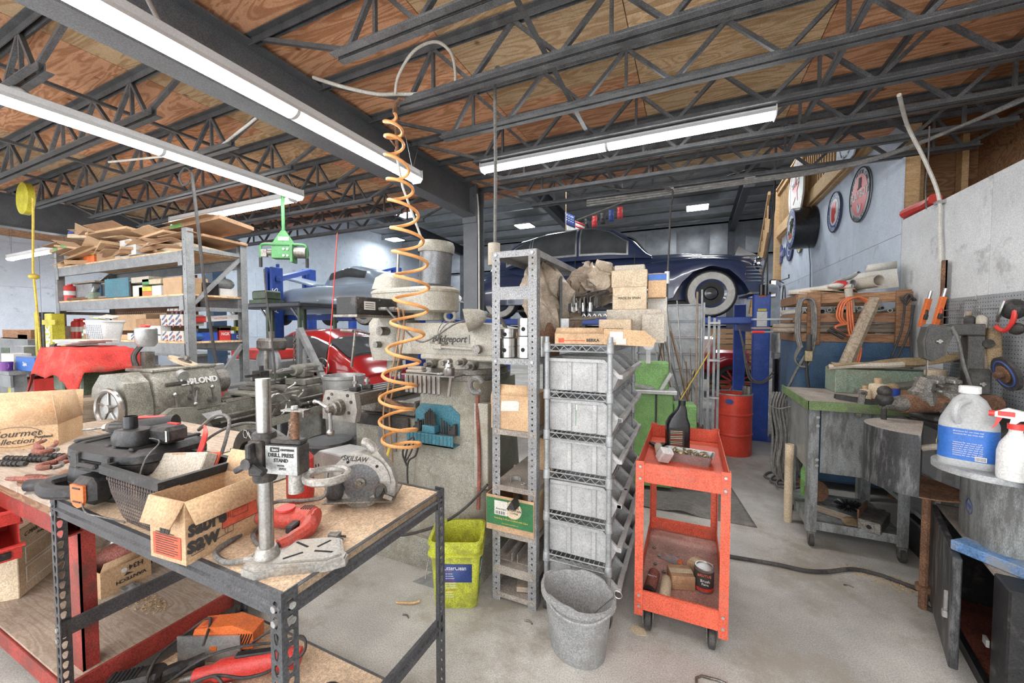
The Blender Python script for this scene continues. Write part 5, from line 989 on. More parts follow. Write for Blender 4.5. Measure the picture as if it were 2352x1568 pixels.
# ---- on top of the wire rack
TZ2=1.462
t=thing('parts_carton','long open brown tray carton with red print lying on the wire rack top','box',(-.655,1.985,TZ2),.06); carton(t,.26,.16,.055,'card',{'f':8,'b':-20},.03); txt('BERKA',.022,'ink',t,(.2,-.0025,.02),(PI/2,0,0),bold=.0006); q=MB(); q.bx(.02,.16,-.0012,0,.016,.02); q.bx(.02,.05,-.0015,0,.008,.03); q.o('red_arrow_print','ink_red',t)
t=thing('crumpled_carton','crushed light brown carton with a white label on the rack corner','box',(-.39,2.0,TZ2),.35); b=MB(); b.prism([(0,0),(.24,-.01),(.26,.02),(.2,.07),(.0,.08)],-.17,0,(-.01,0,0),(PI/2,0,0)); b.o('box_body','card',t); q=MB(); q.bx(.02,.085,-.003,0,.012,.065); q.o('label','white',t); q=MB(); q.bx(.05,.1,-.0045,-.003,.0,.03); q.o('label','paper',t)
def stk(label,x,y,z,w,d,h,mt,rz_=.1,text=None,ts=.03,nm='stacked_carton'):
    t=thing(nm,label,'box',(x,y,z),rz_); carton(t,w,d,h,mt,None)
    if text: txt(text,ts,'ink',t,(w/2,-.0022,h*.5),(PI/2,0,0),sx=.85)
    return t
stk('light brown carton with a torn hand hole, front of the rack top stack',-.46,2.16,TZ2+.02,.17,.14,.11,'card_pale',.05,'FRANCISCO',.02)
stk('long dusty white carton behind the hand hole one',-.45,2.32,TZ2,.30,.2,.19,'card_grey',.08)
stk('tan carton printed MADE IN SPAIN near the top of the stack',-.42,2.34,TZ2+.19,.19,.16,.13,'card_pale',.08,'MADE IN SPAIN',.021)
stk('open-fronted pale carton above the MADE IN SPAIN one',-.43,2.36,TZ2+.32,.20,.15,.10,'card_pale',.06)
stk('grey lidded flat box topmost of the carton stack',-.42,2.40,TZ2+.42,.17,.12,.035,'card_grey',.05)
t=stk('small brown carton with blue label at the rear of the stack',-.23,2.42,TZ2+.26,.1,.12,.14,'card',.1); q=MB(); q.bx(.0,.1,-.003,-.001,.10,.135); q.o('label','blue_label',t)
stk('grey speckled carton standing at the rear right of the rack top',-.25,2.30,TZ2,.12,.16,.16,'card_grey',.1)
stk('white narrow carton leaning at the rear right corner',-.24,2.52,TZ2,.11,.12,.27,'paper',.1)
# hole saw display stand
t=thing('socket_display','black display board crowded with hanging hex keys and sockets','tool display',(-.70,2.22,TZ2),.35)
b=MB(); b.bx(-.004,.01,-.05,.22,0,.38); b.o('back_board','black_iron',t); b=MB(); b.bx(.01,.3,-.04,.2,0,.02); b.o('foot','card_dark',t)
random.seed(12)
for k in range(30):
    y=-.04+.23*rnd_(); x=.02+.22*rnd_(); q=MB(); z=.255+.03*rnd_(); q.tube(bez([(x,y,z-.06),(x,y,z-.01),(x+.012,y,z),(x+.05+.06*rnd_(),y+.01,z+.008+.02*rnd_())],3),.004+.003*rnd_(),5); q.o('hex_key','steel' if k%2 else 'black_iron',t)
for k in range(12): q=MB(); x=.03+.15*rnd_(); y=-.03+.2*rnd_(); q.cyl((x,y,.17+.02*rnd_()),(x,y,.23),.011,n=8); q.o('socket','steel',t)
for k in range(5): q=MB(); x=.12+.03*k; q.tube(bez([(x-.1,-.03,.13),(x,-.03,.145),(x+.012,-.03,.165),(x+.024,-.03,.15)],4),.0045,5); q.o('hook','steel',t)
q=MB(); q.bx(.0,.05,-.055,-.035,.06,.14,.004); q.o('bracket','zinc',t); q=MB(); q.bx(.0102,.0112,-.02,.12,.33,.345); q.o('red_label','ink_red',t)
# brown plastic sheet
random.seed(4)
def sheet(name,label,c,w,h,d,bul,seed,rz_):
    t=thing(name,label,'plastic bag',c,rz_); rnd=random.Random(seed); ph=[rnd.uniform(0,6) for _ in range(8)]
    def f(u,v):
        a=2*PI*u; rr2=1+.14*sin(3*a+ph[0])+.12*sin(5*a+7*v+ph[1])+.09*sin(9*a-11*v+ph[2])+rnd.uniform(-.07,.07); s=sin(PI*min(.98,max(.02,v)))**.55
        return (w*rr2*s*cos(a)+bul*w*sin(3*v+ph[3]),d*rr2*s*sin(a),h*v+.03*sin(4*a+ph[4])*s+.02*sin(8*a+9*v))
    b=MB(); b.grid(f,34,24); b.o('sheet','plastic_bag',t,sm=28); return t
sheet('plastic_bag','crumpled brown translucent plastic sheet hanging behind the display board',(-.83,2.36,1.44),.16,.52,.14,.3,1,.3)
sheet('plastic_bag','bunched brown plastic bag lying over the display and cartons',(-.56,2.5,1.70),.17,.25,.13,.2,2,.2)
# ================================================================= yellow pail
t=thing('litter_pail','dirty yellow-green square plastic pail with dark blue labels','pail',(-1.2,1.885,0),.42); t.scale=(1.06,)*3
def rq(w,z,c): return rring(-w,w,-w*.93,w*.93,z,c,4)
b=MB(); b.loft([rq(.105,0,.03),rq(.112,.01,.03),rq(.125,.25,.03),rq(.129,.27,.03),rq(.131,.36,.03),rq(.126,.36,.03),rq(.106,.01,.028)],cap=False); b.add(rq(.108,.012,.03),[tuple(range(20))]); b.o('bucket','pail_yellow',t)
for z in(.285,.345):
    b=MB(); b.loft([rq(.13,z,.03),rq(.143,z+.003,.035),rq(.143,z+.013,.035),rq(.13,z+.016,.03)],cap=False); b.o('rim_ring','pail_yellow',t)
def lab(z0,z1,s,mt,a): q=MB(); q.at((0,0,0),a); q.add([(-s,-.1085-.0015,z0),(s,-.1085-.0015,z0),(s,-.1185-.0015,z1),(-s,-.1185-.0015,z1)],[(0,1,2,3)]); return q.o('label',mt,t,solid=.001)

q=MB(); q.add([(-.085,-.1052,.05),(.085,-.1052,.05),(.088,-.116,.245),(-.088,-.116,.245)],[(0,1,2,3)]); q.o('front_label','label_blue',t,solid=.001)
q=MB(); q.add([(.1145,-.06,.05),(.1145,.065,.05),(.1265,.065,.25),(.1265,.0,.25),(.1235,-.06,.19)],[(0,1,2,3,4)]); q.o('side_label','label_teal',t,solid=.001)
txt('LitterClean',.03,'ink_white',t,(.0,-.1155,.222),(PI/2-.055,0,0),sx=.85); txt('LitterClean',.032,'ink_white',t,(.123,.005,.165),(PI/2-.06,0,PI/2),shear=.2,sx=.85)
for k in range(12): txt('multi cat scoopable litter'[:14+k%9],.0095,'ink_white' if k%4 else 'ink_red',t,(-.072,-.1142+.0005*k*1.05,.205-.0125*k),(PI/2-.055,0,0),align='LEFT')
for k in range(4): q=MB(); q.sph((.118,-.03+.02*k,.075+.006*(k%2)),(.002,.011,.013),8,6); q.o('cat_picture','pail_yellow',t)
b=MB(); b.tube(bez([(-.135,-.03,.30),(-.15,-.06,.22),(-.16,-.09,.15)],5),.0025,5); b.o('bail_wire','iron',t)
t=thing('dustpan_sheet','flat grey steel sheet on the floor behind the yellow pail','sheet metal',(-1.42,1.90,.0),.1); b=MB(); b.prism([(-.1,-.02),(.1,-.04),(.1,.1),(-.03,.1)],0,.004); b.o('sheet','galv',t)
# ================================================================= grey mop bucket
t=thing('mop_bucket','grey oval plastic bucket with pouring lips and a wire handle','bucket',(-.475,1.80,0),-.35); t.scale=(1.06,)*3
def ov(w,d,z,lip=0): 
    o=[]
    for i in range(36):
        a=2*PI*i/36; c,s=cos(a),sin(a); e=1+(lip*.10*max(0,1-abs(abs(c)-1)*14)); o.append((w*c*e,d*s,z+(lip*.012 if abs(s)>.9 and abs(c)<.35 else 0)))
    return o
b=MB(); b.loft([ov(.125,.098,0),ov(.132,.104,.012),ov(.16,.128,.255),ov(.166,.134,.26),ov(.17,.137,.275,1),ov(.163,.131,.275,1),ov(.155,.123,.25),ov(.122,.095,.012)],cap=False); b.add(ov(.124,.096,.01),[tuple(range(36))]); b.o('bucket','pail_grey',t)
b=MB(); b.loft([ov(.162,.13,.245),ov(.178,.145,.25),ov(.178,.145,.272,0),ov(.166,.134,.276)],cap=False); b.o('rim','pail_grey',t)
b=MB(); b.tube(bez([(-.04,-.146,.262),(.0,-.154,.250),(.08,-.146,.245),(.15,-.10,.25),(.178,-.02,.262)],6),.006,6); b.o('handle','pail_grey',t)
b=MB(); b.tube(bez([(.02,.0,.10),(.08,.03,.20),(.15,.06,.285)],5),.0025,5); b.torus((.165,.067,.30),.017,.0025,14,5,(PI/2,0,.3)); b.o('wire_brush_stem','steel',t); b=MB()
for k in range(8): b.tube([(-.03+.004*k,.0,.09),(-.06+.012*k,.012*(k%3),.14)],.001,4)
wb_=b.o('bristles','black_iron',t); wb_['kind']='stuff'
# ================================================================= red service cart
ca=thing('service_cart','scuffed red two-tray steel service cart on casters','cart',(-.03,2.44,0))
CX0,CX1,CY0,CY1=-.235,.175,2.02,2.87
for nm_,z in(('lower_tray',.14),('upper_tray',.79)):
    b=W(ca); b.bx(CX0+.005,CX1-.005,CY0+.005,CY1-.005,z,z+.004) ; tr=b.o(nm_,'cart_red' if z>.5 else 'cart_deck',ca)
    for q0 in((CX0,CX1,CY0,CY0+.004),(CX0,CX1,CY1-.004,CY1),(CX0,CX0+.004,CY0,CY1),(CX1-.004,CX1,CY0,CY1)):
        q=W(ca); q.bx(q0[0],q0[1],q0[2],q0[3],z-.01,z+.085); q.o('tray_wall','cart_red',tr)
    q=W(ca); q.bx(CX0+.03,CX1-.03,CY0,CY0+.016,z+.076,z+.086,.003); q.o('rolled_lip','cart_red',tr)
for x,sx in((CX0,1),(CX1,-1)):
    for y,sy in((CY0,1),(CY1,-1)):
        q=W(ca); q.bx(min(x,x+sx*.036),max(x,x+sx*.036),y-sy*.004,y,.10,.885) if False else q.bx(min(x,x+sx*.036),max(x,x+sx*.036),min(y,y-sy*.004),max(y,y-sy*.004),.10,.885); q.bx(min(x,x-sx*.004),max(x,x-sx*.004),min(y-sy*.004,y+sy*.034),max(y-sy*.004,y+sy*.034),.10,.885); q.o('corner_post','cart_red',ca)
        for z in(.15,.205,.80,.86): q=W(ca); q.cyl((x+sx*.018,y-sy*.004,z),(x+sx*.018,y-sy*.011,z),.007,n=8); q.o('bolt','zinc',ca)
        xc,yc=x+sx*.06,y+sy*.06; q=W(ca); q.bx(xc-.028,xc+.028,yc-.035,yc+.035,.122,.13); q.bx(xc-.026,xc-.022,yc-.03,yc+.03,.04,.122); q.bx(xc+.022,xc+.026,yc-.03,yc+.03,.04,.122); cf=q.o('caster_fork','iron',ca); q=W(ca); q.rev([(.04,-.016),(.05,-.012),(.05,.012),(.04,.016)],20,(xc,yc,.05),(0,PI/2,0)); q.o('caster_wheel','rubber',cf)
UZ=.794
t=thing('oil_bottle','black plastic oil bottle with sloping neck standing in the cart top tray','bottle',(-.065,2.62,UZ),.25)
b=MB(); b.loft([rring(-.065,.065,-.038,.038,0,.02),rring(-.068,.068,-.04,.04,.02,.02),rring(-.068,.068,-.04,.04,.16,.02),rring(-.05,.055,-.032,.032,.20,.02),rring(-.005,.05,-.02,.02,.25,.012),rring(.005,.043,-.018,.018,.275,.012)]); b.o('bottle_body','black_gloss',t); b=MB(); b.rev([(.021,.272),(.021,.305),(0,.307)],16,(.024,0,0)); b.o('cap','black',t); b=MB(); b.bx(-.056,.03,-.0415,-.0395,.02,.14); lb=b.o('label','ink',t)
for k in range(9): q=MB(); q.bx(-.05,.02,-.043,-.0412,.03+k*.011,.034+k*.011); q.o('print_line','card_pale' if k%3 else 'ink_red',lb)
t=thing('parts_tray','old loaf-shaped metal tray heaped with brass fittings','tray',(.0,2.40,UZ),-.12)
b=MB(); b.loft([rring(-.11,.11,-.05,.05,0,.012),rring(-.125,.125,-.06,.06,.055,.012),rring(-.13,.13,-.065,.065,.056,.012),rring(-.122,.122,-.057,.057,.054,.012),rring(-.107,.107,-.047,.047,.004,.012)],cap=False); b.add(rring(-.108,.108,-.048,.048,.004,.012),[tuple(range(24))]); b.o('tray_body','zinc',t); random.seed(8); b=MB()
for k in range(60): b.at((ru(-.1,.1),ru(-.045,.045),.02+rnd_()*.035),(ru(-1.5,1.5),ru(-1.5,1.5),0)); b.cyl((0,0,-.011),(0,0,.011),ru(.005,.010),n=6)
ft=b.o('brass_fittings','brass',t); ft['kind']='stuff'
t=thing('wire_brush_tool','coiled spring tool with black jaws at the left of the cart top tray','tool',(-.165,2.50,UZ+.012),1.7)
b=MB(); b.cyl((-.08,0,.012),(.06,0,.012),.016,n=12); 
for k in range(9): b.torus((-.075+.015*k,0,.012),.019,.004,12,5,(0,PI/2,0))
b.o('coil','card_grey',t); b=MB(); b.prism([(.05,-.02),(.12,-.05),(.13,-.03),(.09,0),(.13,.03),(.12,.05),(.05,.02)],0,.015,(0,0,0)); b.o('jaws','black_iron',t)
t=thing('sealant_tube','white squeeze tube with blue cap lying at the front of the cart tray','tube',(-.06,2.12,UZ+.018),.1); b=MB(); b.tube([(-.05,0,0),(-.02,0,0),(.04,0,-.004),(.085,0,-.012)],[.016,.017,.014,.006],10); b.o('tube_body','white',t); b=MB(); b.cyl((-.05,0,0),(-.085,0,0),.012,.009,n=10); b.o('cap','blue_plastic',t)
t=thing('white_tag_box','small crumpled white labelled packet in the cart tray','packet',(-.12,2.30,UZ+.02),.6); b=MB(); b.box((0,0,.03),(.07,.05,.08),(.5,.2,0),.008); b.o('packet_body','white',t); b=MB(); b.box((.0,-.03,.04),(.04,.002,.012),(.5,.2,0)); b.o('red_print','ink_red',t)
t=thing('marker_rod','short dark steel rod lying on the cart tray','rod',(.07,2.16,UZ+.008),-.05); b=MB(); b.cyl((-.05,0,0),(.05,0,0),.007,n=8); b.o('rod','iron',t)
LZ2=.145
t=thing('brush_can','small black and red paint can in the cart lower tray','can',(.085,2.30,LZ2)); b=MB(); b.rev([(0,0),(.047,0),(.048,.004),(.048,.125),(.045,.128),(.038,.128),(.037,.122),(0,.122)],24); b.o('can_body','steel',t); b=MB(); b.rev([(.0485,.018),(.0485,.112)],24,cap=False); b.o('label','ink',t); b=MB(); b.rev([(.0488,.012),(.0488,.028)],24,cap=False); b.o('red_band','red_paint',t)
txt('BRUTUS',.018,'ink_red',t,(.0,-.0505,.098),(PI/2,0,0),bold=.0003); txt('Brush',.02,'ink_white',t,(.004,-.0505,.07),(PI/2,0,0)); txt('Paint',.017,'ink_white',t,(.004,-.0505,.052),(PI/2,0,0))
t=thing('spray_can','pink and black aerosol can lying on its side in the lower tray','spray can',(-.17,2.20,LZ2+.03),1.5); b=MB(); b.cyl((-.09,0,0),(.08,0,0),.030,n=20); b.o('can_body','rust_red',t); b=MB(); b.cyl((-.115,0,0),(-.085,0,0),.031,n=20); b.o('cap','black',t); txt('TEXTY',.016,'ink_white',t,(.0,-.0,.0305),(0,0,-PI/2))
t=thing('glue_bottle','cream rounded plastic bottle lying beside the aerosol can','bottle',(-.10,2.18,LZ2+.028),1.55); b=MB(); b.tube([(-.1,0,0),(-.095,0,0),(-.08,0,0),(.07,0,0),(.085,0,0),(.09,0,0)],[.012,.022,.028,.028,.02,.01],16); b.o('bottle_body','card_pale',t)
stk('brown cardboard box with a grey label in the cart lower tray',-.07,2.22,LZ2,.12,.11,.075,'card_dark',.3,None,.02,'parts_box'); stk('pale open parts box behind the brown one in the lower tray',.0,2.42,LZ2,.11,.09,.065,'card',-.5,None,.02,'parts_box')
t=thing('plastic_pouch','clear plastic pouch of orange parts in the lower tray','packet',(-.08,2.50,LZ2),-.5); b=MB(); b.grid(lambda u,v:(-.08+.16*u,-.03+.06*v,.005+.03*sin(PI*u)*sin(PI*v)+.006*sin(20*u+9*v)),10,6); b.o('pouch','glass_clear',t); b=MB(); b.sph((.05,0,.015),(.02,.018,.014),8,6); b.o('orange_parts','orange',t)
t=thing('crumpled_paper','white crumpled paper strip beside the paint can','paper',(.03,2.33,LZ2),-.3); b=MB(); b.grid(lambda u,v:(-.06+.12*u,-.015+.03*v,.01+.015*sin(9*u+4*v)),8,3); b.o('paper','paper',t,solid=.001)
for k,(x,y) in enumerate(((-.17,2.42),(-.12,2.36),(-.155,2.52),(-.19,2.60))): t=thing('hex_nut','loose dark hex nut in the cart lower tray, '+('middle','right','left','rear')[k],'nut',(x,y,LZ2),0,'nuts in the lower tray'); b=MB(); b.rev([(.011,0),(.011,.009),(.005,.009),(.005,0),(.011,0)],6,cap=False); b.o('nut_ring','iron',t)
# ================================================================= floor bits
t=thing('rubber_mat','dark grey rubber floor mat with a wavy raised front edge','mat',(0.0,3.6,0)); b=MB()
b.grid(lambda u,v:(-.72+1.21*u-.12*v,3.49-3.6+.85*v+.0*u,.004+(.028*math.exp(-((u-.55)/.08)**2)+.01*math.exp(-((u-.3)/.1)**2))*(1-v)**6),48,14); b.o('sheet','mat_rubber',t,solid=.006)
cord('floor_hose','dark air hose snaking across the floor from the cart to the cabinet',[Zp(x,y,.012) for x,y in((1600,1262),(1680,1278),(1780,1295),(1850,1310),(1900,1312),(1960,1307),(2020,1320),(2080,1342),(2145,1364),(2200,1380))],.0125,'rubber','hose')
cord('floor_hose_loop','loop of dark air hose lying by the cabinet door',[Zp(x,y,.012) for x,y in((2170,1395),(2140,1372),(2118,1376),(2128,1392),(2150,1405),(2200,1425))],.0125,'rubber','hose')
cord('metal_hook','bent grey steel rod on the floor at the bottom image edge',[Zp(x,y,.006) for x,y in((1600,1580),(1600,1556),(1612,1552),(1650,1562),(1690,1580))],.006,'iron','rod',smooth=False)
for k,(x,y,l) in enumerate(((1215,1428,'in front of the angle shelf'),(933,1414,'under the workbench end'),(1950,1345,'beside the air hose'))):
    t=thing('bent_nail','small dark metal scrap lying on the floor, '+l,'scrap',Zp(x,y,.004)); b=MB(); b.tube(bez([(-.025,0,0),(0,.006,0),(.02,-.006,0)],4),.004,6); b.o('scrap_body','iron',t)
t=thing('wood_curl','curved brown wood strip lying on the floor beneath the workbench end','scrap',Zp(932,1388,.004)); b=MB(); b.tube(bez([(-.06,-.01,0),(-.02,0,.004),(.03,.02,.004),(.055,.05,.004)],4),.006,6); b.o('strip','lumber',t)
t=thing('torn_paper','torn scrap of yellowed paper on the floor beneath the wire rack','paper',Zp(1466,1447,.002)); b=MB(); b.prism([(-.04,-.02),(.0,-.035),(.045,-.02),(.03,.02),(-.01,.03),(-.03,.015)],0,.002); b.o('paper','card_pale',t)
# ================================================================= pallet rack
rk=thing('pallet_rack','grey bolted pallet rack loaded with cartons and flattened boxes behind the lathe','rack',(-6.2,2.57,0))
KX0,KX1,KY0,KY1=-7.75,-4.7,2.27,2.87
for x in(KX0,KX1):
    for y,s in((KY0,1),(KY1,-1)):
        h=2.56 if y==KY0 else 2.52
        b=W(rk); M0=b.M; hs=[(.04+.05*k,.048,circ(.04+.05*k,.075,.006)) for k in range(int(h/.05))]
        b.M=M0@TR((x-.0375,y,0)); b.plate(.075,h,hs[::3]); b.M=M0; b.bx(x-.0375,x-.034,min(y,y+s*.07),max(y,y+s*.07),0,h); b.bx(x+.034,x+.0375,min(y,y+s*.07),max(y,y+s*.07),0,h); b.o('upright','rack_grey',rk,sm=0)
        q=W(rk); q.bx(x-.07,x+.07,y-.07,y+.07,0,.008); q.o('foot_plate','rack_grey',rk)
    for z in(2.36,1.74,.6): q=W(rk); q.bx(x-.02,x+.02,KY0+.05,KY1-.05,z-.02,z+.02); q.o('frame_tie','rack_grey',rk)
    for z0,z1 in((1.77,2.33),(.65,1.35)): q=W(rk); v=Vector((0,KY1-KY0-.1,z1-z0)); q.M=q.M@TR((x,(KY0+KY1)/2,(z0+z1)/2),(math.atan2(v.z,v.y),0,0)); q.box((0,0,0),(.035,v.length,.035)); q.o('diagonal_brace','rack_grey',rk)
SHZ=[2.35,1.895,1.40]
for z in SHZ:
    for y,s in((KY0,1),(KY1,-1)):
        q=W(rk); q.bx(KX0+.04,KX1-.04,y-.004,y+.004,z-.13,z-.02); q.bx(KX0+.04,KX1-.04,min(y,y+s*.05),max(y,y+s*.05),z-.028,z-.02); q.bx(KX0+.04,KX1-.04,min(y,y+s*.03),max(y,y+s*.03),z-.13,z-.122); q.o('load_beam','rack_grey',rk,sm=0)
        for x in(KX0+.06,KX1-.06): q=W(rk); q.prism([(-.04,-.05),(.04,-.05),(.03,.1),(-.04,.1)],0,.006,(x,y-s*.004,z-.12),(PI/2,0,0)); q.o('beam_bracket','rack_grey',rk)
    q=W(rk); q.bx(KX0+.04,KX1-.02,KY0+.006,KY1-.006,z-.02,z); q.o('deck_board','plywood_tan',rk)
b=W(rk); b.bx(KX0+.05,-5.6,KY1-.04,KY1-.03,1.42,2.2); b.o('back_pegboard','peg_brown',rk)
b=W(rk)
for i in range(40):
    for j in range(10): b.box((KX0+.15+i*.05,KY1-.0415,2.19-j*.028 if j<5 else 1.76-(j-5)*.028),(.009,.003,.009))
pg=b.o('peg_holes','white',rk); pg['kind']='stuff'
def pbox(name,label,cat,x0,x1,yt,z,Y,dep,mt,rz_=0,text=None,tm='ink',ts=None,grp=None):
    xa=Yp(x0,760,Y).x; xb=Yp(x1,760,Y).x; zt=Yp((x0+x1)/2,yt,Y).z
    t=thing(name,label,cat,(xa,Y,z),rz_,grp); w=xb-xa; h=max(.02,zt-z); carton(t,w,dep,h,mt,None,tape=(mt.startswith('card')))
    if text: txt(text,ts or h*.3,tm,t,(w/2,-.0025,h*.5),(PI/2,0,0),sx=.8,bold=.0008)
    return t
Z1,Z2,Z3=SHZ
def xbox(name,label,cat,x0,x1,yt,z,X,dep,mt,text=None,tm='ink',ts=.05):
    ya=Xp(x0,760,X).y; yb=Xp(x1,760,X).y; zt=Xp((x0+x1)/2,yt,X).z; h=max(.03,zt-z)
    t=thing(name,label,cat,(X,ya,z),PI/2); carton(t,yb-ya,dep,h,mt,None,tape=mt.startswith('card'))
    if text: txt(text,ts,tm,t,((yb-ya)/2,-.0025,h*.5),(PI/2,0,0),sx=.8,bold=.0008)
    return t
# lower visible shelf
def can(name,label,x,yt,z,Y,r_,mt,cap=None,cat='can'):
    p=Yp(x,760,Y); zt=Yp(x,yt,Y).z; t=thing(name,label,cat,(p.x,Y,z)); h=zt-z; b=MB(); b.rev([(0,0),(r_,.0),(r_,h*.82),(r_*.8,h*.9),(r_*.45,h*.93),(r_*.45,h),(0,h)],16); b.o('can_body',mt,t)
    if cap: b=MB(); b.rev([(r_*.5,h*.93),(r_*.5,h*1.02),(0,h*1.03)],12); b.o('cap',cap,t)
    q=MB(); q.rev([(r_+.001,h*.35),(r_+.001,h*.6)],16,cap=False); q.o('label_band','white',t); return t
can('spray_can','left red aerosol can of a pair on the lowest rack shelf',177,733,Z3,2.35,.055,'red_paint','red_plastic'); can('spray_can','right red aerosol can of a pair on the lowest rack shelf',190,732,Z3,2.40,.055,'red_paint','red_plastic')
t=thing('white_tin','small dented white paint tin at the left end of the lowest rack shelf','tin',(Yp(147,760,2.32).x,2.32,Z3)); b=MB(); b.rev([(0,0),(.09,0),(.09,.16),(.085,.165),(0,.165)],18); b.o('tin_body','white',t)
can('small_can','small white and red can beside the dented tin',161,758,Z3,2.36,.035,'white','red_plastic'); can('jar','brown glass jar between the aerosol cans and the white basket',207,742,Z3,2.33,.06,'card_dark','steel','jar'); can('green_can','little green can at the foot of the aerosol cans',195,757,Z3,2.30,.028,'green_hoist')
t=thing('plastic_basket','white woven-pattern plastic basket full of papers on the red-draped machine','basket',Dp(243,788,3.6),.2)
b=MB(); b.loft([rring(-.085,.085,-.07,.07,0,.03),rring(-.12,.12,-.09,.09,.19,.035),rring(-.128,.128,-.098,.098,.195,.035),rring(-.128,.128,-.098,.098,.21,.035),rring(-.113,.113,-.083,.083,.21,.035),rring(-.08,.08,-.065,.065,.006,.03)],cap=False); b.o('basket_shell','white',t)
b=MB()
for i in range(9):
    for j in range(10): b.box((-.09+.0225*i,-.078-.0016*j,.02+.016*j),(.013,.004,.008),(0,.5,0))
wv=b.o('weave_slots','sign_grey',t); wv['kind']='stuff'
for k in range(3): q=MB(); q.box((-.04+.05*k,0,.22+.012*k),(.1,.12,.006),(.2*k-.2,.15,.3*k)); q.o('papers','paper' if k else 'yellow',t)
pbox('torn_carton','large torn brown carton on the lowest rack shelf','box',258,332,722,Z3+.11,2.34,.3,'card',.02); pbox('torn_carton','second torn brown carton right of the large one','box',312,368,732,Z3+.1,2.31,.25,'card_dark',0)
pbox('flat_carton','flat pale carton beneath the torn cartons','box',268,300,768,Z3,2.33,.25,'card',0); pbox('open_carton','small open carton standing on the torn cartons','box',330,378,718,Z3+.30,2.5,.12,'card',.05)
pbox('white_carton','small white carton right of the torn cartons','box',344,368,748,Z3+.07,2.30,.1,'white'); pbox('white_carton','long white carton lying under the small one','box',340,368,770,Z3,2.30,.2,'white')
def welling(label,x0,x1,yt,z,Y,rz_=0):
    t=pbox('striped_carton',label,'box',x0,x1,yt,z,Y,.2,'paper',rz_,None,grp='striped white cartons'); w=abs(Yp(x1,760,Y).x-Yp(x0,760,Y).x); h=Yp((x0+x1)/2,yt,Y).z-z
    for i in range(3):
        for j in range(2):
            x=w*(.2+.3*i); zz=h*(.28+.45*j); txt('WELLING',min(.045,h*.25),'sign_blue',t,(x,-.003,zz),(PI/2,-.6,0),sx=.75,bold=.0008)
            q=MB(); q.cyl((x+.05,-.003,zz-.03),(x+.05,-.0015,zz-.03),.016,n=12); q.o('red_dot_logo','ink_red',t); q=MB(); q.box((x+.05,-.0035,zz-.042),(.03,.001,.012),(0,-.6,0)); q.o('blue_wedge_logo','sign_blue',t)
    return t
welling('striped white carton, lower one by the rack upright',368,420,760,Z3,2.32); welling('striped white carton stacked on the lower one by the upright',368,420,722,Z3+.165,2.32); welling('open-topped striped carton topmost by the rack upright',385,418,708,Z3+.325,2.36); welling('striped carton lying low in front of the torn cartons',292,345,765,Z3,2.30,.1)
for k,(x0,x1,yt,z,m,tx,l) in enumerate([(462,500,762,0,'blue_plastic',None,'blue carton lying right of the rack upright'),(505,530,752,.0,'sign_red','NGK','red and white carton among the parts boxes'),(532,565,766,0,'label_blue','DH','dark blue lettered carton on the rack'),(505,532,748,.11,'ink',None,'black checkered carton above the red one'),(545,566,750,.11,'yellow',None,'small yellow carton above the dark blue one'),(455,500,754,.09,'black',None,'black parts carton on the blue one')]):
    xbox('parts_carton',l,'box',x0,x1,yt,Z3+z,-4.79,.2,m,tx,'ink_white',.05)
t=thing('white_red_box','long white carton with red end lying tilted over the blue cartons','box',(-4.83,2.42,Z3+.2),(0,-.08,PI/2)); b=MB(); b.bx(.1,.48,0,.1,0,.06); b.o('box_body','white',t); b=MB(); b.bx(-.06,.1,-.002,.1,-.002,.062); b.o('red_end','red_paint',t); txt('HASTINGS',.03,'ink_red',t,(.25,-.0025,.03),(PI/2,0,0))
t=thing('blue_bag','crumpled clear blue plastic bag on the rack by the upright','bag',(-4.86,2.38,Z3)); b=MB(); b.sph((0,.05,.05),(.1,.08,.055),12,8); b.o('bag_body','blue_label',t)
# middle shelf
can('red_tin','red and white tin at the left end of the middle rack shelf',165,652,Z2,2.36,.06,'red_paint',None,'tin')
pbox('grey_case','grey metal case on the left of the middle rack shelf','case',176,215,652,Z2,2.40,.25,'rack_grey'); pbox('plank','pale plank lying across the grey case','plank',168,222,648,Z2+.24,2.40,.12,'grey_wood')
pbox('blue_box','small blue tin box beside the speaker case','box',222,234,655,Z2,2.33,.16,'blue_panel'); 
t=pbox('speaker_case','teal fabric-fronted speaker case on the middle rack shelf','speaker',240,302,650,Z2,2.32,.25,'black_iron'); q=MB(); w=Yp(302,760,2.32).x-Yp(240,760,2.32).x; q.bx(.10*w,w*.98,-.006,0,.012,.235); q.o('grille_cloth','teal',t)
t=thing('rotary_tool','pale grey corded hand tool in front of the grey case','power tool',(Yp(215,760,2.30).x,2.30,Z2)); b=MB(); b.tube(bez([(-.1,0,.03),(0,0,.05),(.08,0,.13),(.12,0,.15)],5),[.03]*6+[.025]*10,10); b.o('tool_body','zinc',t); b=MB(); b.bx(-.02,.12,-.04,.05,0,.09,.01); b.o('box','green_pale',t)
t=thing('pipe_offcut','rusty pipe and rods lying along the front of the middle rack shelf','pipe',(Yp(160,760,2.29).x,2.29,Z2+.02)); b=MB(); b.cyl((0,0,.0),(.6,0,0),.018,n=10); b.o('pipe','rust',t); b=MB(); b.cyl((.1,.04,.005),(1.0,.03,.005),.014,n=8); b.o('rod','grey_wood',t)
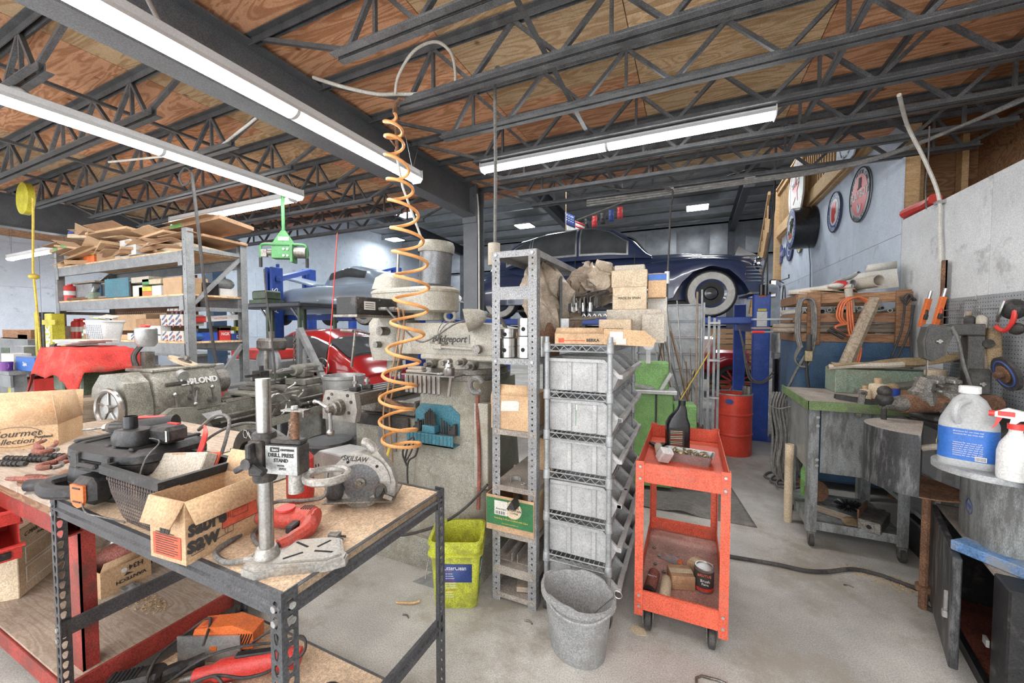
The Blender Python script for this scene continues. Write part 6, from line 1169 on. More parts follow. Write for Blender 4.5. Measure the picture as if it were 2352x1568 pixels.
for k,(x0,x1,yt,z,m,l) in enumerate([(308,330,655,0,'paper','printed white carton with blue lettering'),(322,352,668,0,'orange','flat orange carton at the shelf front'),(322,350,658,.05,'yellow','flat yellow carton on the orange one'),(352,372,655,0,'white','white carton left of the open brown one'),(330,346,640,.13,'green_hoist','green and white tin box stacked high'),(346,372,640,.13,'card_pale','open pale carton stacked above the white one'),(305,345,635,.16,'card_grey','grey crumpled pile of gaskets')]):
    pbox('middle_shelf_box',l+' on the middle rack shelf','box',x0,x1,yt,Z2+z,2.31,.18,m)
t=pbox('brown_carton','brown open carton with hand hole by the rack upright, middle shelf','box',378,420,636,Z2,2.30,.25,'card'); xbox('brown_carton','brown carton right of the upright on the middle shelf','box',436,466,640,Z2,-4.78,.3,'card')
xbox('flat_white_boxes','low row of white boxes at the right end of the middle shelf','box',508,558,664,Z2,-4.79,.2,'white'); xbox('black_box','black box between the cartons on the middle rack shelf','box',470,505,650,Z2,-4.8,.2,'black'); t=thing('vinyl_bag','grey striped cushion lying on the white boxes','cushion',(-4.95,2.72,Z2+.1)); b=MB(); b.sph((0,.05,.05),(.14,.1,.07),12,8); b.o('cushion_body','rack_grey',t)
# top shelf: flattened cartons
random.seed(17)
for k in range(26):
    u=rnd_(); x=-7.55+2.75*u; lay=k//7; w,d,h=ru(.5,.95),ru(.35,.55),ru(.015,.05)
    t=thing('flattened_carton',('light','dark','brown','folded','torn','dusty')[k%6]+' flattened carton on the rack top, at the %s of the pile'%(('far left','left','left of centre','centre','right of centre','right','far right')[min(6,int(u*7))]),'box',(x,2.55+ru(-.12,.06),Z1+.02+lay*.075+rnd_()*.03),(ru(-.12,.16),ru(-.14,.14),ru(-.3,.3)),'flattened cartons on the rack top')
    b=MB(); b.bx(-w/2,w/2,-d/2,d/2,0,h,.003); b.o('board',('card','card_dark','card_pale','card')[k%4],t); b=MB(); b.at((w*.1,-d/2,h),(R(ru(-30,20)),0,0)); b.box((0,-.05,0),(w*.7,.12,.004)); b.o('flap',('card_dark','card','card')[k%3],t)
    if k%5==0: q=MB(); q.bx(-w*.3,-w*.1,-d/2-.002,-d/2,0,h); q.o('green_tape','green_machine',t)
for k,(x0,x1,yt,z,m,l) in enumerate([(198,222,586,0,'orange','orange and white small carton'),(198,228,574,.10,'yellow','black and yellow small carton'),(228,270,556,0,'card_dark','brown carton with red dragon print'),(270,302,570,0,'card_grey','grey speckled carton'),(282,318,548,.02,'white','tilted white book-like carton'),(165,200,525,.42,'blue_plastic','blue and white flat carton')]):
    pbox('top_shelf_box',l+' on the rack top shelf','box',x0,x1,yt,Z1+z,2.29,.2,m)
# ================================================================= engine lathe
la=thing('engine_lathe','grey engine lathe with raised lettering on the headstock','lathe',(-3.86,1.42,0),R(98.7))
def L(nm,mt,f,**k): b=MB(); f(b); return b.o(nm,mt,la,**k)
L('chip_pan','lathe_grey',lambda b:(b.bx(-.05,2.2,-.36,.3,.60,.61),b.bx(-.05,2.2,-.37,-.36,.60,.68),b.bx(-.05,2.2,.3,.31,.6,.68),b.bx(2.19,2.2,-.36,.3,.6,.68)),sm=0)
for x in(.05,1.75): L('pedestal','lathe_grey',lambda b:b.loft([rring(x,x+.4,-.25,.25,0,.03),rring(x+.03,x+.37,-.2,.2,.6,.03)]))
L('bed','lathe_grey',lambda b:(b.bx(.1,2.15,-.16,-.08,.70,.87,.01),b.bx(.1,2.15,.08,.16,.70,.87,.01),b.bx(.1,2.15,-.08,.08,.70,.74)))
for y in(-.14,-.1,.1): L('bed_way','iron',lambda b:b.prism([(-.02,0),(.02,0),(0,.018)],.7,2.15,(0,y,.87),(PI/2,0,PI/2)))
L('headstock','lathe_grey',lambda b:b.loft([rring(.12,.66,-.17,.2,.86,.04),rring(.12,.66,-.18,.2,1.03,.05),rring(.13,.65,-.155,.19,1.15,.05),rring(.15,.64,-.12,.16,1.20,.04)]))
L('headstock_lid','lathe_grey',lambda b:b.bx(.14,.64,-.13,.17,1.20,1.225,.006)); 
txt('LeBLOND',.068,'white',la,(.46,-.174,1.10),(PI/2-.22,0,0),bold=.002,ext=.004)
L('end_cover','lathe_grey',lambda b:b.loft([[(x,-.20+.0,.5),(x,.2,.5),(x,.21,.88),(x,.17,1.1),(x,.08,1.2),(x,-.06,1.21),(x,-.16,1.14),(x,-.2,1.0)] for x in(-.06,.10)]))
L('quadrant_cover','lathe_grey',lambda b:b.prism([(.1,.62),(.55,.62),(.45,.78),(.35,.90),(.2,.92),(.1,.86)],.20,.26,(0,0,0),(PI/2,0,0)))
wheel_spoked(la,'end_handwheel',(-.11,-.1,.97),(1,0,0),.13,.018,5,'steel',.03)
L('wheel_disc','zinc',lambda b:b.cyl((-.105,-.1,.97),(-.095,-.1,.97),.125,n=24))
L('chuck','iron',lambda b:b.rev([(.09,0),(.115,.01),(.115,.03),(.11,.035),(.11,.12),(.09,.13),(0,.13)],28,(.66,0,1.06),(0,PI/2,0)))
for k in range(3): a=2*PI*k/3; L('chuck_jaw','steel',lambda b:b.at((.79,.05*cos(a),1.06+.05*sin(a)),(a,0,0)).box((0,0,0),(.05,.05,.025)))
def lever(x,y,z,s): L('gear_lever','steel',lambda b:(b.cyl((x,y+.05,z),(x,y-.03,z),.028,n=12),b.tube([(x,y-.03,z),(x-.02,y-.04,z+s*.1)],.010,8),ball(b,(x-.02,y-.04,z+s*.11),.019)))
lever(.25,-.19,.91,1); lever(.54,-.19,.93,1); lever(.40,-.19,1.03,-1); lever(.38,-.19,.98,1)
L('speed_plate','black_iron',lambda b:b.at((.28,-.175,1.10),(-.28,0,0)).box((0,0,0),(.16,.012,.03),None,.01)); L('speed_dial','zinc',lambda b:b.cyl((.33,-.14,1.17),(.33,-.18,1.155),.04,n=20))
L('gearbox_plate','zinc',lambda b:b.at((.44,-.215,.79),(-.5,0,0)).box((0,0,0),(.34,.01,.07)))
L('lead_screw','iron',lambda b:(b.cyl((.6,-.2,.76),(2.15,-.2,.76),.016,n=10),b.cyl((.6,-.2,.71),(2.15,-.2,.71),.012,n=8)))
L('apron','lathe_grey',lambda b:(b.bx(.98,1.42,-.28,-.17,.66,.88,.012),b.bx(.94,1.46,-.24,.2,.875,.91,.008)))
wheel_spoked(la,'carriage_handwheel',(1.06,-.34,.78),(0,-1,0),.115,.012,5,None,.028,.009,.3)
L('apron_levers','steel',lambda b:(b.cyl((1.3,-.28,.82),(1.3,-.36,.82),.03,n=14),b.tube([(1.3,-.36,.82),(1.36,-.37,.87)],.009,6),ball(b,(1.36,-.37,.88),.016),b.cyl((1.36,-.28,.74),(1.36,-.34,.74),.024,n=12),b.tube([(1.36,-.34,.74),(1.44,-.35,.74)],.009,6),ball(b,(1.45,-.35,.74),.016)))
L('cross_slide','iron',lambda b:(b.bx(1.08,1.3,-.22,.18,.91,.95,.005),b.bx(1.1,1.28,-.1,.1,.95,1.0,.005)))
L('tool_post','black_iron',lambda b:(b.bx(1.14,1.25,-.05,.06,1.0,1.1,.006),b.cyl((1.2,0,1.1),(1.2,0,1.15),.02,n=8),b.bx(1.0,1.14,-.04,-.015,1.05,1.075)))
L('cross_handle','steel',lambda b:(b.cyl((1.19,-.22,.93),(1.19,-.34,.93),.03,n=14),b.tube([(1.19,-.34,.93),(1.27,-.36,.97)],.01,6),b.tube([(1.19,-.34,.93),(1.13,-.36,.9)],.01,6),ball(b,(1.27,-.36,.97),.018)))
L('compound_handle','steel',lambda b:(b.cyl((1.28,0,.98),(1.42,.0,.98),.02,n=12),b.tube([(1.42,0,.98),(1.44,-.06,1.0)],.008,6),ball(b,(1.44,-.06,1.0),.014)))
L('tailstock','lathe_grey',lambda b:(b.bx(1.62,1.95,-.14,.14,.885,.96,.01),b.bx(1.68,1.86,-.07,.07,.96,1.08,.02),b.cyl((1.6,0,1.06),(2.0,0,1.06),.062,n=18)))
L('tailstock_quill','steel',lambda b:(b.cyl((1.44,0,1.06),(1.6,0,1.06),.035,n=16),b.cyl((1.34,0,1.06),(1.44,0,1.06),.008,.035,n=12)))
wheel_spoked(la,'tailstock_handwheel',(2.05,0,1.06),(1,0,0),.10,.011,4,None,.025,.009)
L('tailstock_lever','steel',lambda b:b.tube(bez([(1.75,-.07,1.03),(1.72,-.16,1.04),(1.85,-.2,1.03)],4),.012,8))
L('tool_tray','green_dark',lambda b:b.bx(1.55,1.95,.16,.34,.93,1.03,.006))
b=MB(); random.seed(31)
for k in range(160): b.at((ru(.9,2.1),ru(-.34,-.2),.615+.05*rnd_()),(ru(0,3),ru(0,3),0)); b.torus((0,0,0),.012,.0015,7,3,None,0,4.5)
sw=b.o('swarf','swarf',la); sw['kind']='stuff'
for k,(x,y) in enumerate(((.02,.12),(.02,-.05))): L('sticker','label_blue',lambda b:b.cyl((-.062,-.12+.0*k,.72-.12*k),(-.0605,-.12,.72-.12*k),.035,n=14)); 
Mla=TR(la.location,tuple(la.rotation_euler))
def onla(x,y,z): return Mla@Vector((x,y,z))
t=thing('oil_pump_motor','grey motor can with cables and red pump button on the lathe headstock','pump',onla(.22,.05,1.225)); b=MB(); b.bx(-.06,.06,-.06,.06,0,.02); b.bx(-.03,.05,-.03,.03,.02,.13); b.o('bracket','iron',t); b=MB(); b.rev([(0,.17),(.05,.17),(.07,.2),(.07,.31),(.062,.32),(0,.32)],18); b.o('motor_can','zinc',t); b=MB(); b.bx(-.05,.03,-.02,.02,.325,.345,.006); b.o('red_button','red_plastic',t)
for k in range(3): cord('cable',None,[(-.03+.02*k,-.03,.18),(-.07+.02*k,-.06,.1),(-.08+.03*k,-.05,.02)],.012,'rubber',parent=t)
t=thing('sanding_disc','round yellow-brown sanding disc wheel lying tilted on the headstock lid','disc',onla(.45,.0,1.235),(R(-20),R(18),0)); b=MB(); b.cyl((0,0,.01),(0,0,.03),.115,n=28); b.o('disc','card_pale',t); b=MB(); b.cyl((0,0,.03),(0,0,.04),.05,n=18); b.cyl((0,0,.04),(0,0,.075),.024,n=10); b.o('hub','iron',t)
t=thing('blue_oil_bottle','blue plastic oil bottle with yellow cap behind the lathe chuck','bottle',onla(1.02,.42,.88)-Vector((0,0,.0))); t.location.z=.93; b=MB(); b.loft([rring(-.06,.06,-.04,.04,0,.015),rring(-.06,.06,-.04,.04,.14,.015),rring(-.03,.04,-.025,.025,.19,.01),rring(-.0,.03,-.015,.015,.21,.007)]); b.o('bottle_body','blue_plastic',t); b=MB(); b.cyl((.015,0,.21),(.015,0,.24),.02,n=10); b.o('cap','yellow',t); q=MB(); q.bx(.0605,.062,-.03,.03,.02,.11); q.o('label','ink_white',t)
t=thing('lathe_side_shelf','narrow steel ledge behind the lathe bed with bottles and parts on it','ledge',onla(1.3,.45,0)); t.rotation_euler=la.rotation_euler; b=MB(); b.bx(-.5,.75,-.09,.12,.90,.93); b.o('ledge_top','rack_grey',t)
for x in(-.45,.7): q=MB(); q.bx(x-.02,x+.02,-.02,.02,0,.9); q.o('leg','rack_grey',t)
t=thing('hanging_switch_box','grey switch box hanging on a black cable over the lathe','switch box',Dp(497,868,3.75)); b=MB(); b.bx(-.05,.05,-.05,.05,0,.14,.006); b.o('box','zinc',t)
b=W(t); b.tube([Dp(497,834,3.75),Dp(488,780,3.74),Dp(470,660,3.7),Dp(455,520,3.65),Dp(440,395,3.6)],.014,8); b.o('cable','rubber',t); b=W(t); b.tube(bez([Dp(440,395,3.6),Dp(425,385,3.6),Dp(412,405,3.6),Dp(420,425,3.6),Dp(436,415,3.6)],5),.010,6); b.o('cable_loop','rubber',t)
# ================================================================= red draped machine on a timber
pf=thing('plank_stand','rough plank stand under the timber block at the left of the lathe','stand',(-4.2,1.3,0))
for y0,y1 in((1.0,1.27),(1.28,1.52),(1.53,1.78)): b=W(pf); b.bx(-5.0,-3.98,y0,y1,.765,.80,.003); b.o('plank','grey_wood',pf)
for x in(-4.9,-4.1):
    for y in(1.05,1.72): b=W(pf); b.bx(x-.04,x+.04,y-.04,y+.04,0,.765); b.o('leg','grey_wood',pf)
b=W(pf); b.bx(-4.0,-3.975,1.0,1.78,.72,.765); b.o('edge_iron','iron',pf)
t=thing('timber_block','huge weathered timber block with a blue painted end under the draped machine','timber',(-4.25,1.3,.80),.05); b=MB(); b.bx(-.34,.3,-.15,.3,0,.23,.012); b.o('beam','timber',t); b=MB(); b.bx(-.345,-.12,-.153,-.147,.11,.228); b.o('blue_paint','blue_panel',t)
t=thing('steel_pin','short steel pin lying on the timber block','pin',(-4.25,1.22,1.04),.2); b=MB(); b.cyl((-.06,0,0),(.06,0,0),.012,n=10); b.o('pin_body','zinc',t)
t=thing('draped_machine','green machine covered by a dusty red cloth left of the lathe','machine',(-4.5,1.5,1.03))
b=MB(); b.bx(-.28,-.1,-.14,.2,0,.30,.01); b.bx(.16,.3,-.16,.2,-.02,.3,.01); b.bx(-.3,.3,-.08,.2,.18,.32,.02); b.o('casting','green_dark',t)
random.seed(6)
def drape(u,v):
    x=-.42+.86*u; s=abs(v-.5)*2; y=-.26+.5*v
    top=.36+.02*sin(3*u); z=top-(.02 if s<.55 else .02+(s-.55)/.45*.22+.015*sin(17*u+3*v))
    if v<.25: y=-.2-.06*(.25-v)/.25+.012*sin(20*u)
    e=max(0,.14-u)/.14; z-=e*e*.2; e2=max(0,u-.9)/.1; z-=e2*.16
    return (x+.02*sin(9*v),y,z+.006*sin(31*u+13*v))
b=MB(); b.grid(drape,44,26); b.o('red_cloth','cloth_red',t,sm=60,solid=.006)
for k in range(4):
    q=thing('magazine',('white','blue-edged','striped','folded')[k]+' magazine in the stack on the red cloth','magazine',(-4.62+.05*k,1.46,1.405+.012*k),.2*k-.3,'magazines on the red cloth'); c=MB(); c.bx(-.16,.16,-.11,.11,0,.010,.002); c.o('pages','paper' if k%2 else 'white',q); c=MB(); c.bx(-.15,.10,-.1,.08,.010,.0112); c.o('cover_print',('sign_grey','sign_blue','green_pale','card_pale')[k],q)
t=thing('black_pliers','black rubber grip tool hanging off the left end of the red cloth','tool',(-4.98,1.42,1.33)); b=MB(); b.tube(bez([(.1,0,.06),(0,0,.05),(-.03,0,-.02),(-.02,0,-.08)],5),[.02]*8+[.03]*8,8); b.o('grip','black',t)
# ================================================================= far left bench, mast, lights
t=thing('far_bench','dark grey steel workbench at the far left with clutter under it','workbench',(-8.3,1.95,0)); b=W(t); b.bx(-9.8,-7.0,1.65,2.25,1.0,1.05,.005); b.o('top','rack_grey',t); b=W(t); b.bx(-9.8,-7.02,1.67,1.69,.86,1.0); b.o('apron','rack_grey',t)
for x in(-9.6,-8.3,-7.1): b=W(t); b.bx(x-.05,x+.05,1.7,1.8,0,1.0); b.o('leg','rack_grey',t)
b=W(t); b.bx(-9.8,-7.0,1.72,2.2,.34,.4); b.o('lower_shelf','old_wood',t); b=W(t); b.bx(-9.8,-7.0,1.7,1.76,.42,.62,.005); b.o('front_board','old_wood',t)
def far(name,label,cat,x0,x1,yt,z,Y,dep,mt,**k): return pbox(name,label,cat,x0,x1,yt,z,Y,dep,mt,**k)
far('blue_bag_box','blue and white box with white script on the far left bench','box',33,76,820,1.05,1.75,.14,'blue_label',text='Ziploc',tm='ink_white',ts=.06); far('mug_box','white box with a purple mug picture on the far left bench','box',0,28,812,1.05,1.75,.14,'white')
t=thing('purple_mug','purple mug on the far left bench','mug',Yp(14,835,1.68)); t.location.z=1.05; b=MB(); b.rev([(0,0),(.05,0),(.055,.1),(.05,.1),(.045,.01)],16); b.torus((.06,0,.055),.025,.008,12,6,(PI/2,0,0)); b.o('mug_body','purple',t)
far('grey_bin','dark grey box tilted on the back of the far bench','box',20,52,795,1.05,2.0,.2,'rack_grey'); far('green_crate','green and white crate at the far bench','box',0,18,798,1.05,2.05,.15,'green_dark')
for k,(x0,x1,y) in enumerate(((0,60,775),(5,70,757),(40,62,768))): far('plank_offcut',('lower','upper','short')[k]+' brown plank in the pile behind the far left bench','plank',x0,x1,y,1.22+.04*k if k else 1.2,2.5,.3,'old_wood')
far('shelf_behind','grey shelf cabinet behind the far left bench','cabinet',-20,62,778,0,2.42,.5,'rack_grey')
far('yellow_carton','yellow carton under the far left bench','box',12,38,870,.4,1.85,.2,'yellow'); far('red_carton','red carton under the far left bench','box',40,72,868,.4,1.85,.2,'red_paint')
t=thing('lift_truck_mast','yellow lift truck mast panel with white capital letters','forklift mast',(-7.45,2.12,0)); b=MB(); b.bx(.02,.22,-.06,.06,0,1.72,.006); b.o('yellow_plate','yellow',t); b=MB(); b.bx(-.02,.36,-.07,-.06,1.58,1.64); b.o('cross_bar','yellow',t)
for x in(-.30,-.20,-.08): q=MB(); q.bx(x-.035,x+.035,-.05,.05,0,1.74); q.o('mast_channel','black_iron' if x>-.25 else 'yellow',t)
q=MB(); 
for k in range(60): q.box((-.14,-.05,.2+k*.025),(.03,.02,.017))
ch=q.o('lift_chain','iron',t); ch['kind']='stuff'
txt('CLARK',.19,'ink_white',t,(.12,-.062,1.33),(PI/2,-PI/2,0),bold=.006,sx=.8)
t=thing('yellow_pull_cord','yellow pull cord with a yellow disc pulley hanging at the far left','cord',Zp(52,460,3.0)); b=W(t); b.tube([Yp(76,455,1.75),Yp(76,620,1.75),Yp(84,700,1.74),Yp(90,770,1.72),Yp(92,810,1.7),Yp(80,845,1.66)],.011,6); b.o('rope','rope_yellow',t); b=W(t); b.sph(Yp(78,635,1.75),(.045,.045,.03),12,8); b.o('handle','rope_yellow',t); b=W(t); p=Yp(50,455,1.9); b.cyl(p,p+Vector((0,.06,0)),.19,n=24); b.o('pulley_disc','yellow',t)
# ================================================================= green hoist
t=thing('chain_hoist','green electric hoist trolley with T bar handle hanging from the joists','hoist',Dp(652,580,4.3),.55)
b=MB(); b.bx(-.11,.12,-.05,.05,-.07,.06,.006); b.o('gear_case','green_hoist',t); b=MB(); b.bx(.09,.115,-.07,.06,-.11,.08); b.o('side_plate','green_hoist',t)
b=MB(); b.prism([(-.13,.08),(.13,.08),(.02,.24),(-.02,.24)],-.012,.012,(0,0,0),(PI/2,0,0)); b.o('hanger_plate','green_hoist',t); b=MB(); b.bx(-.05,.06,-.016,-.013,.13,.17); b.o('label','white',t)
b=MB(); b.cyl((0,0,.24),(0,0,.76),.018,n=10); b.o('pole','green_hoist',t); b=MB(); b.tube(bez([(-.24,0,-.06),(-.24,0,.05),(-.21,0,.085),(-.1,0,.09),(.1,0,.09),(.21,0,.085),(.24,0,.05),(.24,0,-.06)],5),.015,8); b.o('t_bar','green_hoist',t)
for x in(-.24,.24): b=MB(); b.cyl((x,0,-.06),(x,0,-.16),.017,n=10); b.o('grip','black',t)
b=MB(); b.cyl((-.11,0,0),(-.16,0,0),.035,n=14); b.bx(-.23,-.17,-.02,.02,-.05,.03); b.o('switch','iron',t); b=MB(); b.cyl((.12,0,0),(.24,0,0),.06,n=18); b.o('motor','iron',t)
for x,z in((.02,.03),(.06,.03),(.02,-.04),(.06,-.04)): q=MB(); q.cyl((x,-.052,z),(x,-.06,z),.014,n=8); q.o('bolt','zinc',t)
cord('hoist_cable','black cable hanging from the hoist grip to the lathe tailstock',[Dp(607,618,4.25),Dp(612,680,4.2),Dp(622,760,4.1),Dp(630,830,4.0),Dp(632,875,3.95)],.009,'rubber')
cord('red_string','thin red string hanging down in front of the red car',[Dp(775,535,4.4),Dp(768,640,4.4),Dp(758,780,4.4),Dp(748,870,4.4),Dp(738,950,4.4)],.006,'red_plastic')
# ================================================================= cars
def sgn(v): return 1 if v>=0 else -1
def car_pt(st,x,a,e=.55,off=0):
    """point on the body skin: stations (x,half width,z bottom,z top); a 0..180 deg over the roof"""
    for i in range(len(st)-1):
        if st[i][0]<=x<=st[i+1][0]: break
    p,q=st[i],st[i+1]; f=(x-p[0])/(q[0]-p[0]); f=f*f*(3-2*f)*.5+f*.5; w,zb,zt=[p[k]+(q[k]-p[k])*f for k in(1,2,3)]
    c,s=cos(a),sin(a); return Vector((x,(w+off)*sgn(c)*abs(c)**e,zb+(zt-zb+off)*max(0,s)**e))
def skin(t,nm,st,mt,e=.55,nx=40,na=24):
    b=MB(); x0,x1=st[0][0],st[-1][0]; b.loft([[car_pt(st,x0+(x1-x0)*i/nx,PI*k/na,e) for k in range(na+1)] for i in range(nx+1)]); return b.o(nm,mt,t,sm=50)
def patch(t,nm,st,mt,x0,x1,a0,a1,e=.55,off=.008,nx=10,na=6,par=None):
    b=MB(); b.grid(lambda u,v:car_pt(st,x0+(x1-x0)*u,R(a0(u) if callable(a0) else a0)*(1-v)+R(a1(u) if callable(a1) else a1)*v,e,off),nx,na); return b.o(nm,mt,par or t,sm=50)
def road_wheel(t,x,y,z,r_,wd,s,ww='whitewall',disc='car_navy'):
    b=MB(); b.rev([(r_*.62,-wd/2),(r_*.94,-wd/2),(r_,-wd*.3),(r_,wd*.3),(r_*.94,wd/2),(r_*.62,wd/2)],32,(x,y,z),(PI/2,0,0)); w=b.o('tyre','tyre',t)
    b=MB(); b.rev([(r_*.9,0),(r_*.88,.006),(r_*.62,.008),(r_*.6,0)],32,(x,y+s*wd*.5,z),(-s*PI/2,0,0),cap=False); b.o('sidewall',ww,w)
    b=MB(); b.rev([(r_*.62,-.01),(r_*.6,.012),(r_*.5,.0),(r_*.47,-.03),(r_*.3,-.03),(r_*.28,.0),(0,.0)],28,(x,y+s*wd*.5,z),(-s*PI/2,0,0)); b.o('wheel_disc',disc,w)
    b=MB(); b.rev([(r_*.26,0),(r_*.24,.02),(r_*.16,.03),(r_*.1,.045),(0,.05)],20,(x,y+s*wd*.5,z),(-s*PI/2,0,0)); b.o('hub_cap','chrome' if disc=='chrome' else 'motor_steel',w); return w
# ---- navy sedan up on the four-post lift, nose to the right
RZ=1.70
nv=thing('navy_sedan','dark navy 1940s sedan with whitewall tyres raised on the blue lift','car',(-1.65,7.55,RZ))
st=[(-2.62,.45,.45,.62),(-2.5,.74,.30,.80),(-2.1,.84,.26,.98),(-1.5,.90,.25,1.06),(-.6,.93,.25,1.08),(.4,.93,.25,1.08),(.9,.86,.25,1.09),(1.4,.74,.28,1.09),(2.1,.52,.32,1.05),(2.5,.36,.38,1.0),(2.62,.22,.45,.9)]
skin(nv,'body',st,'car_navy',.5)
gh=[(-2.2,.40,.80,.92),(-1.8,.68,.90,1.28),(-1.3,.80,.98,1.52),(-.7,.85,1.0,1.63),(-.1,.86,1.0,1.65),(.35,.84,1.0,1.60),(.7,.80,1.0,1.42),(1.05,.74,.98,1.04)]
skin(nv,'roof_cabin',gh,'car_navy',.5)
for s in(0,1):
    f=(lambda a:a) if s==0 else (lambda a:180-a)
    def ang(a): return (lambda u:f(a(u))) if callable(a) else f(a)
    for nm_,x0,x1,a0,a1 in(('quarter_window',-1.55,-1.08,2,lambda u:14+24*u),('rear_door_window',-1.0,-.20,1.5,lambda u:40+5*u),('front_door_window',-.10,.66,1.5,lambda u:45-24*max(0,u-.35)/.65)):
        patch(nv,'window_trim',gh,'zinc',x0-.03,x1+.03,ang(.7),ang((lambda u,a1=a1:a1(u)+4)),.5,.004); patch(nv,nm_,gh,'glass_dark',x0,x1,ang(a0),ang(a1),.5,.012)
patch(nv,'windscreen',gh,'glass_dark',.66,.97,42,138,.5,.01); patch(nv,'rear_window',gh,'glass_dark',-1.95,-1.6,60,120,.5,.01)
for s in(-1,1):
    # pontoon front fender flowing into the doors, rear fender
    fr=[(-.4,.02,.30,.62),(.2,.08,.26,.78),(.9,.17,.24,.90),(1.38,.22,.30,.93),(1.52,.24,.55,.93),(1.7,.25,.71,.93),(1.92,.26,.77,.92),(2.14,.25,.71,.90),(2.32,.24,.55,.86),(2.42,.22,.36,.82),(2.58,.16,.36,.66),(2.63,.05,.42,.55)]
    b=MB(); b.loft([[(lambda p:Vector((p.x,s*(.70-.0*p.x)+p.y,p.z)))(car_pt(fr,-.4+3.03*i/44,PI*k/18,.6)) for k in range(19)] for i in range(45)]); b.o('front_fender','car_navy',nv,sm=50)
    rfn=[(-2.5,.03,.36,.5),(-2.3,.13,.28,.66),(-1.9,.20,.26,.82),(-1.5,.22,.26,.86),(-1.1,.19,.26,.80),(-.8,.08,.28,.6)]
    b=MB(); b.loft([[(lambda p:Vector((p.x,s*.76+p.y,p.z)))(car_pt(rfn,-2.5+1.7*i/22,PI*k/18,.6)) for k in range(19)] for i in range(23)]); b.o('rear_fender','car_navy',nv,sm=50)
    road_wheel(nv,1.92,s*.80,.36,.36,.17,s); road_wheel(nv,-1.65,s*.78,.36,.36,.17,s)
    for z in(.42,.30): b=MB(); b.cyl((-.7,s*.955,z),(1.3,s*.955,z),.012,n=6); b.o('chrome_strip','chrome',nv)
    for k in range(5): b=MB(); b.tube(bez([(2.36,s*.95,.72-.05*k),(2.55,s*.88,.72-.05*k),(2.64,s*.7,.72-.05*k)],4),.010,6); b.o('fender_chrome','chrome',nv)
    b=MB(); b.sph((2.56,s*.68,.80),(.08,.1,.1),14,10); b.o('headlamp','chrome',nv)
    b=MB(); b.bx(-.05,.1,s*.955-.012,s*.955+.012,.93,.955,.006); b.o('door_handle','chrome',nv); b=MB(); b.bx(-.175,-.165,s*.945-.004,s*.945+.004,.32,1.05); b.o('door_gap','black',nv); b=MB(); b.bx(.80,.81,s*.90-.004,s*.90+.004,.32,1.05); b.o('door_gap','black',nv)
for k in range(9): b=MB(); b.box((2.62,0,.55+.045*k),(.05,.30-.012*k,.014)); b.o('grille_bar','chrome',nv)
for x in(2.78,-2.72): b=MB(); b.tube(bez([(x-.18*sgn(x),-.9,.42),(x,-.6,.42),(x+.03*sgn(x),0,.42),(x,.6,.42),(x-.18*sgn(x),.9,.42)],5),.06,10); b.o('bumper','chrome',nv)
for y in(-.4,.4): b=MB(); b.bx(2.74,2.84,y-.03,y+.03,.3,.58,.02); b.o('bumper_guard','chrome',nv)
b=MB(); b.prism([(2.3,1.04),(2.62,1.03),(2.5,1.10),(2.35,1.2)],-.01,.01,(0,0,0),(PI/2,0,0)); b.o('hood_ornament','chrome',nv)
b=MB(); b.bx(-2.2,2.2,-.6,.6,.18,.3); b.o('chassis','black',nv)
# ---- blue four post lift
lf=thing('four_post_lift','bright blue four-post car lift under the navy sedan','car lift',(-1.6,7.6,0))
for x in(.88,-4.25):
    for y in(6.34,8.95):
        q=W(lf); q.bx(x-.10,x+.10,y-.07,y+.07,0,2.0,.012); q.o('post','blue_paint',lf); q=W(lf); q.bx(x-.18,x+.18,y-.14,y+.14,0,.012); q.o('foot_plate','blue_paint',lf)
    q=W(lf); q.bx(x-.09,x+.09,6.4,8.9,1.48,1.66,.01); q.o('cross_beam','blue_paint',lf)
for y in(6.78,8.32): q=W(lf); q.bx(-4.3,.95,y-.22,y+.22,1.60,1.70,.008); q.o('runway','blue_paint',lf)
q=W(lf); q.bx(.82,.94,6.262,6.268,1.56,1.76); q.o('instruction_plate','white',lf); q=W(lf); q.bx(.83,.93,6.262,6.268,1.77,1.80); q.o('warning_plate','yellow',lf); q=W(lf); q.bx(.84,.92,6.25,6.27,1.96,2.08); q.o('air_filter_bracket','orange',lf)
for x in(.86,.91): q=W(lf); q.cyl((x,6.22,1.98),(x,6.22,2.12),.028,n=12); q.o('air_filter_bowl','black_gloss',lf)
q=W(lf); q.tube([(.88,6.3,2.0),(.88,6.3,2.25),(.92,6.28,2.5),(.98,6.2,3.1),(.98,6.2,3.6)],.012,8); q.tube([(.94,6.3,2.05),(.93,6.3,2.6),(.97,6.2,3.3)],.009,6); q.tube(bez([(.97,6.2,3.6),(.9,6.15,3.62),(.7,6.0,3.6),(.3,5.6,3.4)],5),.012,8); q.o('supply_pipes','black_iron',lf)
q=W(lf); q.tube(bez([(.62,6.30,1.52),(.66,6.25,1.3),(.70,6.22,1.0),(.76,6.2,.82),(.9,6.2,.80),(1.02,6.22,.9)],6),.011,6); q.tube(bez([(.62,6.30,1.52),(.67,6.25,1.3),(.72,6.22,1.0),(.78,6.2,.84),(.9,6.2,.82),(1.02,6.22,.95)],6),.011,6); q.o('hydraulic_hose','cable_grey',lf)
t=thing('lift_power_unit','grey electric motor on a black hydraulic tank beside the blue post','power unit',(1.13,6.45,0)); b=MB(); b.cyl((0,0,.05),(0,0,1.12),.085,n=20); b.o('tank','black_gloss',t); b=MB(); b.cyl((0,0,1.2),(0,0,1.46),.10,n=20); mo=b.o('motor','zinc',t)
for k in range(14): a=2*PI*k/14; q=MB(); q.box((.105*cos(a),.105*sin(a),1.33),(.02,.006,.22),a); q.o('cooling_fin','zinc',mo)
